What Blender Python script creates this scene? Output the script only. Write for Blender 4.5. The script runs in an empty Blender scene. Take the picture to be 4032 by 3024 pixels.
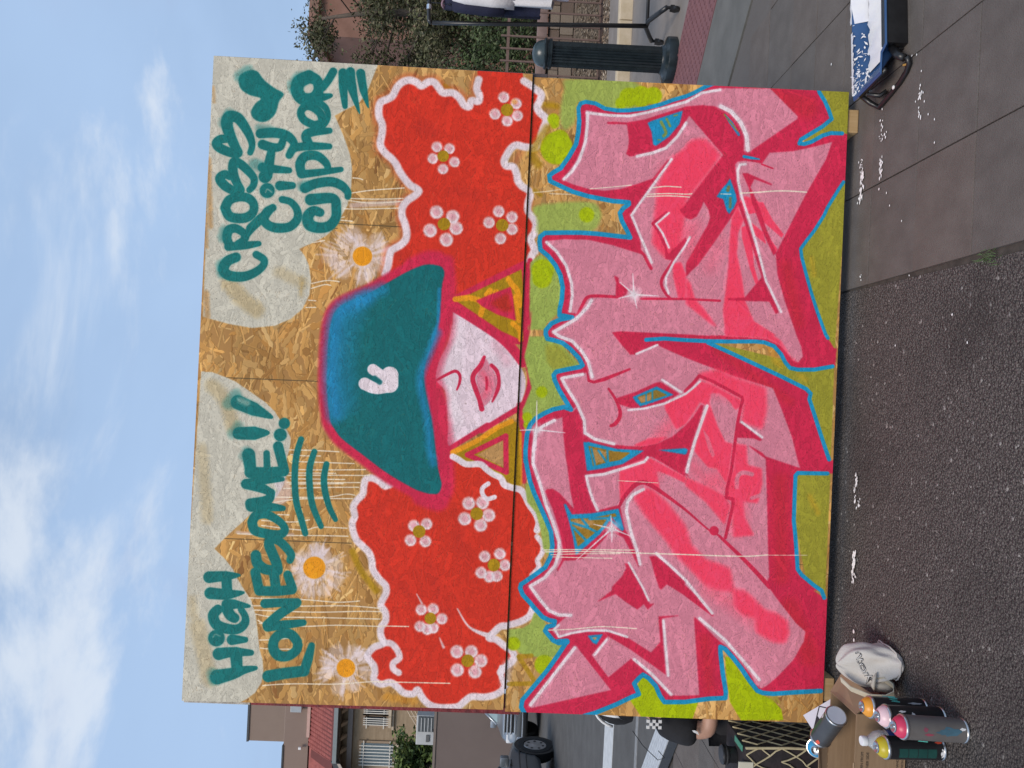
import bpy, bmesh, math, random
import numpy as np
from mathutils import Vector, Matrix
from mathutils.bvhtree import BVHTree

S = bpy.context.scene
COL = S.collection
R = math.radians
random.seed(7)

# ================================================================= camera (phone held on its side: world up is picture left)
cam = bpy.data.cameras.new('camera'); camo = bpy.data.objects.new('camera', cam); COL.objects.link(camo)
cam.sensor_fit = 'HORIZONTAL'; cam.sensor_width = 36.0; cam.lens = 27.03
cam.clip_start = 0.05; cam.clip_end = 3000
yaw, pitch, roll = 0.00791954, 0.02217557, 0.04646957
fw = Vector((math.sin(yaw)*math.cos(pitch), math.cos(yaw)*math.cos(pitch), -math.sin(pitch)))
hx = Vector((math.cos(yaw), -math.sin(yaw), 0)); hz = hx.cross(fw)
rt = hx*math.cos(roll)+hz*math.sin(roll); up = hz*math.cos(roll)-hx*math.sin(roll)
m = Matrix((-up, rt, -fw)).transposed().to_4x4(); m.translation = (0, 0, 1.3675)
camo.matrix_world = m
S.camera = camo

# ================================================================= sky, sun, exposure
SUN_EL, SUN_AZ = R(46), R(197)          # high, behind the photographer's right shoulder
w = bpy.data.worlds.new('World'); S.world = w; w.use_nodes = True
nt = w.node_tree; nt.nodes.clear()
def N(t, **k):
    n = nt.nodes.new(t)
    for a, b in k.items(): setattr(n, a, b)
    return n
def lk(a, b): nt.links.new(a, b)
out = N('ShaderNodeOutputWorld'); bg = N('ShaderNodeBackground'); bg.inputs['Strength'].default_value = 0.062
lk(bg.outputs[0], out.inputs[0])
sky = N('ShaderNodeTexSky', sky_type='NISHITA', sun_disc=False, sun_elevation=SUN_EL, sun_rotation=SUN_AZ)
sky.air_density = 1.0; sky.dust_density = 1.5; sky.ozone_density = 1.0
tc = N('ShaderNodeTexCoord'); sep = N('ShaderNodeSeparateXYZ'); lk(tc.outputs['Generated'], sep.inputs[0])
zz = N('ShaderNodeMath', operation='MAXIMUM'); lk(sep.outputs['Z'], zz.inputs[0]); zz.inputs[1].default_value = 0.0
za = N('ShaderNodeMath', operation='ADD'); lk(zz.outputs[0], za.inputs[0]); za.inputs[1].default_value = 0.22
dv = N('ShaderNodeVectorMath', operation='DIVIDE'); lk(tc.outputs['Generated'], dv.inputs[0])
cmb = N('ShaderNodeCombineXYZ'); [lk(za.outputs[0], cmb.inputs[i]) for i in range(3)]; lk(cmb.outputs[0], dv.inputs[1])
def cloud(scale, det, lo, hi, off, rough=.55):
    mp = N('ShaderNodeMapping'); lk(dv.outputs[0], mp.inputs['Vector'])
    mp.inputs['Scale'].default_value = (scale, scale*1.25, scale*.35); mp.inputs['Location'].default_value = off
    n = N('ShaderNodeTexNoise'); n.inputs['Scale'].default_value = 1; n.inputs['Detail'].default_value = det; n.inputs['Roughness'].default_value = rough
    n.inputs['Distortion'].default_value = .35
    lk(mp.outputs[0], n.inputs['Vector'])
    r = N('ShaderNodeMapRange', interpolation_type='SMOOTHSTEP'); r.inputs[1].default_value = lo; r.inputs[2].default_value = hi
    lk(n.outputs['Fac'], r.inputs[0]); return r.outputs[0]
veil = cloud(.8, 5, .22, .66, (3.1, 1.7, .4))
puff = cloud(1.5, 7, .50, .66, (7.3, 2.2, 1.4), .6)
grey = cloud(1.15, 6, .54, .74, (1.9, 9.4, 2.4), .55)
def mix(a, b, f):
    n = N('ShaderNodeMix', data_type='RGBA'); n.clamp_factor = True
    for s, v in ((6, a), (7, b)):
        if isinstance(v, tuple): n.inputs[s].default_value = v
        else: lk(v, n.inputs[s])
    lk(f, n.inputs[0]); return n.outputs[2]
def gain(f, k):
    n = N('ShaderNodeMath', operation='MULTIPLY'); lk(f, n.inputs[0]); n.inputs[1].default_value = k; return n.outputs[0]
base = mix(sky.outputs[0], (4.4, 6.0, 8.5, 1), gain(veil, .9))
base2 = N('ShaderNodeMix', data_type='RGBA'); base2.inputs[0].default_value = .6
lk(base, base2.inputs[6]); base2.inputs[7].default_value = (4.2, 5.9, 8.6, 1)
c1 = mix(base2.outputs[2], (7.3, 8.0, 9.0, 1), gain(puff, .8))
c2 = mix(c1, (3.9, 4.6, 6.7, 1), gain(grey, .75))
lk(c2, bg.inputs['Color'])

sl = bpy.data.lights.new('sun', 'SUN'); slo = bpy.data.objects.new('sun', sl); COL.objects.link(slo)
sl.energy = 1.5; sl.angle = R(24); sl.color = (1.0, .90, .79)
sd = Vector((math.sin(SUN_AZ)*math.cos(SUN_EL), math.cos(SUN_AZ)*math.cos(SUN_EL), math.sin(SUN_EL)))
slo.rotation_euler = sd.to_track_quat('Z', 'Y').to_euler(); slo.location = (0, -5, 12)
S.view_settings.view_transform = 'Standard'; S.view_settings.look = 'None'
S.view_settings.exposure = 0.72; S.view_settings.gamma = 1.0; S.view_settings.use_curve_mapping = False
S.render.engine = 'CYCLES'
S.cycles.max_bounces = 6; S.cycles.use_denoising = True

# ================================================================= helpers
ORG = {}
def sr(r, g, b):
    f = lambda c: (c/12.92 if c <= .04045 else ((c+.055)/1.055)**2.4)
    return tuple(f(c/255) for c in (r, g, b))+(1,)
def tag(o, label=None, cat=None, group=None, kind=None):
    if label: o['label'] = label
    if cat: o['category'] = cat
    if group: o['group'] = group
    if kind: o['kind'] = kind
    return o
def thing(name, loc, label, cat, group=None):
    o = bpy.data.objects.new(name, None); COL.objects.link(o); o.location = loc; o.empty_display_size = .1
    ORG[o.name] = Vector(loc); return tag(o, label, cat, group)
def mesh(name, vs, fs, mat, smooth=False, org=(0, 0, 0)):
    me = bpy.data.meshes.new(name)
    o = Vector(org)
    me.from_pydata([tuple(Vector(v)-o) for v in vs], [], fs)
    if isinstance(mat, (list, tuple)):
        for q in mat: me.materials.append(q)
    else: me.materials.append(mat)
    if smooth: me.polygons.foreach_set('use_smooth', [True]*len(me.polygons))
    me.update(); return me
def put(name, me, parent=None, org=None):
    o = bpy.data.objects.new(name, me); COL.objects.link(o)
    if parent is not None:
        o.parent = parent; ORG[o.name] = ORG[parent.name]
    else:
        o.location = org or (0, 0, 0); ORG[o.name] = Vector(o.location)
    return o
class MB:
    """collects shapes in world coordinates, builds one mesh object"""
    def __init__(s): s.v, s.f, s.mi = [], [], []
    def add(s, vs, fs, mi=0):
        n = len(s.v); s.v += [tuple(v) for v in vs]; s.f += [tuple(i+n for i in f) for f in fs]; s.mi += [mi]*len(fs); return s
    def box(s, x0, x1, y0, y1, z0, z1, mi=0, M=None):
        vs = [Vector(p) for p in ((x0, y0, z0), (x1, y0, z0), (x1, y1, z0), (x0, y1, z0), (x0, y0, z1), (x1, y0, z1), (x1, y1, z1), (x0, y1, z1))]
        if M: vs = [M @ v for v in vs]
        return s.add(vs, [(0, 3, 2, 1), (4, 5, 6, 7), (0, 1, 5, 4), (1, 2, 6, 5), (2, 3, 7, 6), (3, 0, 4, 7)], mi)
    def bbox(s, x0, x1, y0, y1, z0, z1, b=.004, mi=0, M=None):
        """box with chamfered edges"""
        bm = bmesh.new(); bmesh.ops.create_cube(bm, size=1)
        for v in bm.verts: v.co = Vector(((x0+x1)/2+v.co.x*(x1-x0), (y0+y1)/2+v.co.y*(y1-y0), (z0+z1)/2+v.co.z*(z1-z0)))
        bmesh.ops.bevel(bm, geom=bm.edges[:], offset=b, segments=2, profile=.6, affect='EDGES')
        vs = [v.co.copy() for v in bm.verts]; fs = [[v.index for v in f.verts] for f in bm.faces]; bm.free()
        if M: vs = [M @ v for v in vs]
        return s.add(vs, fs, mi)
    def lathe(s, prof, n=24, M=None, mi=0, caps=True, flute=None):
        vs, fs = [], []
        for r, z in prof:
            for i in range(n):
                a = 2*math.pi*i/n; rr = r
                if flute and r > flute[0]: rr = r-(flute[1] if i % 2 else 0)
                vs.append(Vector((rr*math.cos(a), rr*math.sin(a), z)))
        for j in range(len(prof)-1):
            for i in range(n):
                k = (i+1) % n; fs.append((j*n+i, j*n+k, (j+1)*n+k, (j+1)*n+i))
        if caps: fs.append(tuple(range(n-1, -1, -1))); fs.append(tuple(range((len(prof)-1)*n, len(prof)*n)))
        if M: vs = [M @ v for v in vs]
        return s.add(vs, fs, mi)
    def tube(s, path, r, n=8, mi=0, closed=False):
        p = [Vector(q) for q in path]; rs = r if isinstance(r, (list, tuple)) else [r]*len(p)
        vs, fs = [], []; ref = None
        for i, q in enumerate(p):
            if closed: d = p[(i+1) % len(p)]-p[i-1]
            else: d = p[min(i+1, len(p)-1)]-p[max(i-1, 0)]
            d.normalize()
            if ref is None: ref = Vector((0, 0, 1)) if abs(d.z) < .9 else Vector((1, 0, 0))
            a = d.cross(ref).normalized(); b = a.cross(d).normalized(); ref = b
            for k in range(n):
                t = 2*math.pi*k/n; vs.append(q+a*math.cos(t)*rs[i]+b*math.sin(t)*rs[i])
        L = len(p)
        for i in range(L if closed else L-1):
            j = (i+1) % L
            for k in range(n):
                l = (k+1) % n; fs.append((i*n+k, i*n+l, j*n+l, j*n+k))
        if not closed: fs.append(tuple(range(n-1, -1, -1))); fs.append(tuple(range((L-1)*n, L*n)))
        return s.add(vs, fs, mi)
    def prism(s, poly, off, mi=0):
        """polygon (3-D points) extruded by vector off"""
        a = [Vector(p) for p in poly]; o = Vector(off); b = [p+o for p in a]; n = len(a)
        return s.add(a+b, [tuple(range(n-1, -1, -1)), tuple(range(n, 2*n))]+[(i, (i+1) % n, n+(i+1) % n, n+i) for i in range(n)], mi)
    def build(s, name, mat, parent=None, smooth=False, org=None, auto=None):
        o0 = ORG[parent.name] if parent is not None else Vector(org or (0, 0, 0))
        me = mesh(name, s.v, s.f, mat, smooth, o0)
        if any(s.mi): me.polygons.foreach_set('material_index', s.mi)
        bm = bmesh.new(); bm.from_mesh(me); bmesh.ops.recalc_face_normals(bm, faces=bm.faces[:])
        if auto is not None:
            for e in bm.edges: e.smooth = len(e.link_faces) == 2 and e.calc_face_angle(0) < R(auto)
            for f in bm.faces: f.smooth = True
        bm.to_mesh(me); bm.free()
        return put(name, me, parent, org)
def AX(loc, z, x=None):
    """frame with its Z along z at loc"""
    z = Vector(z).normalized(); x = Vector(x or ((1, 0, 0) if abs(z.x) < .9 else (0, 1, 0)))
    y = z.cross(x).normalized(); x = y.cross(z)
    q = Matrix((x, y, z)).transposed().to_4x4(); q.translation = loc; return q

# ---- materials
def mat(name, c, rough=.6, metal=0.0, c2=None, scale=8, bump=0, bscale=None, det=5, spec=.5, lo=.35, hi=.65, coord='Object', stretch=None, trans=0, alpha=1, emis=None):
    M = bpy.data.materials.new(name); M.use_nodes = True; t = M.node_tree; b = t.nodes['Principled BSDF']
    c = c if len(c) == 4 else tuple(c)+(1,)
    b.inputs['Base Color'].default_value = c; b.inputs['Roughness'].default_value = rough; b.inputs['Metallic'].default_value = metal
    b.inputs['Specular IOR Level'].default_value = spec
    if trans: b.inputs['Transmission Weight'].default_value = trans; b.inputs['IOR'].default_value = 1.4
    if alpha < 1: b.inputs['Alpha'].default_value = alpha
    if c2 is None: c2 = tuple(min(1, x*1.12) for x in c[:3])
    co = t.nodes.new('ShaderNodeTexCoord'); src = co.outputs[coord]
    if stretch:
        mp = t.nodes.new('ShaderNodeMapping'); mp.inputs['Scale'].default_value = stretch; t.links.new(src, mp.inputs[0]); src = mp.outputs[0]
    n = t.nodes.new('ShaderNodeTexNoise'); n.inputs['Scale'].default_value = scale; n.inputs['Detail'].default_value = det; n.inputs['Roughness'].default_value = .6
    t.links.new(src, n.inputs['Vector'])
    r = t.nodes.new('ShaderNodeMapRange'); r.inputs[1].default_value = lo; r.inputs[2].default_value = hi; t.links.new(n.outputs['Fac'], r.inputs[0])
    mx = t.nodes.new('ShaderNodeMix'); mx.data_type = 'RGBA'; mx.inputs[6].default_value = c; mx.inputs[7].default_value = tuple(c2[:3])+(1,)
    t.links.new(r.outputs[0], mx.inputs[0]); t.links.new(mx.outputs[2], b.inputs['Base Color'])
    if bump:
        n2 = t.nodes.new('ShaderNodeTexNoise'); n2.inputs['Scale'].default_value = bscale or scale*4; n2.inputs['Detail'].default_value = 4
        t.links.new(src, n2.inputs['Vector'])
        bp = t.nodes.new('ShaderNodeBump'); bp.inputs['Strength'].default_value = bump; bp.inputs['Distance'].default_value = .01
        t.links.new(n2.outputs['Fac'], bp.inputs['Height']); t.links.new(bp.outputs[0], b.inputs['Normal'])
    return M
def asphalt_mat(name, dark, light, speck, size):
    M = bpy.data.materials.new(name); M.use_nodes = True; t = M.node_tree; b = t.nodes['Principled BSDF']; b.inputs['Roughness'].default_value = .88
    b.inputs['Specular IOR Level'].default_value = .3
    co = t.nodes.new('ShaderNodeTexCoord'); ob = co.outputs['Object']
    def nz(s, d=3): 
        n = t.nodes.new('ShaderNodeTexNoise'); n.inputs['Scale'].default_value = s; n.inputs['Detail'].default_value = d; t.links.new(ob, n.inputs['Vector']); return n.outputs['Fac']
    def rg(x, a, b2):
        r = t.nodes.new('ShaderNodeMapRange'); r.inputs[1].default_value = a; r.inputs[2].default_value = b2; t.links.new(x, r.inputs[0]); return r.outputs[0]
    def mx(a, c, f):
        m_ = t.nodes.new('ShaderNodeMix'); m_.data_type = 'RGBA'
        for s, v in ((6, a), (7, c)):
            if isinstance(v, tuple): m_.inputs[s].default_value = v
            else: t.links.new(v, m_.inputs[s])
        t.links.new(f, m_.inputs[0]); return m_.outputs[2]
    vo = t.nodes.new('ShaderNodeTexVoronoi'); vo.inputs['Scale'].default_value = size; vo.inputs['Randomness'].default_value = 1; t.links.new(ob, vo.inputs['Vector'])
    wn = t.nodes.new('ShaderNodeSeparateColor'); t.links.new(vo.outputs['Color'], wn.inputs[0])
    stone = rg(vo.outputs['Distance'], .70, .22)
    hue = mx(dark, light, rg(wn.outputs[0], .15, .95))
    cc = mx(dark, hue, stone)
    cc = mx(cc, mx(dark, light, rg(nz(260, 2), .40, .62)), rg(nz(160, 1), .44, .56))
    cc = mx(cc, speck, rg(wn.outputs[1], .988, .995))
    cc = mx(cc, tuple(x*.62 for x in dark[:3])+(1,), rg(nz(1.3, 5), .5, .8))
    cc = mx(cc, tuple(x*1.15 for x in light[:3])+(1,), rg(nz(.7, 4), .62, 1.0))
    t.links.new(cc, b.inputs['Base Color'])
    bp = t.nodes.new('ShaderNodeBump'); bp.inputs['Strength'].default_value = .9; bp.inputs['Distance'].default_value = .006
    t.links.new(stone, bp.inputs['Height']); t.links.new(bp.outputs[0], b.inputs['Normal'])
    return M

PAINT_GAIN = (1.25, 1.22, 1.15)

SEAM = 1.2145
# ---------------------------------------------------------------- painted boards (numpy rasteriser, board millimetres)
PX = 1.6                                     # millimetres per texture pixel
TW, TH = 1525, 1525
def smooth_line(p, r, closed):
    n = len(p)
    if n < 3: return p, r
    q, rr = [], []
    rng = range(n if closed else n-1)
    for i in rng:
        p0 = p[(i-1) % n] if (closed or i > 0) else p[0]
        p1, p2 = p[i], p[(i+1) % n]
        p3 = p[(i+2) % n] if (closed or i+2 < n) else p[n-1]
        k = 5
        for j in range(k):
            t = j/k
            q.append(0.5*((2*p1)+(p2-p0)*t+(2*p0-5*p1+4*p2-p3)*t*t+(3*p1-p0-3*p2+p3)*t**3))
            rr.append(r[i]*(1-t)+r[(i+1) % n]*t)
    if not closed:
        q.append(p[-1]); rr.append(r[-1])
    return np.array(q), np.array(rr)
def stroke_alpha(pts, rad, soft, smooth, closed):
    p = np.array(pts, float)/PX
    r = np.array(rad, float)/PX
    if len(r) != len(p):
        r = np.interp(np.linspace(0, 1, len(p)), np.linspace(0, 1, len(r)), r) if len(r) > 1 else np.full(len(p), r[0])
    s = max(soft/PX, 1.2)
    if smooth: p, r = smooth_line(p, r, closed)
    if closed: p = np.vstack([p, p[:1]]); r = np.append(r, r[0])
    if len(p) == 1: p = np.vstack([p, p+0.01]); r = np.append(r, r[0])
    m = r.max()+s+2
    x0, y0 = np.maximum(np.floor(p.min(0)-m).astype(int), 0)
    x1, y1 = np.ceil(p.max(0)+m).astype(int)
    x1, y1 = min(x1, TW), min(y1, TH)
    if x1 <= x0 or y1 <= y0: return None
    al = np.zeros((y1-y0, x1-x0), np.float32)
    for i in range(len(p)-1):
        a, b = p[i], p[i+1]
        mm = max(r[i], r[i+1])+s+1
        ux0 = max(int(min(a[0], b[0])-mm), x0); ux1 = min(int(max(a[0], b[0])+mm)+1, x1)
        uy0 = max(int(min(a[1], b[1])-mm), y0); uy1 = min(int(max(a[1], b[1])+mm)+1, y1)
        if ux1 <= ux0 or uy1 <= uy0: continue
        X = np.arange(ux0, ux1, dtype=np.float32)[None]+.5-a[0]
        Y = np.arange(uy0, uy1, dtype=np.float32)[:, None]+.5-a[1]
        d = b-a; L2 = d@d+1e-9
        t = np.clip((X*d[0]+Y*d[1])/L2, 0, 1)
        dist = np.sqrt((X-t*d[0])**2+(Y-t*d[1])**2)-(r[i]+t*(r[i+1]-r[i]))
        v = np.clip(.5-dist/s, 0, 1)
        sub = al[uy0-y0:uy1-y0, ux0-x0:ux1-x0]
        np.maximum(sub, v, out=sub)
    al = al*al*(3-2*al)
    return x0, y0, al
def box_blur(a, k, ax):
    n = 2*k+1
    pad = [(0, 0), (0, 0)]; pad[ax] = (k+1, k)
    c = np.cumsum(np.pad(a, pad), axis=ax)
    if ax == 0: return (c[n:]-c[:-n])/n
    return (c[:, n:]-c[:, :-n])/n
def poly_alpha(pts, soft, smooth):
    p = np.array(pts, float)/PX
    if smooth: p, _ = smooth_line(p, np.ones(len(p)), True)
    k = max(1, int(round(soft/PX/4)))
    m = 2*k+4
    x0, y0 = np.floor(p.min(0)-m).astype(int); x1, y1 = np.ceil(p.max(0)+m).astype(int)
    w, h = x1-x0, y1-y0
    T = np.zeros((h, w+1), np.int32)
    for i in range(len(p)):
        a, b = p[i], p[(i+1) % len(p)]
        if abs(a[1]-b[1]) < 1e-6: continue
        lo, hi = (a, b) if a[1] < b[1] else (b, a)
        ys = np.arange(int(np.ceil(lo[1]-.5)), int(np.ceil(hi[1]-.5)))
        if len(ys) == 0: continue
        xs = lo[0]+(ys+.5-lo[1])*(hi[0]-lo[0])/(hi[1]-lo[1])
        np.add.at(T, (ys-y0, np.clip(np.ceil(xs-.5).astype(int)-x0, 0, w)), 1)
    al = (np.cumsum(T, 1)[:, :w] % 2).astype(np.float32)
    for _ in range(2): al = box_blur(box_blur(al, k, 0), k, 1)
    sx0, sy0, sx1, sy1 = max(x0, 0), max(y0, 0), min(x1, TW), min(y1, TH)
    if sx1 <= sx0 or sy1 <= sy0: return None
    return sx0, sy0, al[sy0-y0:sy1-y0, sx0-x0:sx1-x0]
def noise2(w, h, cell, rng):
    gw, gh = int(w/cell)+3, int(h/cell)+3
    g = rng.random((gh, gw)).astype(np.float32)
    X = np.arange(w)/cell; Y = np.arange(h)/cell
    xi, yi = X.astype(int), Y.astype(int); fx, fy = (X-xi)[None], (Y-yi)[:, None]
    fx, fy = fx*fx*(3-2*fx), fy*fy*(3-2*fy)
    return ((g[yi][:, xi]*(1-fx)+g[yi][:, xi+1]*fx)*(1-fy)+(g[yi+1][:, xi]*(1-fx)+g[yi+1][:, xi+1]*fx)*fy).astype(np.float32)
def strand_board(rng):
    """oriented strand board: thousands of pressed wood flakes; returns colour and relief"""
    col = np.empty((TH, TW, 3), np.float32); col[:] = (160, 120, 72)
    hgt = np.zeros((TH, TW), np.float32)
    pal = np.array([(182, 140, 84), (174, 130, 74), (194, 153, 96), (158, 114, 62), (180, 136, 78), (188, 146, 88), (168, 122, 66), (204, 166, 110), (142, 98, 54)], np.float32)
    wts = np.array([.2, .18, .13, .09, .15, .1, .09, .04, .02]); wts = wts/wts.sum()
    N = 11500
    cx, cy = rng.random(N)*TW, rng.random(N)*TH
    ln = (30+rng.random(N)**1.4*95)/PX; wd = (5+rng.random(N)**2*22)/PX
    ang = rng.normal(0, .42, N)+np.where(rng.random(N) < .16, rng.random(N)*3.14, 0)
    ci = rng.choice(len(pal), N, p=wts); br = rng.normal(1, .07, N); hh = rng.random(N)
    for i in range(N):
        c, s = np.cos(ang[i]), np.sin(ang[i])
        a, b = ln[i]/2, wd[i]/2
        ex, ey = abs(c)*a+abs(s)*b+1, abs(s)*a+abs(c)*b+1
        x0, x1 = max(int(cx[i]-ex), 0), min(int(cx[i]+ex)+1, TW)
        y0, y1 = max(int(cy[i]-ey), 0), min(int(cy[i]+ey)+1, TH)
        if x1-x0 < 2 or y1-y0 < 2: continue
        X = np.arange(x0, x1, dtype=np.float32)[None]-cx[i]; Y = np.arange(y0, y1, dtype=np.float32)[:, None]-cy[i]
        u, v = X*c+Y*s, -X*s+Y*c
        wob = b*(1+.18*np.sin(u*.35+i))-np.maximum(np.abs(u)-a*.8, 0)*.6
        e = np.minimum(a-np.abs(u), wob-np.abs(v))
        m = e > 0
        if not m.any(): continue
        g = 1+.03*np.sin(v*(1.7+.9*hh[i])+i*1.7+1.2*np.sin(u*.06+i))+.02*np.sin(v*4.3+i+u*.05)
        sh = g*br[i]*np.where((e < 1.1) & (v > 0), .86, 1.0)*np.where((e < 1.0) & (v < 0), 1.05, 1.0)  # one flake edge darker, the other lighter: relief shading put into the colour
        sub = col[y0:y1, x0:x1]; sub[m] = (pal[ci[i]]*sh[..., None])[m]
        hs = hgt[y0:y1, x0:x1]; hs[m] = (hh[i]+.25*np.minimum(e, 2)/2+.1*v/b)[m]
    return col, hgt
def paint_boards(layers, seed=4):
    rng = np.random.default_rng(seed)
    col, hgt = strand_board(rng)
    gy, gx = np.gradient(hgt)
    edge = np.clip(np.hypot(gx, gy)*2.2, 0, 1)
    fine = np.where(rng.random((TH, TW)) < .035, 1, 0).astype(np.float32)
    fine = np.maximum(fine, np.maximum(np.roll(fine, 1, 1), np.roll(fine, 2, 1)*(rng.random((TH, TW)) < .6)))
    nz = .5*noise2(TW, TH, 4, rng)+.3*noise2(TW, TH, 14, rng)+.2*noise2(TW, TH, 60, rng)
    grain = np.clip(.55*nz+.45*(.5+.5*(hgt-hgt.mean()))-.25*edge, 0, 1)
    cov = np.zeros((TH, TW), np.float32)
    warm = noise2(TW, TH, 130, rng)[..., None]
    col *= .93+.14*warm
    for kind, rgb, rad, soft, smooth, a, g, closed, pts in layers:
        res = poly_alpha(pts, soft, smooth) if kind[0] == 'f' else stroke_alpha(pts, rad, soft, smooth, closed)
        if res is None: continue
        x0, y0, al = res
        y1, x1 = y0+al.shape[0], x0+al.shape[1]
        if g > 0:
            gr = grain[y0:y1, x0:x1]
            al = np.clip(al*(1+g)-g*1.6*(1-gr)*(1.25-al*.6), 0, 1)
        al = (al*a)[..., None]
        c = np.array(rgb, np.float32)
        sub = col[y0:y1, x0:x1]
        sub += (c*(1+.06*(nz[y0:y1, x0:x1, None]-.5))-sub)*al
        cs = cov[y0:y1, x0:x1]; np.maximum(cs, al[..., 0], out=cs)
    # flakes telegraph through the paint: painted-in relief shading, fine dark breaks, slight tone shifts
    slope_shade = np.clip(-gy*2.0, -1, 1)
    tone = 1+.07*(hgt-hgt.mean())*cov+.10*slope_shade*cov-.07*edge*cov-.20*fine*cov*(nz > .45)+.10*(nz-.5)*cov
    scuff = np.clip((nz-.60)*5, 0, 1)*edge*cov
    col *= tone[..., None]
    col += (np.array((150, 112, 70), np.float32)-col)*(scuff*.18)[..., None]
    # nail heads
    for x in (300, 912, 1525, 2130):
        for y in np.arange(60, 2440, 305):
            xx, yy = int((x+rng.normal(0, 6))/PX), int((y+rng.normal(0, 10))/PX)
            if xx < TW-4 and yy < TH-4: col[yy:yy+2, xx:xx+2] *= .62
    return np.clip(col, 0, 255)/255, np.clip(hgt*.6+.2*nz, 0, 1)
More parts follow.
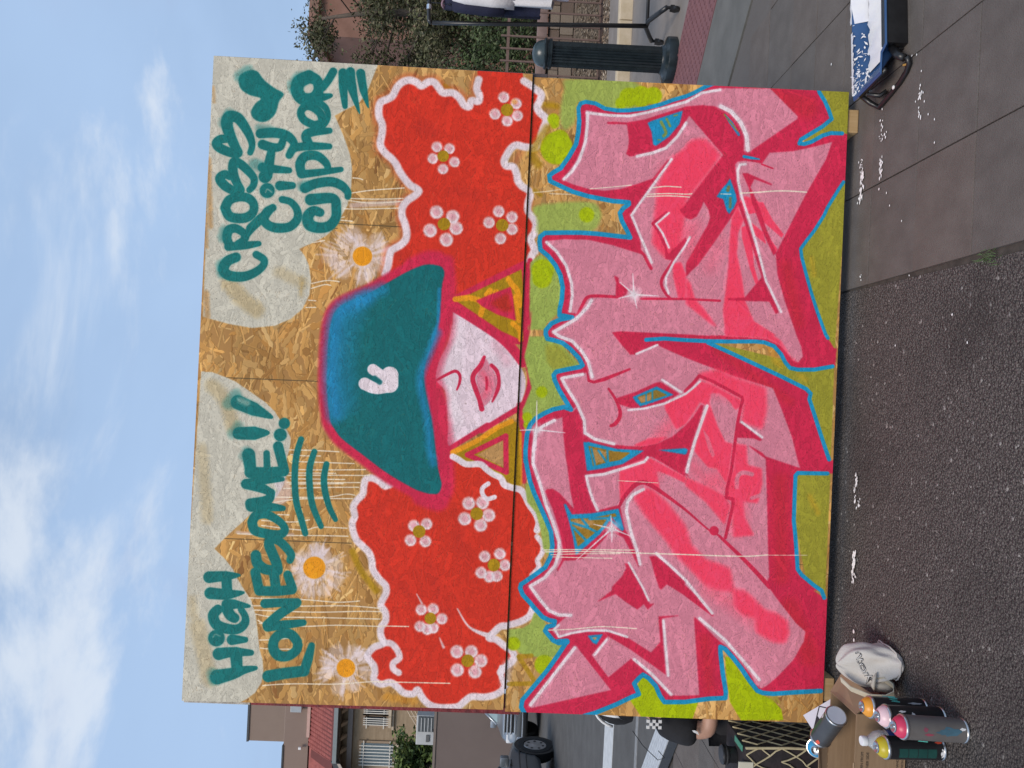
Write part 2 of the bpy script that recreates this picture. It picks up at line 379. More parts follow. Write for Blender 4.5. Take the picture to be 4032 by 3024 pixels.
# strokes and fills of the mural: kind|colour|radii mm|softness mm|smooth|opacity|grain|closed|points in board mm
MURAL_COLOURS = [(70,62,44),(190,187,175),(178,136,86),(150,108,30),(206,188,200),(218,205,214),(222,208,216),(226,148,28),(160,125,18),(200,50,34),(176,44,34),(204,125,146),(196,40,74),(16,99,104),(32,126,176),(216,196,208),(255,66,98),(146,142,48),(148,166,80),(158,176,4),(226,214,196),(28,138,184),(18,108,108)]
MURAL = """
s|0|1.8|2|0|0.75|0|0|1828,496 1827,741
s|0|1.8|2|0|0.75|0|0|1223,99 1225,452
s|0|1.2|2|0|0.75|0|0|1827,2294 1827,2430
s|0|1.2|2|0|0.75|0|0|1216,2247 1218,2423
s|0|1.8|2|0|0.75|0|0|616,127 618,607
s|0|1.2|2|0|0.75|0|0|606,2216 606,2424
s|0|1.2|2|0|0.75|0|0|1216,1251 1218,1364
s|0|1.8|2|0|0.75|0|0|1797,107 1809,497
f|1|0|3|0|1|0.12|1|2448,-8 1449,8 1440,45 1426,107 1415,194 1428,280 1457,339 1497,381 1551,404 1603,408 1664,397 1698,380 1724,358 1750,408 1777,455 1812,488 1859,512 1900,532 1970,542 2036,543 2092,532 2144,512 2195,488 2237,467 2292,558 2337,586 2439,621 2459,625
f|1|0|3|0|1|0.14|1|1243,11 1241,55 1224,107 1210,142 1174,200 1137,258 1104,295 1070,318 1041,341 1007,360 972,359 923,348 884,357 849,345 827,342 773,314 722,234 631,143 576,94 540,135 502,167 468,185 426,213 388,241 332,261 267,272 202,282 168,294 125,300 81,296 41,274 14,241 -5,207 -13,-12
s|2|11|30|1|0.75|0.5|0|2045,0 1792,20
s|2|13|30|1|0.75|0.5|0|1539,15 1452,25
s|2|9|30|1|0.75|0.5|0|1836,1 1714,9
s|2|6.1|30|1|0.75|0.5|0|2321,4 2265,11
s|3|35|60|1|0.28|0.6|0|1579,99 1516,163 1484,208
s|3|26|60|1|0.2|0.6|0|1632,288 1593,376
s|3|31|60|1|0.25|0.6|0|1189,57 1143,102 1040,142
s|3|35|60|1|0.22|0.6|0|280,48 86,100
s|3|26|60|1|0.2|0.6|0|948,29 688,63
s|3|10|60|1|0.4|0.6|0|1610,375 1549,372
s|3|18|60|1|0.2|0.6|0|383,21 322,28
s|4|26|20|1|0.55|0.4|0|848,324 797,348 764,310
s|4|6.1|20|1|0.55|0.4|0|641,385 637,290 641,177
s|4|2.6|20|1|0.55|0.4|0|1889,328 1890,358
s|4|12|20|1|0.55|0.4|0|1899,548 1906,600 1920,731
s|5|34|46|0|0.42|0.8|0|1791,559
s|6|4.4,6.6,3.5|18|1|0.42|0.7|0|1748,574 1788,551 1828,525
s|6|4.4,6.6,3.5|18|1|0.42|0.7|0|1745,569 1783,541 1815,509
s|6|4.4,6.6,3.5|18|1|0.42|0.7|0|1743,564 1778,530 1796,491
s|5|34|46|0|0.42|0.8|0|1763,525
s|6|4.4,6.6,3.5|18|1|0.42|0.7|0|1730,557 1753,517 1770,484
s|6|4.4,6.6,3.5|18|1|0.42|0.7|0|1725,553 1743,510 1757,465
s|6|4.4,6.6,3.5|18|1|0.42|0.7|0|1736,562 1764,526 1789,490
s|5|34|46|0|0.42|0.8|0|1770,651
s|6|4.4,6.6,3.5|18|1|0.42|0.7|0|1732,632 1757,666 1770,693
s|6|4.4,6.6,3.5|18|1|0.42|0.7|0|1739,624 1771,650 1806,664
s|6|4.4,6.6,3.5|18|1|0.42|0.7|0|1736,628 1764,658 1787,677
s|5|34|46|0|0.42|0.8|0|1732,675
s|6|4.4,6.6,3.5|18|1|0.42|0.7|0|1722,635 1737,673 1747,696
s|6|4.4,6.6,3.5|18|1|0.42|0.7|0|1721,636 1734,674 1745,695
s|6|4.4,6.6,3.5|18|1|0.42|0.7|0|1719,636 1731,675 1742,698
s|5|34|46|0|0.42|0.8|0|1678,669
s|6|4.4,6.6,3.5|18|1|0.42|0.7|0|1705,638 1703,679 1704,707
s|6|4.4,6.6,3.5|18|1|0.42|0.7|0|1701,636 1694,675 1691,706
s|6|4.4,6.6,3.5|18|1|0.42|0.7|0|1695,634 1682,670 1672,700
s|5|34|46|0|0.42|0.8|0|1650,626
s|6|4.4,6.6,3.5|18|1|0.42|0.7|0|1679,612 1650,627 1621,636
s|6|4.4,6.6,3.5|18|1|0.42|0.7|0|1681,617 1655,636 1636,650
s|6|4.4,6.6,3.5|18|1|0.42|0.7|0|1675,605 1643,613 1616,616
s|5|34|46|0|0.42|0.8|0|1679,503
s|6|4.4,6.6,3.5|18|1|0.42|0.7|0|1692,550 1677,503 1664,474
s|6|4.4,6.6,3.5|18|1|0.42|0.7|0|1688,552 1668,506 1652,483
s|6|4.4,6.6,3.5|18|1|0.42|0.7|0|1679,554 1650,512 1615,474
s|5|34|46|0|0.42|0.8|0|1699,476
s|6|4.4,6.6,3.5|18|1|0.42|0.7|0|1715,536 1723,474 1735,435
s|6|4.4,6.6,3.5|18|1|0.42|0.7|0|1724,535 1740,473 1765,427
s|6|4.4,6.6,3.5|18|1|0.42|0.7|0|1707,536 1706,475 1706,421
s|5|34|46|0|0.42|0.8|0|1649,530
s|6|4.4,6.6,3.5|18|1|0.42|0.7|0|1677,565 1647,532 1622,511
s|6|4.4,6.6,3.5|18|1|0.42|0.7|0|1677,565 1647,532 1623,502
s|6|4.4,6.6,3.5|18|1|0.42|0.7|0|1675,567 1642,537 1619,503
s|5|34|46|0|0.42|0.8|0|1627,601
s|6|4.4,6.6,3.5|18|1|0.42|0.7|0|1667,592 1626,586 1585,577
s|6|4.4,6.6,3.5|18|1|0.42|0.7|0|1667,593 1626,589 1590,582
s|6|4.4,6.6,3.5|18|1|0.42|0.7|0|1668,607 1627,617 1589,630
s|5|34|46|0|0.42|0.8|0|1766,586
s|6|4.4,6.6,3.5|18|1|0.42|0.7|0|1736,586 1764,576 1792,565
s|6|4.4,6.6,3.5|18|1|0.42|0.7|0|1737,594 1767,590 1792,589
s|6|4.4,6.6,3.5|18|1|0.42|0.7|0|1736,584 1763,571 1781,556
s|5|54|46|0|0.6|0.6|0|1708,597
s|7|37|8|0|1|0.15|0|1708,597
s|5|32|46|0|0.42|0.8|0|589,470
s|6|4.4,6.6,3.5|18|1|0.42|0.7|0|554,466 589,461 606,454
s|6|4.4,6.6,3.5|18|1|0.42|0.7|0|555,484 590,495 630,510
s|6|4.4,6.6,3.5|18|1|0.42|0.7|0|554,465 589,458 607,449
s|5|32|46|0|0.42|0.8|0|565,510
s|6|4.4,6.6,3.5|18|1|0.42|0.7|0|547,486 574,500 600,502
s|6|4.4,6.6,3.5|18|1|0.42|0.7|0|544,489 569,505 593,522
s|6|4.4,6.6,3.5|18|1|0.42|0.7|0|544,489 569,505 588,513
s|5|32|46|0|0.42|0.8|0|532,551
s|6|4.4,6.6,3.5|18|1|0.42|0.7|0|540,509 560,546 582,579
s|6|4.4,6.6,3.5|18|1|0.42|0.7|0|536,510 553,547 572,587
s|6|4.4,6.6,3.5|18|1|0.42|0.7|0|512,513 505,555 494,601
s|5|32|46|0|0.42|0.8|0|475,553
s|6|4.4,6.6,3.5|18|1|0.42|0.7|0|505,517 490,561 486,591
s|6|4.4,6.6,3.5|18|1|0.42|0.7|0|490,509 461,545 436,573
s|6|4.4,6.6,3.5|18|1|0.42|0.7|0|512,521 505,569 508,609
s|5|32|46|0|0.42|0.8|0|439,516
s|6|4.4,6.6,3.5|18|1|0.42|0.7|0|486,507 453,542 434,573
s|6|4.4,6.6,3.5|18|1|0.42|0.7|0|480,496 441,521 409,542
s|6|4.4,6.6,3.5|18|1|0.42|0.7|0|473,483 427,495 397,495
s|5|32|46|0|0.42|0.8|0|432,460
s|6|4.4,6.6,3.5|18|1|0.42|0.7|0|475,472 430,473 391,478
s|6|4.4,6.6,3.5|18|1|0.42|0.7|0|476,467 432,461 407,458
s|6|4.4,6.6,3.5|18|1|0.42|0.7|0|477,458 434,443 397,427
s|5|32|46|0|0.42|0.8|0|461,424
s|6|4.4,6.6,3.5|18|1|0.42|0.7|0|494,443 468,415 457,383
s|6|4.4,6.6,3.5|18|1|0.42|0.7|0|485,455 449,437 414,427
s|6|4.4,6.6,3.5|18|1|0.42|0.7|0|490,448 461,423 441,403
s|5|32|46|0|0.42|0.8|0|512,408
s|6|4.4,6.6,3.5|18|1|0.42|0.7|0|510,441 500,410 488,377
s|6|4.4,6.6,3.5|18|1|0.42|0.7|0|516,440 512,408 510,383
s|6|4.4,6.6,3.5|18|1|0.42|0.7|0|518,440 517,408 518,387
s|5|32|46|0|0.42|0.8|0|557,424
s|6|4.4,6.6,3.5|18|1|0.42|0.7|0|534,445 549,417 563,394
s|6|4.4,6.6,3.5|18|1|0.42|0.7|0|535,445 550,418 558,395
s|6|4.4,6.6,3.5|18|1|0.42|0.7|0|538,448 556,423 571,398
s|5|32|46|0|0.42|0.8|0|586,487
s|6|4.4,6.6,3.5|18|1|0.42|0.7|0|550,491 580,510 603,531
s|6|4.4,6.6,3.5|18|1|0.42|0.7|0|552,483 584,494 613,505
s|6|4.4,6.6,3.5|18|1|0.42|0.7|0|554,475 588,477 615,474
s|5|62|46|0|0.6|0.6|0|520,472
s|7|42|8|0|1|0.15|0|520,472
s|5|31|46|0|0.42|0.8|0|206,570
s|6|4.4,6.6,3.5|18|1|0.42|0.7|0|169,579 192,549 211,515
s|6|4.4,6.6,3.5|18|1|0.42|0.7|0|169,579 191,548 201,518
s|6|4.4,6.6,3.5|18|1|0.42|0.7|0|181,598 217,587 245,578
s|5|31|46|0|0.42|0.8|0|169,537
s|6|4.4,6.6,3.5|18|1|0.42|0.7|0|160,574 175,538 186,510
s|6|4.4,6.6,3.5|18|1|0.42|0.7|0|156,572 166,536 172,508
s|6|4.4,6.6,3.5|18|1|0.42|0.7|0|170,577 194,544 216,515
s|5|31|46|0|0.42|0.8|0|121,530
s|6|4.4,6.6,3.5|18|1|0.42|0.7|0|129,571 112,533 94,491
s|6|4.4,6.6,3.5|18|1|0.42|0.7|0|137,569 127,528 120,491
s|6|4.4,6.6,3.5|18|1|0.42|0.7|0|124,573 101,537 79,511
s|5|31|46|0|0.42|0.8|0|71,584
s|6|4.4,6.6,3.5|18|1|0.42|0.7|0|106,606 65,602 41,601
s|6|4.4,6.6,3.5|18|1|0.42|0.7|0|106,606 65,603 21,603
s|6|4.4,6.6,3.5|18|1|0.42|0.7|0|107,602 67,596 27,590
s|5|31|46|0|0.42|0.8|0|82,640
s|6|4.4,6.6,3.5|18|1|0.42|0.7|0|118,633 90,657 76,684
s|6|4.4,6.6,3.5|18|1|0.42|0.7|0|114,626 83,642 65,651
s|6|4.4,6.6,3.5|18|1|0.42|0.7|0|112,621 78,633 58,643
s|5|31|46|0|0.42|0.8|0|132,686
s|6|4.4,6.6,3.5|18|1|0.42|0.7|0|144,649 142,688 142,723
s|6|4.4,6.6,3.5|18|1|0.42|0.7|0|149,650 153,690 163,728
s|6|4.4,6.6,3.5|18|1|0.42|0.7|0|126,645 107,681 84,714
s|5|31|46|0|0.42|0.8|0|192,675
s|6|4.4,6.6,3.5|18|1|0.42|0.7|0|159,649 172,689 172,720
s|6|4.4,6.6,3.5|18|1|0.42|0.7|0|166,644 186,679 207,716
s|6|4.4,6.6,3.5|18|1|0.42|0.7|0|162,647 178,685 185,720
s|5|31|46|0|0.42|0.8|0|208,630
s|6|4.4,6.6,3.5|18|1|0.42|0.7|0|175,627 203,644 233,662
s|6|4.4,6.6,3.5|18|1|0.42|0.7|0|175,626 204,642 229,659
s|6|4.4,6.6,3.5|18|1|0.42|0.7|0|179,613 213,617 246,614
s|5|31|46|0|0.42|0.8|0|148,546
s|6|4.4,6.6,3.5|18|1|0.42|0.7|0|152,578 158,547 165,530
s|6|4.4,6.6,3.5|18|1|0.42|0.7|0|145,578 144,546 142,519
s|6|4.4,6.6,3.5|18|1|0.42|0.7|0|144,578 142,546 138,512
s|5|31|46|0|0.42|0.8|0|200,657
s|6|4.4,6.6,3.5|18|1|0.42|0.7|0|174,632 202,655 223,679
s|6|4.4,6.6,3.5|18|1|0.42|0.7|0|173,634 199,658 226,673
s|6|4.4,6.6,3.5|18|1|0.42|0.7|0|167,640 189,670 205,694
s|5|51|46|0|0.6|0.6|0|146,609
s|7|35|8|0|1|0.15|0|146,609
s|8|13|24|1|0.8|0.3|0|587,613 510,652 443,711
s|8|7.9|14|1|0.7|0.3|0|2376,877 2356,913
s|9|26|60|1|0.45|0.3|0|2405,1007 2370,1001 2344,1012 2322,1009 2322,983 2300,975 2305,955 2331,936 2349,909 2347,874 2366,855 2385,837 2385,815 2369,790 2381,771 2388,745 2380,719 2359,698 2325,682 2310,661 2298,639 2273,632 2243,635 2213,648 2178,649 2146,644 2125,649 2104,666 2087,688 2066,707 2041,721 2015,740 1990,763 1978,785 1966,799 1947,782 1928,757 1901,740 1870,740 1840,752 1809,760 1783,759 1760,742 1741,713 1732,704 1710,699 1679,696 1643,686
f|9|0|4|1|1|0.05|1|2405,1007 2370,1001 2344,1012 2322,1009 2322,983 2300,975 2305,955 2331,936 2349,909 2347,874 2366,855 2385,837 2385,815 2369,790 2381,771 2388,745 2380,719 2359,698 2325,682 2310,661 2298,639 2273,632 2243,635 2213,648 2178,649 2146,644 2125,649 2104,666 2087,688 2066,707 2041,721 2015,740 1990,763 1978,785 1966,799 1947,782 1928,757 1901,740 1870,740 1840,752 1809,760 1783,759 1760,742 1741,713 1732,704 1710,699 1679,696 1643,686 1651,909 1556,957 1546,1089 1614,1225 1725,1235 1743,1240 1763,1250 1761,1251 1778,1246 1808,1234 1835,1248 1867,1251 1892,1237 1913,1218 1944,1217 1976,1224 1993,1215 2005,1192 2026,1174 2052,1168 2078,1154 2081,1127 2098,1118 2120,1126 2148,1142 2162,1163 2157,1194 2159,1230 2185,1251 2212,1256 2234,1262 2261,1271 2279,1266 2295,1246 2317,1234 2339,1244 2368,1247 2391,1211 2409,1179 2454,1157 2446,1012
f|9|0|4|1|1|0.05|1|847,744 840,723 858,700 868,673 862,650 836,644 805,641 782,621 756,608 721,615 694,607 660,613 630,627 609,650 588,673 558,687 523,693 489,717 469,739 457,746 435,747 404,733 386,730 361,748 330,750 304,734 273,735 245,745 228,711 201,690 180,696 159,714 133,719 107,716 90,743 98,778 84,804 61,832 58,867 74,883 53,897 27,920 13,951 11,995 17,1039 38,1064 56,1089 56,1133 64,1172 82,1202 107,1218 140,1213 189,1234 211,1244 235,1230 257,1199 276,1171 302,1162 326,1187 331,1222 346,1265 367,1295 398,1307 523,1297 555,1322 581,1316 608,1332 639,1333 671,1310 695,1309 726,1314 761,1299 790,1276 825,1257 846,1239 855,1207 865,1176 890,1162 902,1135 919,1108 939,1081 937,1028 953,997 963,975 955,940 828,946 822,815
f|9|0|30|0|0|0|1|23,1130 55,1172 109,1218 153,1212 152,1194
s|7|18|40|1|0.35|0.5|0|43,771 37,824 34,868
s|10|31|60|1|0.5|0.3|0|2212,797 2197,841
s|10|18|60|1|0.5|0.3|0|2310,884
s|10|22|60|1|0.45|0.3|0|1968,930 1964,1018
s|10|26|60|1|0.35|0.3|0|1892,986 1894,942
s|10|22|60|1|0.4|0.3|0|1848,747 1823,770
s|10|26|60|1|0.4|0.3|0|807,969 634,1020 570,1058
s|10|26|60|1|0.3|0.3|0|805,728 707,698
s|10|26|60|1|0.5|0.3|0|530,915 435,954 375,988
s|10|18|60|1|0.4|0.3|0|481,787 430,832 388,878
s|10|13|60|1|0.5|0.3|0|131,776 117,873
s|10|26|60|1|0.3|0.3|0|216,737 183,783
s|10|26|60|1|0.5|0.3|0|1742,730 1704,758
s|10|11|60|1|0.6|0.3|0|1953,1221 1759,1229
s|10|26|60|1|0.5|0.3|0|1642,997
s|10|13|60|1|0.3|0.3|0|2082,1154 2218,1209
s|9|18|50|1|0.4|0.2|0|625,806 538,828 496,873
s|9|26|50|1|0.4|0.2|0|938,958 719,955
s|9|13|50|1|0.5|0.2|0|572,870 475,953 410,977
s|9|13|50|1|0.4|0.2|0|594,790 502,873
s|9|40|50|1|0.4|0.2|0|1751,970 1655,997
s|5|15|13|1|0.97|0.12|0|2405,1007 2370,1001 2344,1012 2322,1009 2322,983 2300,975 2305,955 2331,936 2349,909 2347,874 2366,855 2385,837 2385,815 2369,790 2381,771 2388,745 2380,719 2359,698 2325,682 2310,661 2298,639 2273,632 2243,635 2213,648 2178,649 2146,644 2125,649 2104,666 2087,688 2066,707 2041,721 2015,740 1990,763 1978,785 1966,799 1947,782 1928,757 1901,740 1870,740 1840,752 1809,760 1783,759 1760,742 1741,713 1732,704 1710,699 1679,696 1643,686
s|5|15|13|1|0.97|0.12|0|2409,1179 2391,1211 2368,1247 2339,1244 2317,1234 2295,1246 2279,1266 2261,1271 2234,1262 2212,1256 2185,1251 2159,1230 2157,1194 2162,1163 2148,1142 2120,1126 2098,1118 2081,1127 2078,1154 2052,1168 2026,1174 2005,1192 1993,1215 1976,1224 1944,1217 1913,1218 1892,1237 1867,1251 1835,1248 1808,1234 1778,1246 1761,1251 1763,1250 1743,1240 1725,1235
s|5|14|12|1|0.97|0.12|0|847,744 840,723 858,700 868,673 862,650 836,644 805,641 782,621 756,608 721,615 694,607 660,613 630,627 609,650 588,673 558,687 523,693 489,717 469,739 457,746 435,747 404,733 386,730 361,748 330,750 304,734 273,735 245,745 228,711 201,690 180,696 159,714 133,719 107,716 90,743 98,778 84,804 61,832 58,867 74,883 53,897 27,920 13,951 11,995 17,1039 38,1064 56,1089 56,1133 64,1172 82,1202 107,1218
s|5|12|9|1|0.97|0.1|0|963,975 953,997 937,1028 939,1081 919,1108 902,1135 890,1162 865,1176 855,1207 846,1239 825,1257 790,1276 761,1299 726,1314 695,1309
s|5|10|9|1|0.95|0.12|0|671,1310 639,1333 608,1332 581,1316 555,1322 523,1297
s|5|14|11|1|0.97|0.12|0|398,1307 367,1295 346,1265 331,1222 326,1187 302,1162 281,1145 276,1171 257,1199 235,1230 211,1244 189,1234 170,1211 152,1194
s|5|13|12|1|0.95|0.15|0|247,745 245,775 223,798 193,809 171,787 149,789 136,809
s|5|11,3.9,2.2|8|1|0.95|0|0|288,1145 318,1069 386,1020
s|5|3.9,1.8|6|0|0.8|0|0|402,884 436,863
s|5|1.8,5.3|8|0|0.8|0|0|274,957 239,974
s|5|24|40|1|0.5|0.5|0|189,1232 166,1216 113,1214
s|5|11|10|1|0.95|0.12|0|170,1198 148,1195 113,1209 105,1223
s|5|22|18|0|0.8|0.25|0|2343,1105
s|11|10|22|0|0.42|0.6|0|2343,1105
s|6|3.6|7|1|0.75|0.3|0|2354,1116 2341,1122 2328,1115 2326,1099 2339,1088
s|5|22|18|0|0.8|0.25|0|2321,1154
s|11|10|22|0|0.42|0.6|0|2321,1154
s|6|3.6|7|1|0.75|0.3|0|2332,1165 2320,1171 2307,1164 2305,1149 2318,1138
s|5|22|18|0|0.8|0.25|0|2275,1161
s|11|10|22|0|0.42|0.6|0|2275,1161
s|6|3.6|7|1|0.75|0.3|0|2286,1172 2274,1178 2261,1171 2259,1155 2272,1144
s|5|22|18|0|0.8|0.25|0|2253,1122
s|11|10|22|0|0.42|0.6|0|2253,1122
s|6|3.6|7|1|0.75|0.3|0|2264,1133 2252,1139 2239,1132 2237,1116 2250,1106
s|5|22|18|0|0.8|0.25|0|2277,1075
s|11|10|22|0|0.42|0.6|0|2277,1075
s|6|3.6|7|1|0.75|0.3|0|2288,1086 2276,1092 2262,1085 2260,1069 2274,1058
s|8|24|5|0|1|0.1|0|2295,1120
s|5|21|18|0|0.8|0.25|0|2139,859
s|11|10|22|0|0.42|0.6|0|2139,859
s|6|3.4|7|1|0.75|0.3|0|2149,870 2138,875 2125,869 2123,854 2136,843
s|5|21|18|0|0.8|0.25|0|2135,907
s|11|10|22|0|0.42|0.6|0|2135,907
s|6|3.4|7|1|0.75|0.3|0|2145,918 2134,924 2121,917 2119,902 2132,892
s|5|21|18|0|0.8|0.25|0|2085,929
s|11|10|22|0|0.42|0.6|0|2085,929
s|6|3.4|7|1|0.75|0.3|0|2096,940 2084,946 2072,939 2070,924 2082,914
s|5|21|18|0|0.8|0.25|0|2056,887
s|11|10|22|0|0.42|0.6|0|2056,887
s|6|3.4|7|1|0.75|0.3|0|2067,897 2055,903 2043,896 2041,881 2053,871
s|5|21|18|0|0.8|0.25|0|2094,846
s|11|10|22|0|0.42|0.6|0|2094,846
s|6|3.4|7|1|0.75|0.3|0|2105,856 2093,862 2080,855 2078,840 2091,830
s|8|22|5|0|1|0.1|0|2105,885
s|5|27|18|0|0.8|0.25|0|1890,870
s|11|13|22|0|0.42|0.6|0|1890,870
s|6|4.3|7|1|0.75|0.3|0|1904,883 1889,890 1873,882 1871,863 1887,850
s|5|27|18|0|0.8|0.25|0|1876,932
s|11|13|22|0|0.42|0.6|0|1876,932
s|6|4.3|7|1|0.75|0.3|0|1889,945 1874,952 1859,944 1856,925 1872,912
s|5|27|18|0|0.8|0.25|0|1833,947
s|11|13|22|0|0.42|0.6|0|1833,947
s|6|4.3|7|1|0.75|0.3|0|1846,961 1831,968 1815,959 1813,940 1829,927
s|5|27|18|0|0.8|0.25|0|1787,912
s|11|13|22|0|0.42|0.6|0|1787,912
s|6|4.3|7|1|0.75|0.3|0|1800,925 1785,932 1769,924 1767,905 1783,892
s|5|27|18|0|0.8|0.25|0|1819,849
s|11|13|22|0|0.42|0.6|0|1819,849
s|6|4.3|7|1|0.75|0.3|0|1832,862 1817,870 1801,861 1799,842 1815,829
s|8|24|5|0|1|0.1|0|1846,900
s|5|23|18|0|0.8|0.25|0|1905,1106
s|11|11|22|0|0.42|0.6|0|1905,1106
s|6|3.7|7|1|0.75|0.3|0|1917,1118 1904,1124 1890,1117 1888,1101 1902,1089
s|5|23|18|0|0.8|0.25|0|1886,1158
s|11|11|22|0|0.42|0.6|0|1886,1158
s|6|3.7|7|1|0.75|0.3|0|1898,1169 1885,1176 1871,1168 1869,1152 1883,1141
s|5|23|18|0|0.8|0.25|0|1840,1160
s|11|11|22|0|0.42|0.6|0|1840,1160
s|6|3.7|7|1|0.75|0.3|0|1851,1171 1838,1178 1825,1170 1823,1154 1836,1143
s|5|23|18|0|0.8|0.25|0|1802,1118
s|11|11|22|0|0.42|0.6|0|1802,1118
s|6|3.7|7|1|0.75|0.3|0|1814,1129 1801,1135 1787,1128 1785,1112 1799,1101
s|5|23|18|0|0.8|0.25|0|1861,1071
s|11|11|22|0|0.42|0.6|0|1861,1071
s|6|3.7|7|1|0.75|0.3|0|1873,1083 1860,1089 1846,1082 1844,1065 1858,1054
s|8|24|5|0|1|0.1|0|1853,1122
s|5|23|18|0|0.8|0.25|0|694,840
s|11|11|22|0|0.42|0.6|0|694,840
s|6|3.7|7|1|0.75|0.3|0|705,852 692,858 679,851 677,834 691,823
s|5|23|18|0|0.8|0.25|0|703,888
s|11|11|22|0|0.42|0.6|0|703,888
s|6|3.7|7|1|0.75|0.3|0|714,899 701,905 688,898 686,882 700,871
s|5|23|18|0|0.8|0.25|0|637,886
s|11|11|22|0|0.42|0.6|0|637,886
s|6|3.7|7|1|0.75|0.3|0|648,898 635,904 622,897 620,881 634,870
s|5|23|18|0|0.8|0.25|0|639,830
s|11|11|22|0|0.42|0.6|0|639,830
s|6|3.7|7|1|0.75|0.3|0|650,841 637,847 624,840 622,824 636,813
s|8|24|5|0|1|0.1|0|673,861
s|5|26|18|0|0.8|0.25|0|788,1044
s|11|12|22|0|0.42|0.6|0|788,1044
s|6|4.2|7|1|0.75|0.3|0|801,1057 787,1063 772,1056 770,1037 785,1025
s|5|26|18|0|0.8|0.25|0|793,1096
s|11|12|22|0|0.42|0.6|0|793,1096
s|6|4.2|7|1|0.75|0.3|0|806,1109 792,1116 776,1108 774,1090 790,1077
s|5|26|18|0|0.8|0.25|0|746,1122
s|11|12|22|0|0.42|0.6|0|746,1122
s|6|4.2|7|1|0.75|0.3|0|759,1135 744,1142 729,1134 727,1116 743,1103
s|5|26|18|0|0.8|0.25|0|707,1093
s|11|12|22|0|0.42|0.6|0|707,1093
s|6|4.2|7|1|0.75|0.3|0|720,1106 706,1113 691,1105 689,1087 704,1074
s|5|26|18|0|0.8|0.25|0|729,1031
s|11|12|22|0|0.42|0.6|0|729,1031
s|6|4.2|7|1|0.75|0.3|0|742,1044 727,1051 712,1043 710,1025 725,1012
s|8|24|5|0|1|0.1|0|750,1076
s|5|23|18|0|0.8|0.25|0|589,1114
s|11|11|22|0|0.42|0.6|0|589,1114
s|6|3.7|7|1|0.75|0.3|0|600,1125 588,1131 574,1124 572,1108 586,1097
s|5|23|18|0|0.8|0.25|0|602,1171
s|11|11|22|0|0.42|0.6|0|602,1171
s|6|3.7|7|1|0.75|0.3|0|613,1183 600,1189 587,1182 585,1165 599,1154
s|5|23|18|0|0.8|0.25|0|559,1192
s|11|11|22|0|0.42|0.6|0|559,1192
s|6|3.7|7|1|0.75|0.3|0|571,1203 558,1210 545,1202 543,1186 557,1175
s|5|23|18|0|0.8|0.25|0|517,1163
s|11|11|22|0|0.42|0.6|0|517,1163
s|6|3.7|7|1|0.75|0.3|0|528,1175 515,1181 502,1174 500,1157 514,1146
s|5|23|18|0|0.8|0.25|0|527,1103
s|11|11|22|0|0.42|0.6|0|527,1103
s|6|3.7|7|1|0.75|0.3|0|539,1115 526,1121 512,1114 510,1098 524,1087
s|5|23|18|0|0.8|0.25|0|513,1135
s|11|11|22|0|0.42|0.6|0|513,1135
s|6|3.7|7|1|0.75|0.3|0|525,1146 512,1152 498,1145 496,1129 510,1118
s|8|24|5|0|1|0.1|0|558,1150
s|5|22|18|0|0.8|0.25|0|378,883
s|11|10|22|0|0.42|0.6|0|378,883
s|6|3.5|7|1|0.75|0.3|0|388,894 376,899 364,893 362,877 375,867
s|5|22|18|0|0.8|0.25|0|382,928
s|11|10|22|0|0.42|0.6|0|382,928
s|6|3.5|7|1|0.75|0.3|0|392,939 380,945 368,938 366,923 379,913
s|5|22|18|0|0.8|0.25|0|346,963
s|11|10|22|0|0.42|0.6|0|346,963
s|6|3.5|7|1|0.75|0.3|0|357,974 345,979 332,973 330,957 343,947
s|5|22|18|0|0.8|0.25|0|310,932
s|11|10|22|0|0.42|0.6|0|310,932
s|6|3.5|7|1|0.75|0.3|0|320,942 308,948 296,941 294,926 307,916
s|5|22|18|0|0.8|0.25|0|314,881
s|11|10|22|0|0.42|0.6|0|314,881
s|6|3.5|7|1|0.75|0.3|0|325,892 313,898 300,891 299,876 311,865
s|5|22|18|0|0.8|0.25|0|304,908
s|11|10|22|0|0.42|0.6|0|304,908
s|6|3.5|7|1|0.75|0.3|0|315,919 303,924 290,918 289,902 302,892
s|8|22|5|0|1|0.1|0|346,919
s|5|26|18|0|0.8|0.25|0|224,1025
s|11|12|22|0|0.42|0.6|0|224,1025
s|6|4.2|7|1|0.75|0.3|0|237,1038 222,1045 207,1037 205,1018 221,1006
s|5|26|18|0|0.8|0.25|0|226,1080
s|11|12|22|0|0.42|0.6|0|226,1080
s|6|4.2|7|1|0.75|0.3|0|239,1092 225,1099 210,1091 208,1073 223,1061
s|5|26|18|0|0.8|0.25|0|193,1118
s|11|12|22|0|0.42|0.6|0|193,1118
s|6|4.2|7|1|0.75|0.3|0|206,1131 191,1138 176,1130 174,1112 190,1099
s|5|26|18|0|0.8|0.25|0|150,1098
s|11|12|22|0|0.42|0.6|0|150,1098
s|6|4.2|7|1|0.75|0.3|0|163,1111 149,1118 134,1110 132,1092 147,1079
s|5|26|18|0|0.8|0.25|0|154,1030
s|11|12|22|0|0.42|0.6|0|154,1030
s|6|4.2|7|1|0.75|0.3|0|167,1043 153,1050 138,1042 136,1024 151,1011
s|8|24|5|0|1|0.1|0|191,1068
s|7|11|18|0|0.5|0.3|0|2327,1147
s|5|9|5|1|1|0|0|866,1115 848,1094 826,1095 808,1113 816,1141
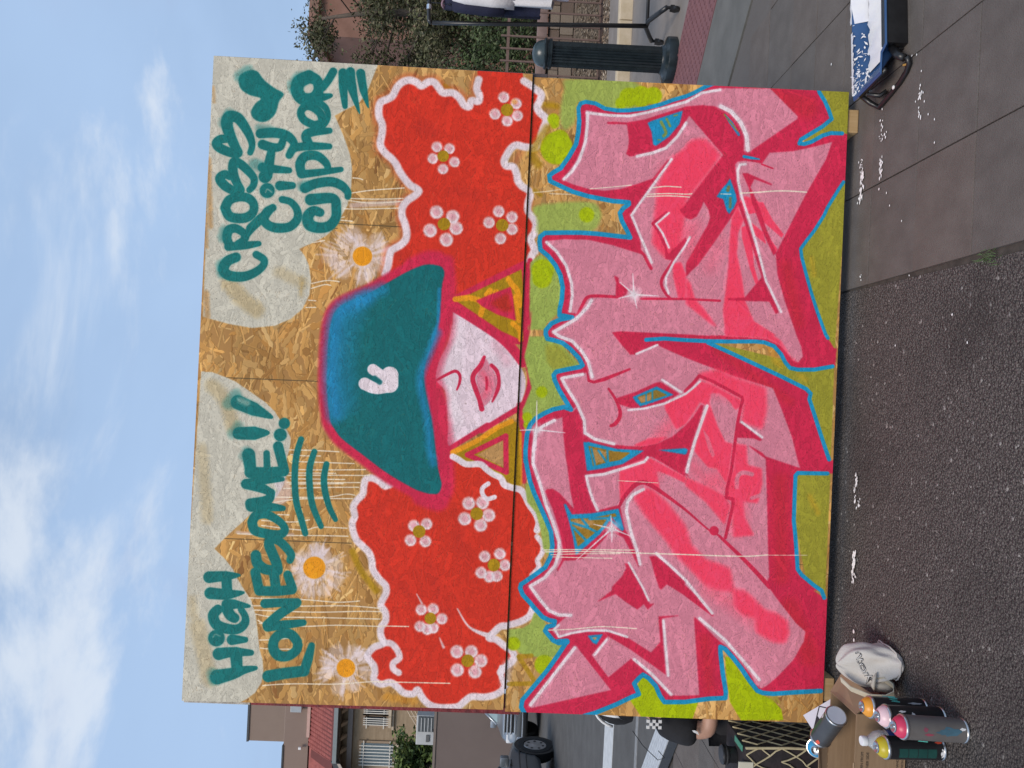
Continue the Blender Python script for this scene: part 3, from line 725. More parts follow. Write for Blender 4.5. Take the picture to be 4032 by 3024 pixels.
s|12|33|22|1|1|0.05|1|1687,886 1689,846 1679,812 1652,760 1609,692 1570,629 1528,543 1498,508 1458,492 1387,484 1300,484 1212,486 1125,496 1127,498 1079,505 1049,522 1011,554 954,635 892,725 844,814 826,858 817,902 823,928 854,938 884,930 936,917 1045,899 1132,882 1113,885 1174,869 1230,856 1283,851 1340,862 1385,877 1430,888 1496,899 1562,902 1615,904 1655,911 1677,904
s|12|28|30|1|0.95|0.08|0|1715,884 1713,841 1684,785
s|12|26|30|1|0.95|0.08|0|1704,920 1599,933 1476,926 1387,903 1306,885 1232,893 1146,927
s|12|31|30|1|0.95|0.08|0|1134,915 981,943 859,957 806,942 783,926 802,859
f|13|0|5|1|1|0|1|1687,886 1689,846 1679,812 1652,760 1609,692 1570,629 1528,543 1498,508 1458,492 1387,484 1300,484 1212,486 1125,496 1127,498 1079,505 1049,522 1011,554 954,635 892,725 844,814 826,858 817,902 823,928 854,938 884,930 936,917 1045,899 1132,882 1113,885 1174,869 1230,856 1283,851 1340,862 1385,877 1430,888 1496,899 1562,902 1615,904 1655,911 1677,904
s|14|40|120|1|0.45|0.2|0|1493,580 1413,553 1281,550 1150,560
s|14|31|75|1|0.9|0.15|0|1548,617 1504,536 1446,508 1366,503 1279,502 1192,509 1105,523
s|14|26|50|1|0.6|0.15|0|1586,676 1547,599
s|14|16|44|1|0.75|0.2|0|1430,893 1349,866 1274,841 1208,844 1095,873 987,888 935,902
s|14|7|14|1|0.7|0.2|0|1597,894 1474,895 1407,876
s|12|33|4|1|0|0|1|1687,886 1689,846 1679,812 1652,760 1609,692 1570,629 1528,543 1498,508 1458,492 1387,484 1300,484 1212,486 1125,496 1127,498 1079,505 1049,522 1011,554 954,635 892,725 844,814 826,858 817,902 823,928 854,938 884,930 936,917 1045,899 1132,882 1113,885 1174,869 1230,856 1283,851 1340,862 1385,877 1430,888 1496,899 1562,902 1615,904 1655,911 1677,904
s|5|21,20,26|6|1|1|0.08|0|1280,657 1260,691 1250,726
s|5|33,32|6|0|1|0.08|0|1261,722 1226,724
s|5|24,22,24|6|1|1|0.08|0|1224,629 1209,671 1218,714
s|13|10|8|0|0.9|0|0|1247,665 1233,685
f|15|0|5|1|1|0|1|1531,943 1509,981 1473,1049 1428,1116 1369,1176 1323,1213 1280,1236 1240,1240 1205,1234 1173,1220 1136,1169 1084,1101 1036,1024 1002,960 1069,952 1157,944 1212,933 1254,898 1321,906 1388,934 1455,949 1512,950
s|12|22|50|1|0.6|0.3|0|1520,937 1433,945 1343,914 1263,900 1190,930 1156,935 1069,948 1008,960
s|5|26|60|1|0.5|0.4|0|1452,975 1346,975 1214,964 1118,977
s|5|18|50|1|0.5|0.4|0|1158,966 1094,1000
s|11|22|60|1|0.3|0.3|0|1397,1122 1334,1165
s|12|20,19,19,18|8|1|1|0|0|1546,927 1506,1003 1437,1120 1387,1180 1332,1226
s|12|10,11,11,10,10,10,11,12,11,10,10|8|1|1|0|0|1725,1235 1667,1230 1580,1235 1492,1240 1425,1234 1376,1229 1337,1240 1294,1254 1250,1257 1197,1245 1165,1225 1115,1152 1066,1080
s|12|10,9|8|1|1|0|0|1088,1101 986,952
s|12|11|16|1|0.9|0.2|0|1170,1220 1083,1235 951,1245 881,1250
s|12|4.4,5.7,6.1,5.7,3.5|4|1|1|0|0|1252,903 1272,935 1288,969 1274,987 1246,988 1218,979
f|11|0|6|1|1|0|1|1338,1081 1317,1099 1287,1120 1261,1130 1222,1126 1186,1110 1158,1080 1193,1070 1236,1055 1280,1053
s|16|13|40|1|0.35|0.4|0|1285,1074 1242,1103 1198,1083
s|12|6.1,10,9,10,7.9,10|5|1|1|0|0|1347,1077 1313,1064 1283,1042 1257,1038 1218,1052 1184,1066 1149,1077
s|12|7,7.9,6.6,7.9,3.5|5|1|1|0|0|1317,1106 1296,1127 1262,1137 1226,1134 1179,1116
s|12|4.4,5.7,4.4|4|1|1|0|0|1270,1088 1249,1092 1224,1091
f|12|0|6|0|1|0|1|1564,931 1724,1213 1579,1233 1403,1232 1401,1184 1462,1093
f|8|0|4|0|1|0|1|1562,950 1585,1013 1689,1204 1622,1213 1416,1220 1449,1137 1504,1047
s|7|11|8|1|0.9|0.1|0|1562,957 1569,1022 1545,1081
s|7|11|8|1|0.9|0.1|0|1650,1155 1629,1169 1604,1192 1551,1203
s|7|11|8|1|0.9|0.1|0|1544,1063 1509,1056
s|7|9|8|1|0.9|0.1|0|1603,1087 1584,1074 1600,1113
s|7|10|8|1|0.9|0.1|0|1480,1180 1455,1208 1420,1213
s|7|7.9|8|1|0.9|0.1|0|1586,1184 1490,1202
f|12|0|6|0|1|0|1|1560,1035 1586,1088 1620,1165 1585,1175 1491,1191 1512,1117 1540,1059
f|10|0|24|0|1|0|1|1554,1089 1598,1157 1524,1178 1526,1134
f|8|0|4|0|1|0|1|974,979 1029,1068 1090,1153 1111,1192 1104,1212 1070,1231 951,1238 863,1238 862,1207 887,1180 923,1108 946,1028
s|7|10|8|1|0.9|0.15|0|979,974 1029,1068 1078,1136 1107,1192
s|7|6.1|10|1|0.6|0.2|0|1061,1229 872,1240
f|2|0|3|0|1|0|1|974,1066 1036,1164 930,1171
s|12|10,10|5|0|1|0|0|972,1031 1050,1173
s|12|10,10|5|0|1|0|0|1050,1173 913,1181
s|12|10|5|0|1|0|0|913,1181 972,1031
s|5|12|9|1|0.97|0.1|0|963,975 953,997 937,1028 939,1081 919,1108 902,1135 890,1162 865,1176 855,1207 846,1239 825,1257 790,1276 761,1299 726,1314 695,1309
f|17|0|4|0|1|0.12|1|2443,2319 2447,2444 2269,2442 1888,2442 1457,2428 903,2432 488,2432 553,2353 743,2307 960,2302 1143,2372 1283,2316 1370,2116 1448,1941 1391,2237 1489,2314 1816,2263 1961,2357 2050,2385 2254,2408 2214,2247 2327,2374
f|18|0|44|1|0.95|0.5|1|2433,1343 2437,1615 2318,1608 2310,1466 2343,1396 2271,1387 2225,1345 2267,1322 2348,1325 2395,1335
f|18|0|40|1|0.95|0.45|1|1938,1244 1960,1475 1858,1484 1830,1363 1825,1264 1886,1252
f|18|0|10|0|1|0.2|1|1718,1235 1751,1273 1717,1337 1644,1358 1536,1363 1487,1310 1438,1303 1435,1246 1546,1252 1459,1237 1462,1298 1425,1312 1413,1368 1333,1446 1303,1342 1273,1344 1182,1391 1134,1288 1071,1246 1150,1232 1238,1262 1356,1229 1428,1244
f|17|0|30|0|0.7|0.3|1|1407,1304 1409,1362 1336,1433 1310,1342 1339,1316
f|18|0|10|0|1|0.2|1|874,1258 872,1278 803,1309 760,1326 700,1356 639,1365 596,1355 629,1335 699,1322 762,1301 801,1266 843,1258
f|18|0|16|0|1|0.25|1|382,1312 359,1350 320,1367 266,1400 264,1434 217,1408 206,1356 223,1263 289,1214 313,1213 322,1274 341,1301
s|19|37|14|0|0.97|0.15|0|2373,1587
s|19|41|14|0|0.97|0.15|0|2378,1633
s|19|34|14|0|0.97|0.15|0|2384,1680
s|19|22|14|0|0.97|0.15|0|2349,1557
s|19|63|14|0|0.97|0.15|0|2162,1317
s|19|34|14|0|0.97|0.15|0|2200,1328
s|19|23|14|0|0.97|0.15|0|2272,1300
s|19|18|14|0|0.97|0.15|0|2254,1304
s|19|29|14|0|0.97|0.15|0|1912,1444
s|19|43|14|0|0.97|0.15|0|1690,1285
s|19|37|14|0|0.97|0.15|0|1659,1284
s|19|22|14|0|0.97|0.15|0|1224,1303
s|19|18|14|0|0.97|0.15|0|1126,1251
s|19|12|14|0|0.97|0.15|0|1096,1250
s|19|26|14|0|0.97|0.15|0|259,1239
s|19|37|14|0|0.97|0.15|0|184,1360
s|19|18|14|0|0.97|0.15|0|157,1364
f|19|0|8|0|1|0.15|1|160,1741 125,1792 59,1825 62,1912 67,1959 -8,1937 -15,1751 66,1692 79,1729 113,1718
f|19|0|8|0|1|0.2|1|243,2054 238,2073 157,2138 107,2184 96,2216 87,2241 49,2280 6,2291 0,2126 69,2080 182,2060
f|17|0|20|0|0.6|0.4|1|99,2216 101,2262 67,2279 72,2242
s|8|12|30|1|0.85|0.3|0|2327,1270 2323,1310
s|8|18|40|1|0.7|0.4|0|2096,1249 2141,1226 2237,1277
s|8|9|20|1|0.7|0.3|0|1993,1241 1979,1263
s|8|9|8|1|0.75|0.3|0|211,1261 125,1323
s|8|9|8|1|0.75|0.3|0|105,1229 111,1327
s|8|9|8|1|0.75|0.3|0|211,1264 216,1310
f|8|0|8|0|0.8|0.2|1|989,1211 972,1234 864,1238 866,1217
s|7|15|40|1|0.3|0.5|0|1426,2185 1383,2200 1372,2219
s|7|12|40|1|0.21|0.5|0|1788,2321 1726,2336
s|7|12|40|1|0.24|0.5|0|869,2355 808,2389
s|7|12|40|1|0.21|0.5|0|1338,2289 1321,2321
s|20|2.5|4|1|0.6|0.4|0|1987,1238 1994,1288 2004,1340
s|20|2.5|4|1|0.6|0.4|0|1986,1300 1987,1381
f|12|0|4|0|1|0|1|2272,1399 2321,1394 2339,1402 2346,1421 2342,1458 2324,1496 2319,1543 2322,1589 2333,1651 2352,1712 2372,1758 2389,1808 2404,1838 2430,1881 2457,1908 2480,2317 2431,2325 2401,2346 2370,2362 2334,2373 2327,2383 2301,2343 2273,2301 2246,2261 2230,2251 2229,2274 2239,2302 2266,2345 2277,2376 2278,2420 2277,2451 2094,2446 2090,2434 2061,2416 2025,2396 1987,2375 1958,2364 1897,2329 1855,2299 1823,2278 1792,2283 1724,2304 1657,2326 1581,2354 1498,2389 1483,2399 1444,2426 1445,2435 1377,2432 1375,2422 1359,2351 1356,2288 1361,2257 1382,2237 1412,2220 1442,2191 1455,2153 1457,2118 1452,2019 1445,1941 1403,2036 1364,2132 1325,2227 1283,2323 1266,2342 1244,2337 1189,2358 1113,2386 1058,2407 1009,2428 1016,2443 962,2445 960,2420 960,2305 947,2296 866,2296 773,2297 712,2306 635,2315 588,2320 567,2336 529,2385 512,2414 508,2386 482,2428 476,2447 123,2452 126,2430 116,2340 106,2246 108,2206 116,2184 155,2151 200,2118 238,2085 271,2053 283,2033 258,2035 181,2047 105,2063 83,2061 78,1999 62,1906 59,1828 83,1809 119,1792 148,1763 160,1741 147,1726 125,1708 107,1718 85,1728 75,1704 42,1641 8,1565 -6,1522 -31,1505 -39,1302 -2,1292 19,1278 46,1283 87,1315 163,1373 217,1408 255,1431 274,1442 269,1412 278,1390 295,1374 313,1358 329,1366 336,1391 351,1393 354,1371 365,1346 394,1317 418,1295 447,1266 472,1255 487,1258 493,1267 526,1311 555,1347 599,1367 639,1371 691,1363 737,1342 791,1315 836,1292 881,1274 933,1260 972,1252 954,1254 997,1251 1059,1254 1096,1265 1122,1285 1142,1315 1159,1349 1170,1391 1164,1418 1195,1396 1234,1370 1273,1350 1291,1346 1304,1355 1316,1400 1327,1446 1334,1455 1361,1439 1393,1406 1416,1374 1424,1343 1429,1315 1447,1308 1462,1308 1465,1311 1488,1328 1505,1361 1515,1404 1521,1373 1520,1358 1542,1357 1583,1364 1629,1365 1675,1354 1711,1334 1746,1304 1769,1273 1800,1268 1819,1270 1834,1288 1839,1362 1842,1424 1841,1486 1835,1579 1833,1616 1858,1603 1897,1580 1925,1572 1944,1584 1961,1605 1968,1604 1970,1542 1983,1449 1998,1386 2017,1339 2034,1298 2055,1294 2068,1309 2085,1336 2130,1365 2181,1391 2228,1398
s|10|49|90|1|0.3|0.4|0|2408,2088 2372,2278
s|10|28|90|1|0.3|0.4|0|1751,2225 1536,2281
s|10|34|90|1|0.3|0.4|0|926,2237 555,2259
s|10|43|90|1|0.3|0.4|0|439,2295 257,2381
s|10|25|90|1|0.3|0.4|0|302,1974 118,1997
s|10|18|90|1|0.3|0.4|0|1418,1973 1231,2262
f|11|0|4|0|1|0|1|2315,1422 2308,1466 2302,1544 2311,1621 2334,1697 2375,1808 2391,1845 2413,1885 2427,1937 2437,2132 2334,2245 2324,2242 2259,2157 2190,2066 2188,2039 2234,2042 2270,2031 2318,1998 2344,1959 2356,1918 2358,1872 2350,1810 2337,1775 2315,1714 2291,1653 2276,1585 2274,1507 2266,1508 2267,1584 2208,1594 2177,1592 2154,1585 2146,1597 2147,1628 2157,1674 2182,1735 2219,1774 2257,1797 2295,1812 2315,1822 2170,1961 2085,1899 1976,1825 1950,1801 1935,1811 1920,1828 1915,1847 1928,1868 1963,1885 1986,1893 1956,1913 1925,1921 1897,1913 1743,1835 1712,1828 1695,1830 1694,1840 1713,1855 1740,1882 1830,1941 1929,2002 1981,2029 1923,2052 1704,2130 1654,2151 1481,2158 1473,2002 1472,1847 1472,1750 1472,1595 1466,1561 1460,1561 1595,1478 1655,1568 1692,1678 1713,1704 1729,1689 1771,1662 1845,1653 1919,1614 1970,1660 1944,1627 2034,1689 2140,1759 2141,1748 2065,1693 2040,1632 2018,1571 2008,1510 2011,1448 2026,1385 2042,1344 2104,1388 2167,1416 2245,1425
f|11|0|4|0|1|0|1|2135,2009 2147,2018 2152,2043 2149,2083 2144,2113 2188,2141 2199,2231 2221,2315 2243,2383 2173,2361 2039,2291 1978,2263 1939,2245 1799,2182 1719,2192 1621,2224 1487,2277 1444,2297 1407,2305 1384,2287 1390,2268 1419,2242 1446,2216 1470,2158 1473,2002 1519,1938 1619,2071 1917,2055 1966,2041 2076,2018
f|11|0|4|0|1|0|1|1803,1288 1814,1363 1816,1456 1800,1550 1770,1666 1726,1689 1713,1704 1788,1736 1824,1832 1669,1838 1553,1999 1470,1940 1472,1847 1472,1750 1472,1595 1466,1561 1424,1597 1383,1636 1384,1657 1425,1739 1403,1793 1381,1851 1319,2040 1280,2194 1198,2232 1092,2277 1003,2303 977,2313 993,2256 1016,2177 1031,2161 1056,2110 1050,2114 1027,2146 1006,2178 954,2182 815,2192 676,2201 553,2211 528,2201 477,2240 381,2322 349,2361 311,2356 239,2319 171,2259 136,2220 124,2199 140,2176 170,2160 260,2084 307,2020 378,1943 389,1927 90,1961 86,1905 84,1849 215,1707 219,1692 145,1608 228,1540 302,1599 319,1582 316,1490 289,1411 314,1385 324,1388 362,1426 374,1450 375,1395 402,1357 443,1315 479,1289 476,1289 496,1322 531,1364 579,1392 616,1400 656,1395 716,1374 777,1347 837,1323 898,1295 967,1274 998,1275 1066,1285 1092,1311 1116,1350 1131,1384 1176,1440 1250,1388 1280,1371 1284,1386 1303,1463 1317,1490 1353,1470 1395,1437 1427,1396 1437,1355 1454,1334 1457,1334 1480,1362 1507,1408 1529,1428 1534,1391 1569,1402 1615,1403 1661,1395 1722,1367 1778,1322
f|11|0|4|0|1|0|1|260,1479 97,1620 17,1318 32,1308
f|16|0|30|0|1|0.06|1|2193,1816 2153,1767 2035,1710 1948,1708 1972,1707 1817,1701 1758,1756 1779,1811 1838,1812 1948,1827 1985,1825 2085,1899 2169,1954 2228,1893 2226,1846 2205,1816
f|16|0|14|0|1|0.06|1|1741,1785 1749,1816 1700,1837 1610,1841 1609,1812 1697,1787
f|16|0|18|0|1|0.06|1|1691,1837 1667,1857 1612,1875 1571,1914 1502,1970 1519,1938 1589,1842
f|16|0|10|0|1|0.06|1|1930,2005 1977,2025 1935,2045 1923,2051 1872,2032 1791,2031 1711,2052 1610,2071 1588,2082 1534,2109 1483,2199 1473,2002 1568,1987 1708,1999 1833,2000
f|16|0|18|0|1|0.06|1|1497,1995 1505,2151 1465,2215 1408,2255 1384,2287 1390,2268 1446,2216 1470,2158 1473,2002
f|16|0|8|0|1|0.06|1|1894,2044 1902,2065 1837,2087 1745,2100 1687,2120 1677,2109 1735,2085 1851,2049
f|16|0|8|0|1|0.06|1|1918,2077 1880,2129 1834,2143 1866,2098
f|16|0|8|0|1|0.06|1|1971,2025 1997,2037 1993,2080 1953,2098 1945,2064 1966,2044
f|16|0|8|0|1|0.06|1|1994,2102 1995,2124 1929,2164 1875,2210 1862,2202 1923,2124
f|16|0|8|0|1|0.06|1|1851,2161 1816,2189 1799,2179
f|16|0|14|0|1|0.06|1|1997,2037 2016,2051 2006,2092 1983,2125 1971,2131 1966,2044
f|16|0|30|0|1|0.06|1|1325,1909 1344,1983 1316,2040 1282,2166 1195,2173 1120,2161 1144,2078 1235,2084 1313,1903
f|16|0|14|0|1|0.06|1|1242,1856 1294,1910 1281,1957 1228,2072 1203,2070 1190,2052 1234,2012 1253,1959 1216,1948 1124,1986 1064,2019 1059,2048 985,2041 935,2037 907,2029 961,1990 965,1955 1010,1913 1027,1897 1128,1923 1200,1939 1214,1914 1125,1861 1105,1827 1177,1781 1201,1777
f|16|0|20|0|1|0.06|1|1060,2054 1056,2101 988,2107 979,2110 969,2164 913,2169 835,2154 839,2097 777,2106 711,2146 701,2066 840,2057 854,2034 907,2035 964,2055
f|16|0|14|0|1|0.06|1|1035,1663 1065,1721 1075,1798 1044,1752 1032,1691
f|16|0|16|0|1|0.06|1|949,1617 992,1727 924,1870 899,1871 927,1804 940,1757 864,1776 896,1728 891,1688 858,1652 817,1623 897,1616
f|16|0|22|0|0.95|0.06|1|924,1870 899,1933 860,2022 818,2048 746,2030 779,2000 832,1951 890,1871
f|16|0|34|0|1|0.06|1|838,1671 876,1707 872,1744 825,1802 739,1878 663,1906 610,1964 597,2014 580,2058 501,2077 499,2118 467,2157 426,2202 415,2249 386,2291 340,2299 302,2285 303,2238 341,2168 393,2166 403,2116 436,2080 491,2072 495,2012 511,1965 588,1884 629,1838 665,1815 772,1718
s|11|9|10|1|0.9|0.2|0|893,2070 933,2072 950,2093 945,2127
s|11|8|10|1|0.8|0.2|0|853,2131 866,2162
f|11|0|16|0|0.85|0.2|1|1247,1950 1252,1987 1220,2032 1165,2059 1116,2061 1068,2032 1110,2005 1171,1978
f|11|0|8|0|0.85|0.2|1|1115,1927 1083,1953 1013,1981 1000,1972 1036,1952
f|11|0|10|0|0.85|0.2|1|944,1760 927,1804 896,1871 865,1872 814,1962 743,2027 690,2029 727,1965 801,1875 868,1794
s|16|34|120|1|0.5|0.15|0|1278,1948 1264,2042 1224,2122
s|16|28|120|1|0.35|0.15|0|1182,1890 1060,1942 986,1998
s|16|34|120|1|0.45|0.15|0|914,1995 856,2066 748,2076
s|16|25|120|1|0.4|0.15|0|972,1893 897,1964
s|16|37|120|1|0.5|0.15|0|2078,1755 2111,1800
s|16|28|120|1|0.5|0.15|0|1929,1761 1820,1754 1854,1811
s|16|25|120|1|0.35|0.15|0|1888,1860 1778,1852
s|16|22|120|1|0.25|0.15|0|1831,1962 1736,1929
s|16|18|120|1|0.4|0.15|0|1679,2025 1524,2044
s|16|31|120|1|0.5|0.15|0|946,1679 934,1742
s|16|25|120|1|0.4|0.15|0|500,1981 422,2109 355,2220
s|16|18|120|1|0.5|0.15|0|1077,1767 1164,1840
f|12|0|4|0|1|0|1|2103,2038 2105,2057 2093,2089 2068,2155 2062,2154 2083,2086 2051,2072 2033,2082 1970,2113 1893,2141 1802,2185 1792,2173 1877,2129 1993,2080 2048,2066
s|12|3.1|3|0|1|0|0|2142,2112 2128,2156
f|12|0|4|0|1|0|1|1990,2024 1991,2040 1920,2065 1820,2103 1697,2146 1619,2184 1573,2204 1566,2192 1613,2165 1611,2071 1609,2006 1619,2002 1624,2069 1706,2131 1923,2052
s|12|4.6|4|0|1|0|0|1600,1667 1607,1841 1607,1973
s|12|8,6.8,6.1,5.5,5.5,4.9|4|1|1|0|0|1827,1832 1748,1785 1686,1748 1655,1745 1625,1762 1606,1781
f|12|0|4|0|1|0|1|1846,1831 1777,1765 1798,1754 1758,1755 1752,1784 1815,1832
f|12|0|4|0|1|0|1|1801,1753 1777,1765 1758,1756
f|12|0|4|0|1|0|1|1970,1826 1950,1801 1935,1811 1920,1828 1915,1847 1928,1868 1963,1885 1982,1890 1979,1825
s|12|4.3,6.1,6.8,4.9,4.3|4|0|1|0|0|1938,1752 1891,1701 1865,1724 1801,1754 1770,1760
s|12|6.1,5.5,5.5,5.5|4|0|1|0|0|1718,1702 1769,1672 1795,1643
s|12|5.5,6.1,6.8,6.1,5.5|4|1|1|0|0|1529,1428 1567,1445 1594,1461 1602,1496 1602,1574
f|12|0|4|0|1|0|1|1684,1560 1677,1577 1656,1581 1633,1616 1614,1613 1597,1577 1609,1570 1655,1570
s|12|3.1,5.5,5.5,7.4,4.3|4|0|1|0|0|1310,1473 1276,1482 1271,1501 1284,1541 1327,1636
s|12|4.3,5.5,7.4,8,6.1|4|1|1|0|0|1248,1559 1210,1587 1168,1606 1140,1606 1116,1591 1107,1575
f|12|0|4|0|1|0|1|1212,1587 1242,1666 1280,1739 1284,1758 1241,1833 1207,1777 1182,1700 1178,1651 1190,1604
f|12|0|4|0|1|0|1|1072,1471 1061,1495 1042,1551 1033,1614 1032,1691 1045,1752 1076,1813 1122,1862 1157,1891 1203,1917 1202,1928 1165,1922 1074,1898 977,1874 952,1866 923,1885 933,1869 924,1870 978,1771 995,1736 993,1724 953,1632 920,1541 911,1484 934,1489 959,1485 1044,1468
s|12|6.8,6.1,6.1,6.1,6.1,6.8,6.1|4|0|1|0|0|1253,1856 1287,1886 1314,1906 1297,1957 1240,2075 1228,2079 1206,2073 1144,2063 985,2049 948,2045 885,2033 851,2032 846,2058 818,2058 697,2035
f|12|0|4|0|1|0|1|1144,2060 1135,2085 1080,2161 1074,2153 1083,2128 1083,2062
s|12|18|5|0|1|0|0|722,1990
s|12|4.9,8,9,9,9,6.1,3.1,3.1,5.5,7.4,9|4|1|1|0|0|802,1622 836,1637 877,1670 894,1697 892,1725 864,1776 798,1875 727,1965 708,2003 687,2029 602,2126 516,2214
f|12|0|4|0|1|0|1|613,1744 617,1771 559,1851 529,1887 514,1887 508,1887 455,1952 399,2004 395,1998 468,1889 468,1889 509,1817 487,1795 509,1775 494,1788 549,1767 595,1753
f|12|0|4|0|1|0|1|582,1651 582,1667 537,1697 483,1730 443,1750 431,1755 434,1772 409,1748 430,1732 408,1708 434,1664 464,1621 430,1550 477,1606 490,1606 534,1644 566,1658
f|12|0|4|0|1|0|1|321,1582 315,1629 299,1676 246,1768 288,1802 385,1790 392,1867 390,1867 378,1804 289,1812 163,1829 255,1687 302,1599
f|12|0|4|0|1|0|1|1154,1384 1153,1426 1173,1441 1121,1467 1072,1471 1044,1471 959,1487 922,1492 911,1483 846,1510 779,1532 804,1617 799,1624 713,1646 683,1666 623,1693 581,1713 571,1704 616,1681 682,1641 696,1606 692,1585 638,1538 595,1490 587,1463 583,1417 542,1397 548,1392 586,1410 626,1412 702,1393 778,1365 844,1333 854,1340 856,1362 840,1390 808,1422 783,1447 851,1430 949,1413 980,1406 1065,1393
f|12|0|4|0|1|0|1|508,1887 396,2004 394,1998 468,1889
s|21|8|5|0|1|0.08|0|2272,1399 2321,1394 2339,1402 2346,1421 2342,1458 2324,1496 2319,1543 2322,1589 2333,1651 2352,1712 2372,1758 2389,1808 2404,1838 2430,1881 2443,1909
s|21|8|5|0|1|0.08|0|2440,2322 2431,2325 2401,2346 2370,2362 2332,2377 2301,2343 2273,2301 2246,2261 2230,2255 2229,2274 2239,2302 2266,2345 2277,2376 2278,2420
s|21|6.8|5|0|1|0.08|0|2090,2434 2061,2416 2025,2396 1987,2375 1958,2364 1897,2329 1855,2299 1823,2278 1792,2283 1724,2304 1657,2326 1581,2354 1498,2389 1483,2399
s|21|8|5|0|1|0.08|0|1375,2422 1359,2351 1356,2288 1361,2257 1382,2237 1412,2220 1442,2191 1455,2153 1457,2118 1452,2019 1449,1925 1449,1848 1451,1766 1443,1695
s|21|8|5|0|1|0.08|0|1443,1935 1403,2036 1364,2132 1325,2227 1283,2323 1266,2341 1244,2337 1189,2358 1113,2386 1058,2407 1015,2424
s|21|8|5|0|1|0.08|0|961,2420 958,2305 947,2296 866,2296 773,2297 712,2306 635,2315 588,2320 567,2336 529,2385 509,2417 482,2428
s|21|9|5|0|1|0.08|0|124,2430 116,2340 106,2246 108,2206 116,2184 155,2151 200,2118 238,2085 271,2053 278,2034 258,2035 181,2047 105,2063 83,2062 78,1999 62,1906 59,1828 83,1809 119,1792 148,1763 160,1741 147,1726 125,1708 107,1718 85,1728 75,1704 42,1641 8,1565 -6,1522
s|21|9|5|0|1|0.08|0|-11,1298 19,1280 46,1283 87,1315 163,1373 217,1408 255,1431 274,1442 269,1412 278,1390 295,1374 313,1358 329,1366 336,1391 351,1393 354,1371 365,1346 394,1317 418,1295 447,1266 472,1255 487,1258 493,1267 526,1311 555,1347 599,1367 639,1371 691,1363 737,1342 791,1315 836,1292 881,1274 933,1260 972,1252 954,1254 997,1251 1059,1254 1096,1265 1122,1285 1142,1315 1159,1349 1170,1391 1162,1418 1195,1396 1234,1370 1273,1350 1291,1346 1304,1355 1316,1400 1327,1446 1334,1455 1361,1439 1393,1406 1416,1374 1424,1343 1429,1315 1447,1308 1462,1308 1465,1311 1488,1328 1505,1361 1515,1407 1520,1373 1520,1358 1542,1357 1583,1364 1629,1365 1675,1354 1711,1334 1746,1304 1769,1273 1800,1268 1819,1270 1834,1288 1839,1362 1842,1424 1841,1486 1835,1579 1833,1616 1858,1603 1897,1580 1925,1572 1944,1584 1961,1605 1968,1604 1970,1542 1983,1449 1998,1386 2017,1339 2034,1298 2055,1294 2068,1309 2085,1336 2130,1365 2181,1391 2228,1398 2272,1399
s|21|12|5|0|1|0|0|272,1412 275,1442
f|21|0|4|0|1|0|1|2278,1663 2288,1681 2333,1797 2281,1787 2230,1749 2191,1700 2195,1688 2244,1680
s|17|6.8|10|1|0.8|0.4|0|2284,1715 2247,1735 2231,1727
s|17|5.5|10|1|0.8|0.4|0|2297,1736 2270,1750
s|17|3.7|10|1|0.8|0.4|0|2311,1764 2315,1776
s|17|3.1|10|1|0.8|0.4|0|2215,1706 2215,1715
s|21|3.1,7.4,5.5|5|0|0.8|0.3|0|2326,1960 2296,1986 2251,2018
s|8|2.5|5|0|0.8|0.3|0|2327,1957 2266,2013
s|21|6.1,5.5,2.5|4|0|1|0|0|2168,2042 2164,2073 2161,2102
f|21|0|4|0|1|0|1|2081,1991 2054,2003 2020,2017 1996,2022 1964,2010 1964,2007 1943,1995 1953,1985 1987,1973 1999,1969 2007,1942 2036,1960 2062,1981
s|3|6.8|10|0|0.7|0.3|0|2047,1988 2034,1985
s|3|6.1|12|0|0.6|0.3|0|2004,1996 1970,1997
f|21|0|4|0|1|0|1|1221,1653 1266,1743 1237,1811 1209,1745 1186,1684 1205,1663
f|3|0|6|0|0.9|0.2|1|1221,1670 1254,1743 1234,1788 1218,1742 1198,1687
f|2|0|5|0|0.9|0.3|1|1221,1674 1236,1723 1211,1724 1201,1687
s|21|3.1|5|0|0.8|0|0|1241,1704 1195,1706
s|21|3.1|5|0|0.8|0|0|1245,1728 1205,1730
f|21|0|4|0|1|0|1|1040,1471 1041,1493 1020,1599 1018,1707 972,1641 962,1626 943,1555 930,1490
f|3|0|5|0|0.95|0.2|1|1027,1490 1010,1590 1007,1655 977,1616 966,1567 948,1512 984,1504
f|2|0|6|0|0.8|0.4|1|1015,1509 1006,1568 962,1548 967,1539 951,1515
s|21|4.3|5|0|0.9|0|0|1015,1503 961,1518 951,1520
s|21|4.3|5|0|0.9|0|0|1012,1565 963,1570
s|21|4.3|5|0|0.9|0|0|1010,1531 963,1567 966,1567
f|21|0|4|0|1|0|1|1022,1760 1034,1865 1029,1875 1014,1871 1009,1866
f|21|0|4|0|1|0|1|798,1407 801,1415 761,1440 769,1517 791,1618 713,1643 704,1637 757,1594 722,1571 690,1551 648,1506 606,1462 674,1448 740,1428
f|3|0|6|0|0.95|0.2|1|744,1434 751,1517 773,1606 761,1613 753,1579 709,1550 670,1505 631,1470 680,1456
f|2|0|10|0|0.8|0.4|1|741,1438 747,1514 727,1534 705,1473 717,1454
s|21|4.9|6|0|0.9|0|0|729,1441 713,1504 698,1538
s|21|4.9|6|0|0.9|0|0|711,1448 658,1506
s|21|4.9|6|0|0.9|0|0|743,1481 719,1503
s|21|4.9|6|0|0.9|0|0|747,1508 753,1579 713,1633
s|21|4.9|6|0|0.9|0|0|635,1470 716,1565 760,1588
f|21|0|4|0|1|0|1|301,1521 309,1580 268,1557 275,1541
f|2|0|4|0|1|0|1|294,1537 297,1559 284,1551
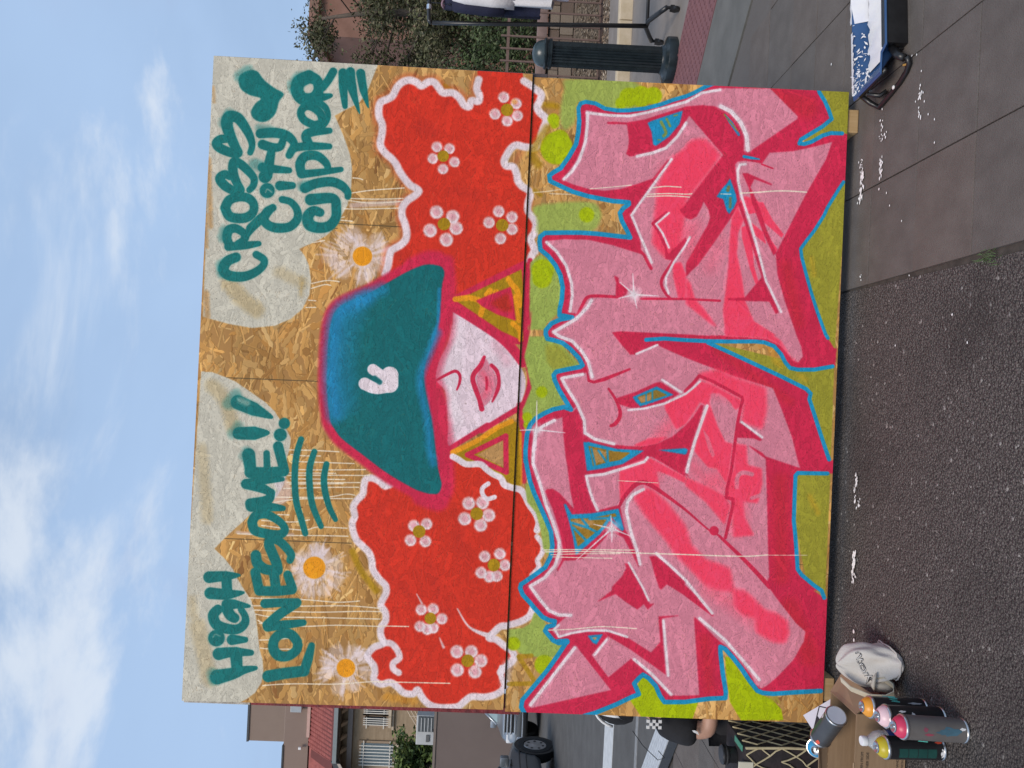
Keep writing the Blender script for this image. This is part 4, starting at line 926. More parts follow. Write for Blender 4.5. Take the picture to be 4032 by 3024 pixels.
s|4|10|14|0|0.28|0.3|0|2303,1430 2255,1431 2193,1427 2120,1406 2075,1380 2044,1350
s|6|5.5|4|0|0.95|0.1|0|2303,1430 2255,1431 2193,1427 2120,1406 2075,1380 2044,1350
s|4|9|14|0|0.28|0.3|0|2304,1427 2299,1513 2300,1590 2320,1667 2367,1809 2406,1869 2421,1938
s|6|4.9|4|0|0.95|0.1|0|2304,1427 2299,1513 2300,1590 2320,1667 2367,1809 2406,1869 2421,1938
s|4|10|14|0|0.28|0.3|0|2147,1628 2164,1689 2185,1738 2231,1780 2286,1812
s|6|5.5|4|0|0.95|0.1|0|2147,1628 2164,1689 2185,1738 2231,1780 2286,1812
s|4|15|14|0|0.28|0.3|0|2357,1943 2339,1985 2298,2024 2250,2048 2194,2056
s|6|8|4|0|0.95|0.1|0|2357,1943 2339,1985 2298,2024 2250,2048 2194,2056
s|4|9|14|0|0.28|0.3|0|2143,1762 1950,1636 1919,1617 1857,1646 1741,1703
s|6|4.6|4|0|0.95|0.1|0|2143,1762 1950,1636 1919,1617 1857,1646 1741,1703
s|4|7|14|0|0.28|0.3|0|1935,1761 1890,1713 1856,1740 1802,1767
s|6|3.7|4|0|0.95|0.1|0|1935,1761 1890,1713 1856,1740 1802,1767
s|4|7.6|14|0|0.28|0.3|0|1846,1846 1816,1832 1747,1789 1687,1761 1656,1761 1625,1774
s|6|4|4|0|0.95|0.1|0|1846,1846 1816,1832 1747,1789 1687,1761 1656,1761 1625,1774
s|4|9|14|0|0.28|0.3|0|2139,2049 2136,2028 2114,2020 2071,2024 2015,2039 1970,2056 1915,2077 1808,2113 1691,2149 1576,2212
s|6|4.6|4|0|0.95|0.1|0|2139,2049 2136,2028 2114,2020 2071,2024 2015,2039 1970,2056 1915,2077 1808,2113 1691,2149 1576,2212
s|4|10|14|0|0.28|0.3|0|1798,1295 1766,1334 1713,1374 1646,1398 1600,1403 1539,1397
s|6|5.5|4|0|0.95|0.1|0|1798,1295 1766,1334 1713,1374 1646,1398 1600,1403 1539,1397
s|4|12|14|0|0.28|0.3|0|1584,1478 1557,1464 1511,1423 1481,1378 1456,1337 1440,1361 1424,1411 1386,1450 1347,1476 1291,1494
s|6|6.1|4|0|0.95|0.1|0|1584,1478 1557,1464 1511,1423 1481,1378 1456,1337 1440,1361 1424,1411 1386,1450 1347,1476 1291,1494
s|4|11|14|0|0.28|0.3|0|1299,1457 1283,1386 1279,1377 1250,1394 1185,1440 1122,1471 1075,1476 1053,1514 1038,1589
s|6|5.8|4|0|0.95|0.1|0|1299,1457 1283,1386 1279,1377 1250,1394 1185,1440 1122,1471 1075,1476 1053,1514 1038,1589
s|4|7.6|14|0|0.28|0.3|0|1387,1660 1425,1739
s|6|4|4|0|0.95|0.1|0|1387,1660 1425,1739
s|4|8|14|0|0.28|0.3|0|1292,1764 1248,1840
s|6|4.3|4|0|0.95|0.1|0|1292,1764 1248,1840
s|4|7.6|14|0|0.28|0.3|0|1170,1639 1179,1700 1201,1777 1242,1856 1268,1886 1293,1910
s|6|4|4|0|0.95|0.1|0|1170,1639 1179,1700 1201,1777 1242,1856 1268,1886 1293,1910
s|4|11|14|0|0.28|0.3|0|1200,1942 1065,1901 980,1881 943,1875
s|6|5.8|4|0|0.95|0.1|0|1200,1942 1065,1901 980,1881 943,1875
s|4|8|14|0|0.28|0.3|0|1144,2078 1089,2160
s|6|4.3|4|0|0.95|0.1|0|1144,2078 1089,2160
s|4|10|14|0|0.28|0.3|0|991,1721 975,1709 947,1633 920,1556 910,1489 876,1497 821,1517 782,1538
s|6|5.2|4|0|0.95|0.1|0|991,1721 975,1709 947,1633 920,1556 910,1489 876,1497 821,1517 782,1538
s|4|11|14|0|0.28|0.3|0|869,1710 847,1671 818,1651 781,1649 699,1671 638,1695 582,1710
s|6|5.8|4|0|0.95|0.1|0|869,1710 847,1671 818,1651 781,1649 699,1671 638,1695 582,1710
s|4|10|14|0|0.28|0.3|0|626,1770 588,1818 529,1887 515,1900 455,1952 405,1997
s|6|5.2|4|0|0.95|0.1|0|626,1770 588,1818 529,1887 515,1900 455,1952 405,1997
s|4|12|14|0|0.28|0.3|0|1118,1357 1094,1314 1070,1286 1014,1282 950,1282 874,1312 792,1340 732,1367 656,1395 610,1397 563,1384 515,1346 481,1293 432,1331 390,1370 375,1407 376,1453
s|6|6.1|4|0|0.95|0.1|0|1118,1357 1094,1314 1070,1286 1014,1282 950,1282 874,1312 792,1340 732,1367 656,1395 610,1397 563,1384 515,1346 481,1293 432,1331 390,1370 375,1407 376,1453
s|4|7.6|14|0|0.28|0.3|0|585,1667 489,1727 445,1750
s|6|4|4|0|0.95|0.1|0|585,1667 489,1727 445,1750
s|4|8|14|0|0.28|0.3|0|337,1409 321,1394 292,1412 308,1459 321,1521 323,1598 302,1673
s|6|4.3|4|0|0.95|0.1|0|337,1409 321,1394 292,1412 308,1459 321,1521 323,1598 302,1673
s|4|12|14|0|0.28|0.3|0|253,1474 29,1315
s|6|6.1|4|0|0.95|0.1|0|253,1474 29,1315
s|4|8|14|0|0.28|0.3|0|289,1596 229,1552
s|6|4.3|4|0|0.95|0.1|0|289,1596 229,1552
s|4|10|14|0|0.28|0.3|0|217,1704 164,1774 89,1852
s|6|5.5|4|0|0.95|0.1|0|217,1704 164,1774 89,1852
s|4|9|14|0|0.28|0.3|0|369,1810 161,1838
s|6|4.9|4|0|0.95|0.1|0|369,1810 161,1838
s|4|10|14|0|0.28|0.3|0|384,1949 305,2051 237,2116 158,2190
s|6|5.5|4|0|0.95|0.1|0|384,1949 305,2051 237,2116 158,2190
s|6|25|72|0|0.7|0.3|0|1614,1640
s|6|11|24|0|0.95|0|0|1614,1640
s|6|3.7,1.2|4|0|0.95|0|0|1614,1640 1659,1584
s|6|3.7,1.2|4|0|0.95|0|0|1614,1640 1695,1632
s|6|3.7,1.2|4|0|0.95|0|0|1614,1640 1614,1734
s|6|3.7,1.2|4|0|0.95|0|0|1614,1640 1597,1583
s|6|3.7,1.2|4|0|0.95|0|0|1614,1640 1562,1654
s|6|22|63|0|0.7|0.3|0|1079,1289
s|6|10|21|0|0.95|0|0|1079,1289
s|6|3.7,1.2|4|0|0.95|0|0|1079,1289 1074,1226
s|6|3.7,1.2|4|0|0.95|0|0|1079,1289 1072,1399
s|6|3.7,1.2|4|0|0.95|0|0|1079,1289 1190,1286
s|6|3.7,1.2|4|0|0.95|0|0|1079,1289 999,1291
s|6|3.7,1.2|4|0|0.95|0|0|1079,1289 1119,1360
s|6|28|81|0|0.7|0.3|0|714,1596
s|6|12|27|0|0.95|0|0|714,1596
s|6|3.7,1.2|4|0|0.95|0|0|714,1596 727,1525
s|6|3.7,1.2|4|0|0.95|0|0|714,1596 688,1668
s|6|3.7,1.2|4|0|0.95|0|0|714,1596 762,1590
s|6|3.7,1.2|4|0|0.95|0|0|714,1596 662,1598
s|6|3.7,1.2|4|0|0.95|0|0|714,1596 588,1466
s|20|2.5|3|1|0.9|0.25|0|2029,1695 2037,1744 2037,1803
s|20|2.5|3|1|0.9|0.25|0|2003,1677 2010,1758 2011,1824 2014,1846
s|20|2.5|3|1|0.9|0.25|0|1994,1672 2001,1758 2001,1824 2000,1837
s|20|2.8|3|1|0.9|0.25|0|2026,2035 2033,2104 2041,2166 2044,2228 2043,2291
s|20|1.8|3|1|0.9|0.25|0|2012,1451 2024,1540 2035,1611
s|20|1.5|3|1|0.9|0.25|0|2019,1958 2020,1998
s|20|2.1|3|1|0.9|0.25|0|621,1341 627,1446 635,1686
s|20|2.5|3|1|0.9|0.25|0|614,1345 622,1508 624,1687 626,1882 627,2038 630,2131 638,2202
s|20|1.8|3|1|0.9|0.25|0|604,1367 612,1477 619,1631
s|20|1.8|3|1|0.9|0.25|0|596,1373 597,1447 600,1601
s|20|1.5|3|1|0.9|0.25|0|898,1610 896,1765
s|20|2.1|3|1|0.9|0.25|0|316,1370 323,1459 337,1566 337,1643 335,1708
s|20|1.2|3|1|0.9|0.25|0|637,2206 643,2355
s|20|2.4|3|1|0.85|0.3|0|1946,543 1961,621 1976,743
s|20|2.4|3|1|0.85|0.3|0|1925,535 1928,644 1936,740
s|20|2.4|3|1|0.85|0.3|0|1917,536 1912,623 1924,736
s|20|2.4|3|1|0.85|0.3|0|1885,520 1887,581 1898,724
s|20|2.4|3|1|0.85|0.3|0|2004,547 2003,571 1999,584
s|20|2.4|3|1|0.85|0.3|0|1595,411 1609,467 1607,515
s|20|2.4|3|1|0.85|0.3|0|1576,410 1593,459 1591,482
s|20|2.4|3|1|0.85|0.3|0|1531,401 1530,429
s|20|2.4|3|1|0.85|0.3|0|1503,393 1505,430
s|20|2.4|3|1|0.85|0.3|0|1841,504 1839,552
s|20|2.4|3|1|0.85|0.3|0|1850,508 1854,521
s|20|2.4|3|1|0.85|0.3|0|1750,408 1761,451
s|20|2.4|3|1|0.85|0.3|0|961,357 963,448 962,544
s|20|2.4|3|1|0.85|0.3|0|944,363 941,406 943,475
s|20|2.4|3|1|0.85|0.3|0|918,368 919,494 920,603
s|20|2.4|3|1|0.85|0.3|0|888,395 891,495 899,647
s|20|2.4|3|1|0.85|0.3|0|874,361 880,535
s|20|2.4|3|1|0.85|0.3|0|864,349 871,496 877,661
s|20|2.4|3|1|0.85|0.3|0|852,367 858,571
s|20|2.4|3|1|0.85|0.3|0|838,354 843,497 849,628
s|20|2.4|3|1|0.85|0.3|0|832,363 842,565
s|20|2.4|3|1|0.85|0.3|0|814,342 825,498 831,624
s|20|2.4|3|1|0.85|0.3|0|780,309 788,500 803,577 800,612
s|20|2.4|3|1|0.85|0.3|0|760,310 778,414 787,604
s|20|2.4|3|1|0.85|0.3|0|715,325 715,367
s|20|2.4|3|1|0.85|0.3|0|690,266 689,383 700,445
s|20|2.4|3|1|0.85|0.3|0|671,267 660,419 674,479 674,588
s|20|2.4|3|1|0.85|0.3|0|637,364 642,489 644,593
s|20|2.4|3|1|0.85|0.3|0|636,178 637,364
s|20|2.4|3|1|0.85|0.3|0|396,232 398,431 393,561 401,648
s|20|2.4|3|1|0.85|0.3|0|367,242 373,432 381,605 376,732
s|20|2.4|3|1|0.85|0.3|0|351,256 352,476 362,649 364,732
s|20|2.4|3|1|0.85|0.3|0|336,261 328,326 332,477 334,607 336,729
s|20|2.4|3|1|0.85|0.3|0|313,270 301,292
s|20|2.4|3|1|0.85|0.3|0|302,275 297,435 306,565 308,735
s|20|2.4|3|1|0.85|0.3|0|239,280 242,325 251,394
s|20|2.4|3|1|0.85|0.3|0|209,284 207,318 209,400
s|20|2.4|3|1|0.85|0.3|0|68,299 75,359 80,437 84,575 98,705 97,748
s|20|2.4|3|1|0.85|0.3|0|310,733 312,838
s|20|2.4|3|1|0.85|0.3|0|99,734 103,1004
s|22|22,23,24,23,21,19,17,17,17|16|1|0.28|0.4|0|1680,121 1663,89 1632,76 1610,98 1608,150 1625,193 1653,224 1677,225 1694,197
s|22|18,19,20,19,18,16,14,14,14|4|1|1|0|0|1680,121 1663,89 1632,76 1610,98 1608,150 1625,193 1653,224 1677,225 1694,197
s|22|19,18,12|16|1|0.28|0.4|0|1719,91 1727,153 1736,204
s|22|16,15,10|4|1|1|0|0|1719,91 1727,153 1736,204
s|22|19,20,21,19,17,16,16|16|1|0.28|0.4|0|1727,93 1753,83 1782,90 1789,116 1771,147 1752,152 1733,127
s|22|16,17,18,16,14,13,13|4|1|1|0|0|1727,93 1753,83 1782,90 1789,116 1771,147 1752,152 1733,127
s|22|16,18,19,20|16|1|0.28|0.4|0|1756,148 1795,176 1834,213 1862,234
s|22|13,15,16,17|4|1|1|0|0|1756,148 1795,176 1834,213 1862,234
s|22|21,21,20,20,19,19,21,22,22,21|16|1|0.28|0.4|0|1865,71 1895,85 1909,119 1907,154 1888,176 1858,178 1835,157 1828,123 1835,88 1865,71
s|22|18,18,17,17,16,16,18,18,18,18|4|1|1|0|0|1865,71 1895,85 1909,119 1907,154 1888,176 1858,178 1835,157 1828,123 1835,88 1865,71
s|22|14,16,17,19,20,21,21,19,18,19,21,21,19,18|16|1|0.28|0.4|0|1938,159 1956,173 1984,173 2014,146 2036,117 2039,95 1998,95 1959,112 1934,126 1932,100 1950,65 1975,46 1992,63 1986,83
s|22|12,13,14,16,17,18,18,16,15,16,18,18,16,15|4|1|1|0|0|1938,159 1956,173 1984,173 2014,146 2036,117 2039,95 1998,95 1959,112 1934,126 1932,100 1950,65 1975,46 1992,63 1986,83
s|22|14,14,18,21,24,26,26,24,22,20,20,21,21,20,18|16|1|0.28|0.4|0|2080,155 2107,161 2141,151 2179,128 2209,101 2211,70 2184,62 2141,76 2099,97 2075,109 2076,81 2091,41 2108,27 2124,42 2127,63
s|22|11,12,15,18,20,22,22,20,18,17,17,18,18,17,15|4|1|1|0|0|2080,155 2107,161 2141,151 2179,128 2209,101 2211,70 2184,62 2141,76 2099,97 2075,109 2076,81 2091,41 2108,27 2124,42 2127,63
s|22|16,16,17,19,20,21,20,20,19,17|16|1|0.28|0.4|0|1908,284 1900,317 1871,342 1836,344 1806,317 1799,271 1808,236 1829,220 1856,227 1875,250
s|22|13,13,14,16,17,18,17,17,16,14|4|1|1|0|0|1908,284 1900,317 1871,342 1836,344 1806,317 1799,271 1808,236 1829,220 1856,227 1875,250
s|22|16,18,18|16|1|0.28|0.4|0|1794,167 1833,205 1847,226
s|22|13,15,15|4|1|1|0|0|1794,167 1833,205 1847,226
s|22|22,16|16|1|0.28|0.4|0|1960,273 1963,320
s|22|18,13|4|1|1|0|0|1960,273 1963,320
s|22|33|16|1|0.28|0.4|0|1939,226
s|22|28|4|1|1|0|0|1939,226
s|22|14,18,21|16|1|0.28|0.4|0|2020,305 2022,252 2026,204
s|22|11,15,18|4|1|1|0|0|2020,305 2022,252 2026,204
s|22|18,21,24,28|16|1|0.28|0.4|0|2084,234 2049,229 2000,223 1991,215
s|22|15,18,20,24|4|1|1|0|0|2084,234 2049,229 2000,223 1991,215
s|22|21,23,21,18,17,16|16|1|0.28|0.4|0|2154,190 2160,246 2151,290 2128,316 2107,316 2077,302
s|22|18,19,18,15,14,13|4|1|1|0|0|2154,190 2160,246 2151,290 2128,316 2107,316 2077,302
s|22|22,20,18,16|16|1|0.28|0.4|0|2113,200 2104,236 2108,266 2133,276
s|22|18,17,15,13|4|1|1|0|0|2113,200 2104,236 2108,266 2133,276
s|22|19,21,25,26,24,23,22,22,22,23,26|16|1|0.28|0.4|0|1866,429 1871,403 1848,384 1818,392 1808,427 1817,466 1849,489 1889,489 1914,484 1923,461 1913,392
s|22|16,18,21,22,20,19,18,18,18,19,22|4|1|1|0|0|1866,429 1871,403 1848,384 1818,392 1808,427 1817,466 1849,489 1889,489 1914,484 1923,461 1913,392
s|22|23,22,21,20,17,14|16|1|0.28|0.4|0|1956,368 1975,407 1985,463 1974,503 1951,528 1932,531
s|22|19,18,18,17,14,12|4|1|1|0|0|1956,368 1975,407 1985,463 1974,503 1951,528 1932,531
s|22|11,16,19|16|1|0.28|0.4|0|2034,500 2019,422 2008,353
s|22|10,13,16|4|1|1|0|0|2034,500 2019,422 2008,353
s|22|20,21,22,20,17,14|16|1|0.28|0.4|0|2012,351 2047,345 2076,363 2081,406 2056,442 2031,452
s|22|17,18,18,17,14,12|4|1|1|0|0|2012,351 2047,345 2076,363 2081,406 2056,442 2031,452
s|22|16,18,19,14|16|1|0.28|0.4|0|2080,304 2105,320 2116,374 2119,452
s|22|13,15,16,11|4|1|1|0|0|2080,304 2105,320 2116,374 2119,452
s|22|20,21,20,14|16|1|0.28|0.4|0|2123,374 2153,362 2169,380 2179,450
s|22|17,18,17,11|4|1|1|0|0|2123,374 2153,362 2169,380 2179,450
s|22|18,18,17,18,19,18,18,18|16|1|0.28|0.4|0|2198,388 2214,352 2242,338 2265,352 2266,380 2242,412 2209,418 2196,388
s|22|15,15,14,15,16,15,15,15|4|1|1|0|0|2198,388 2214,352 2242,338 2265,352 2266,380 2242,412 2209,418 2196,388
s|22|16,14,12,12,14|16|1|0.28|0.4|0|2285,403 2265,431 2232,442 2203,431 2189,410
s|22|13,12,10,10,12|4|1|1|0|0|2285,403 2265,431 2232,442 2203,431 2189,410
s|22|30,29,28,28,27,23,24,28|16|1|0.28|0.4|0|2380,362 2358,326 2322,321 2295,344 2299,383 2331,401 2366,393 2380,362
s|22|25,25,24,24,23,19,20,24|4|1|1|0|0|2380,362 2358,326 2322,321 2295,344 2299,383 2331,401 2366,393 2380,362
s|22|21,17,9|16|1|0.28|0.4|0|2300,388 2306,422 2313,448
s|22|18,14,7.9|4|1|1|0|0|2300,388 2306,422 2313,448
s|22|18,18,18|16|1|0.28|0.4|0|2343,416 2373,437 2405,453
s|22|15,15,15|4|1|1|0|0|2343,416 2373,437 2405,453
s|22|20,19,11|16|1|0.28|0.4|0|2402,490 2345,494 2275,504
s|22|17,16,10|4|1|1|0|0|2402,490 2345,494 2275,504
s|22|20,21,3.1|16|1|0.28|0.4|0|2408,518 2347,527 2252,560
s|22|17,18,2.6|4|1|1|0|0|2408,518 2347,527 2252,560
s|22|20,18,3.1|16|1|0.28|0.4|0|2404,557 2341,571 2276,592
s|22|17,15,2.6|4|1|1|0|0|2404,557 2341,571 2276,592
f|22|0|5|1|1|0|1|2371,102 2390,131 2390,166 2359,193 2330,234 2310,270 2279,254 2234,243 2206,218 2198,188 2212,159 2238,151 2269,167 2288,184 2299,140 2319,109 2344,99
s|22|26|44|1|0.5|0.5|0|2367,106 2386,131
s|22|31|44|1|0.5|0.5|0|2371,332 2344,312
s|22|25|44|1|0.5|0.5|0|2220,70 2188,54
s|22|25|44|1|0.5|0.5|0|2037,174 2030,196
s|22|18|44|1|0.5|0.5|0|2174,185 2171,219
s|22|20|44|1|0.5|0.5|0|1964,355 1965,377
s|22|24|44|1|0.5|0.5|0|1647,70 1621,72
s|22|22|44|1|0.5|0.5|0|1778,73 1752,70
s|1|2.6|5|1|0.5|0|0|1932,220 1944,226 1934,243
s|22|33,25,17,9|14|1|0.25|0.4|0|94,129 109,185 124,227 133,270
s|22|28,22,15,7.9|4|1|1|0|0|94,129 109,185 124,227 133,270
s|22|26,21,13|14|1|0.25|0.4|0|181,130 190,181 190,250
s|22|23,18,11|4|1|1|0|0|181,130 190,181 190,250
s|22|26,23|14|1|0.25|0.4|0|186,194 117,202
s|22|23,20|4|1|1|0|0|186,194 117,202
s|22|36|14|1|0.25|0.4|0|240,118
s|22|31|4|1|1|0|0|240,118
s|22|23,13|14|1|0.25|0.4|0|236,177 238,226
s|22|20,11|4|1|1|0|0|236,177 238,226
s|22|20,23,23,22,20,18,15,14|14|1|0.25|0.4|0|348,118 325,102 291,116 276,160 278,198 300,221 326,221 351,205
s|22|18,20,20,19,18,16,13,12|4|1|1|0|0|348,118 325,102 291,116 276,160 278,198 300,221 326,221 351,205
s|22|21,20,7.1|14|1|0.25|0.4|0|369,149 370,177 365,234
s|22|18,18,6.1|4|1|1|0|0|369,149 370,177 365,234
s|22|23,23,21|14|1|0.25|0.4|0|353,150 328,166 318,182
s|22|20,20,18|4|1|1|0|0|353,150 328,166 318,182
s|22|25,21,6.1|14|1|0.25|0.4|0|468,80 475,142 480,191
s|22|22,18,5.3|4|1|1|0|0|468,80 475,142 480,191
s|22|25,23,6.1|14|1|0.25|0.4|0|408,87 406,149 415,210
s|22|22,20,5.3|4|1|1|0|0|408,87 406,149 415,210
s|22|22,22|14|1|0.25|0.4|0|471,144 410,150
s|22|19,19|4|1|1|0|0|471,144 410,150
s|22|25,24,23|14|1|0.25|0.4|0|104,319 117,379 129,452
s|22|22,21,20|4|1|1|0|0|104,319 117,379 129,452
s|22|21,20,14|14|1|0.25|0.4|0|127,452 175,465 226,476
s|22|18,18,12|4|1|1|0|0|127,452 175,465 226,476
s|22|21,21,21,21,22,23,21,19,21|14|1|0.25|0.4|0|239,421 264,398 267,363 244,336 209,333 184,354 183,389 204,418 226,424
s|22|18,18,18,18,19,20,18,17,18|4|1|1|0|0|239,421 264,398 267,363 244,336 209,333 184,354 183,389 204,418 226,424
s|22|21,19,14|14|1|0.25|0.4|0|290,308 300,370 311,441
s|22|18,17,12|4|1|1|0|0|290,308 300,370 311,441
s|22|20,20,19|14|1|0.25|0.4|0|297,306 340,351 382,410
s|22|18,18,17|4|1|1|0|0|297,306 340,351 382,410
s|22|19,18,18|14|1|0.25|0.4|0|377,293 383,354 386,414
s|22|17,16,16|4|1|1|0|0|377,293 383,354 386,414
s|22|21,21,20|14|1|0.25|0.4|0|424,270 426,334 434,392
s|22|18,18,18|4|1|1|0|0|424,270 426,334 434,392
s|22|21,21|14|1|0.25|0.4|0|493,251 432,267
s|22|18,18|4|1|1|0|0|493,251 432,267
s|22|22,20|14|1|0.25|0.4|0|500,320 435,332
s|22|19,18|4|1|1|0|0|500,320 435,332
s|22|18,19|14|1|0.25|0.4|0|489,373 442,392
s|22|16,17|4|1|1|0|0|489,373 442,392
s|22|15,17,18,18,21,22,22,22,22|14|1|0.25|0.4|0|544,379 566,382 595,359 616,332 621,304 599,298 565,313 531,329 505,335
s|22|13,15,16,16,18,19,19,19,19|4|1|1|0|0|544,379 566,382 595,359 616,332 621,304 599,298 565,313 531,329 505,335
s|22|22,23,22,20|14|1|0.25|0.4|0|558,250 528,258 507,287 504,322
s|22|19,20,19,18|4|1|1|0|0|558,250 528,258 507,287 504,322
s|22|20,20,18,17,16,17,19,21,21,20|14|1|0.25|0.4|0|682,230 707,244 714,278 701,313 679,344 655,354 639,333 641,285 652,242 682,230
s|22|18,18,16,15,14,15,17,18,18,18|4|1|1|0|0|682,230 707,244 714,278 701,313 679,344 655,354 639,333 641,285 652,242 682,230
s|22|11,18,25|14|1|0.25|0.4|0|739,344 742,298 743,225
s|22|10,16,22|4|1|1|0|0|739,344 742,298 743,225
s|22|22,20,17|14|1|0.25|0.4|0|752,220 768,284 796,296
s|22|19,18,15|4|1|1|0|0|752,220 768,284 796,296
s|22|15,20,22|14|1|0.25|0.4|0|796,296 812,260 825,201
s|22|13,18,19|4|1|1|0|0|796,296 812,260 825,201
s|22|20,18,9|14|1|0.25|0.4|0|825,201 841,263 849,337
s|22|18,16,7.9|4|1|1|0|0|825,201 841,263 849,337
s|22|24,25,22|14|1|0.25|0.4|0|869,214 870,279 879,340
s|22|21,22,19|4|1|1|0|0|869,214 870,279 879,340
s|22|28,24|14|1|0.25|0.4|0|936,205 873,216
s|22|24,21|4|1|1|0|0|936,205 873,216
s|22|14,15|14|1|0.25|0.4|0|944,272 881,277
s|22|12,13|4|1|1|0|0|944,272 881,277
s|22|22,20|14|1|0.25|0.4|0|972,314 884,341
s|22|19,18|4|1|1|0|0|972,314 884,341
s|22|26,28,9|14|1|0.25|0.4|0|1015,164 1018,221 1022,272
s|22|23,25,7.9|4|1|1|0|0|1015,164 1018,221 1022,272
s|22|28|14|1|0.25|0.4|0|1016,320
s|22|24|4|1|1|0|0|1016,320
s|22|32,30,8|14|1|0.25|0.4|0|1132,155 1109,216 1082,283
s|22|27,25,7|4|1|1|0|0|1132,155 1109,216 1082,283
s|22|24|14|1|0.25|0.4|0|1060,333
s|22|21|4|1|1|0|0|1060,333
s|22|13,14,14,14,14,13|14|1|0.25|0.4|0|1003,399 938,384 855,382 768,392 704,413 648,432
s|22|11,12,12,12,12,11|4|1|1|0|0|1003,399 938,384 855,382 768,392 704,413 648,432
s|22|13,14,14,14,11|14|1|0.25|0.4|0|958,451 901,437 836,439 758,453 677,490
s|22|11,12,12,12,10|4|1|1|0|0|958,451 901,437 836,439 758,453 677,490
s|22|13,14,14,13,10|14|1|0.25|0.4|0|913,499 860,492 804,500 748,519 705,543
s|22|11,12,12,11,9|4|1|1|0|0|913,499 860,492 804,500 748,519 705,543
s|22|26|44|1|0.45|0.5|0|1126,120 1158,145
s|22|22|44|1|0.45|0.5|0|1014,143 1041,159
s|22|22|44|1|0.45|0.5|0|947,198 929,190
s|22|22|44|1|0.45|0.5|0|83,113 108,107
s|1|13|30|1|0.5|0.4|0|1141,163 1130,189
s|1|2.6|5|1|0.4|0|0|243,105 254,113 248,131
"""
def read_layers(s):
    out_ = []
    for ln in s.strip().split('\n'):
        k, c, r_, so, sm, a, g_, cl, p = ln.split('|')
        out_.append((k, MURAL_COLOURS[int(c)], [float(x) for x in r_.split(',')], float(so), int(sm), float(a), float(g_), int(cl), [tuple(map(int, q.split(','))) for q in p.split()]))
    return out_
SPLATS = [(0.886, 2.75, 0.006), (0.889, 2.745, 0.006), (0.937, 2.923, 0.006), (0.914, 2.911, 0.006), (0.79, 2.755, 0.006), (0.986, 2.717, 0.0045), (0.969, 2.723, 0.006), (0.882, 2.737, 0.006), (1.045, 2.494, 0.0045), (1.027, 2.513, 0.0045), (1.025, 2.53, 0.0045), (0.954, 2.45, 0.0045), (1.185, 2.535, 0.0045), (1.194, 2.566, 0.0045), (1.116, 2.502, 0.0045), (1.228, 2.634, 0.0045), (1.44, 3.214, 0.006), (1.082, 2.756, 0.006), (1.044, 2.767, 0.006), (0.981, 2.731, 0.006), (0.855, 2.738, 0.006), (1.038, 2.486, 0.0045), (0.848, 2.407, 0.0045), (1.005, 2.476, 0.0045), (0.711, 2.673, 0.0045), (0.857, 2.746, 0.006), (0.779, 2.919, 0.006), (0.442, 2.524, 0.0045), (-0.829, 2.804, 0.009), (-0.858, 2.799, 0.008), (0.287, 2.273, 0.0045), (0.198, 2.193, 0.0045), (0.213, 2.594, 0.0045), (0.924, 2.412, 0.0045), (0.638, 2.587, 0.0045), (0.762, 2.699, 0.0045)]
SPLAT_LINES = [(0.891, 0.773, 2.895, 34, 0.008), (0.971, 0.878, 2.895, 12, 0.005), (-0.537, -0.66, 2.827, 44, 0.008), (-0.252, -0.363, 2.834, 24, 0.006), (-0.339, -0.383, 2.81, 10, 0.005), (0.909, 0.825, 2.748, 14, 0.006), (1.075, 0.959, 2.506, 14, 0.006), (1.043, 0.954, 2.754, 10, 0.005), (0.498, 0.468, 2.866, 4, 0.004)]
# ================================================================= ground
MA_ASPH = asphalt_mat('asphalt', (.040, .034, .031, 1), (.195, .170, .155, 1), (.28, .26, .24, 1), 110)
MA_STREET = mat('street_asphalt', (.072, .068, .064), .9, c2=(.095, .091, .086), scale=3, bump=.3, bscale=90)
MA_BED = mat('joint_sand', (.042, .036, .031), .95, c2=(.075, .064, .055), scale=30)
MA_PAVER = mat('paver_concrete', (.098, .079, .068), .9, c2=(.138, .116, .101), scale=7, bump=.5, bscale=210, det=10, lo=.3, hi=.7, coord='Generated', stretch=(.42, .32, .03))
MA_PAVER2 = mat('paver_concrete_grey', (.090, .077, .068), .9, c2=(.128, .112, .100), scale=9, bump=.5, bscale=210, det=10, lo=.3, hi=.7, coord='Generated', stretch=(.42, .32, .03))
MA_CONC = mat('gutter_concrete', (.105, .102, .092), .9, c2=(.14, .134, .122), scale=4, bump=.25, bscale=120)
MA_WALK = mat('sidewalk_concrete', (.185, .160, .140), .9, c2=(.235, .205, .182), scale=3, bump=.2, bscale=90)
MA_CURB = mat('curb_paint', (.50, .40, .26), .7, c2=(.60, .49, .35), scale=9, bump=.2)
MA_TACT = mat('tactile_red', (.165, .068, .072), .75, c2=(.215, .09, .09), scale=14, bump=.15)
MA_DOME = mat('tactile_dome', (.115, .045, .05), .75, c2=(.16, .065, .07), scale=14)
MA_WHITE = mat('road_paint', (.42, .43, .43), .7, c2=(.55, .56, .56), scale=14, bump=.2, lo=.3, hi=.6)
MA_SPLAT = mat('white_paint', (.72, .71, .69), .45, c2=(.80, .79, .77), scale=30)
MA_DIRT = mat('dirt', (.16, .125, .09), .95, c2=(.24, .19, .135), scale=6, bump=.6, bscale=30)

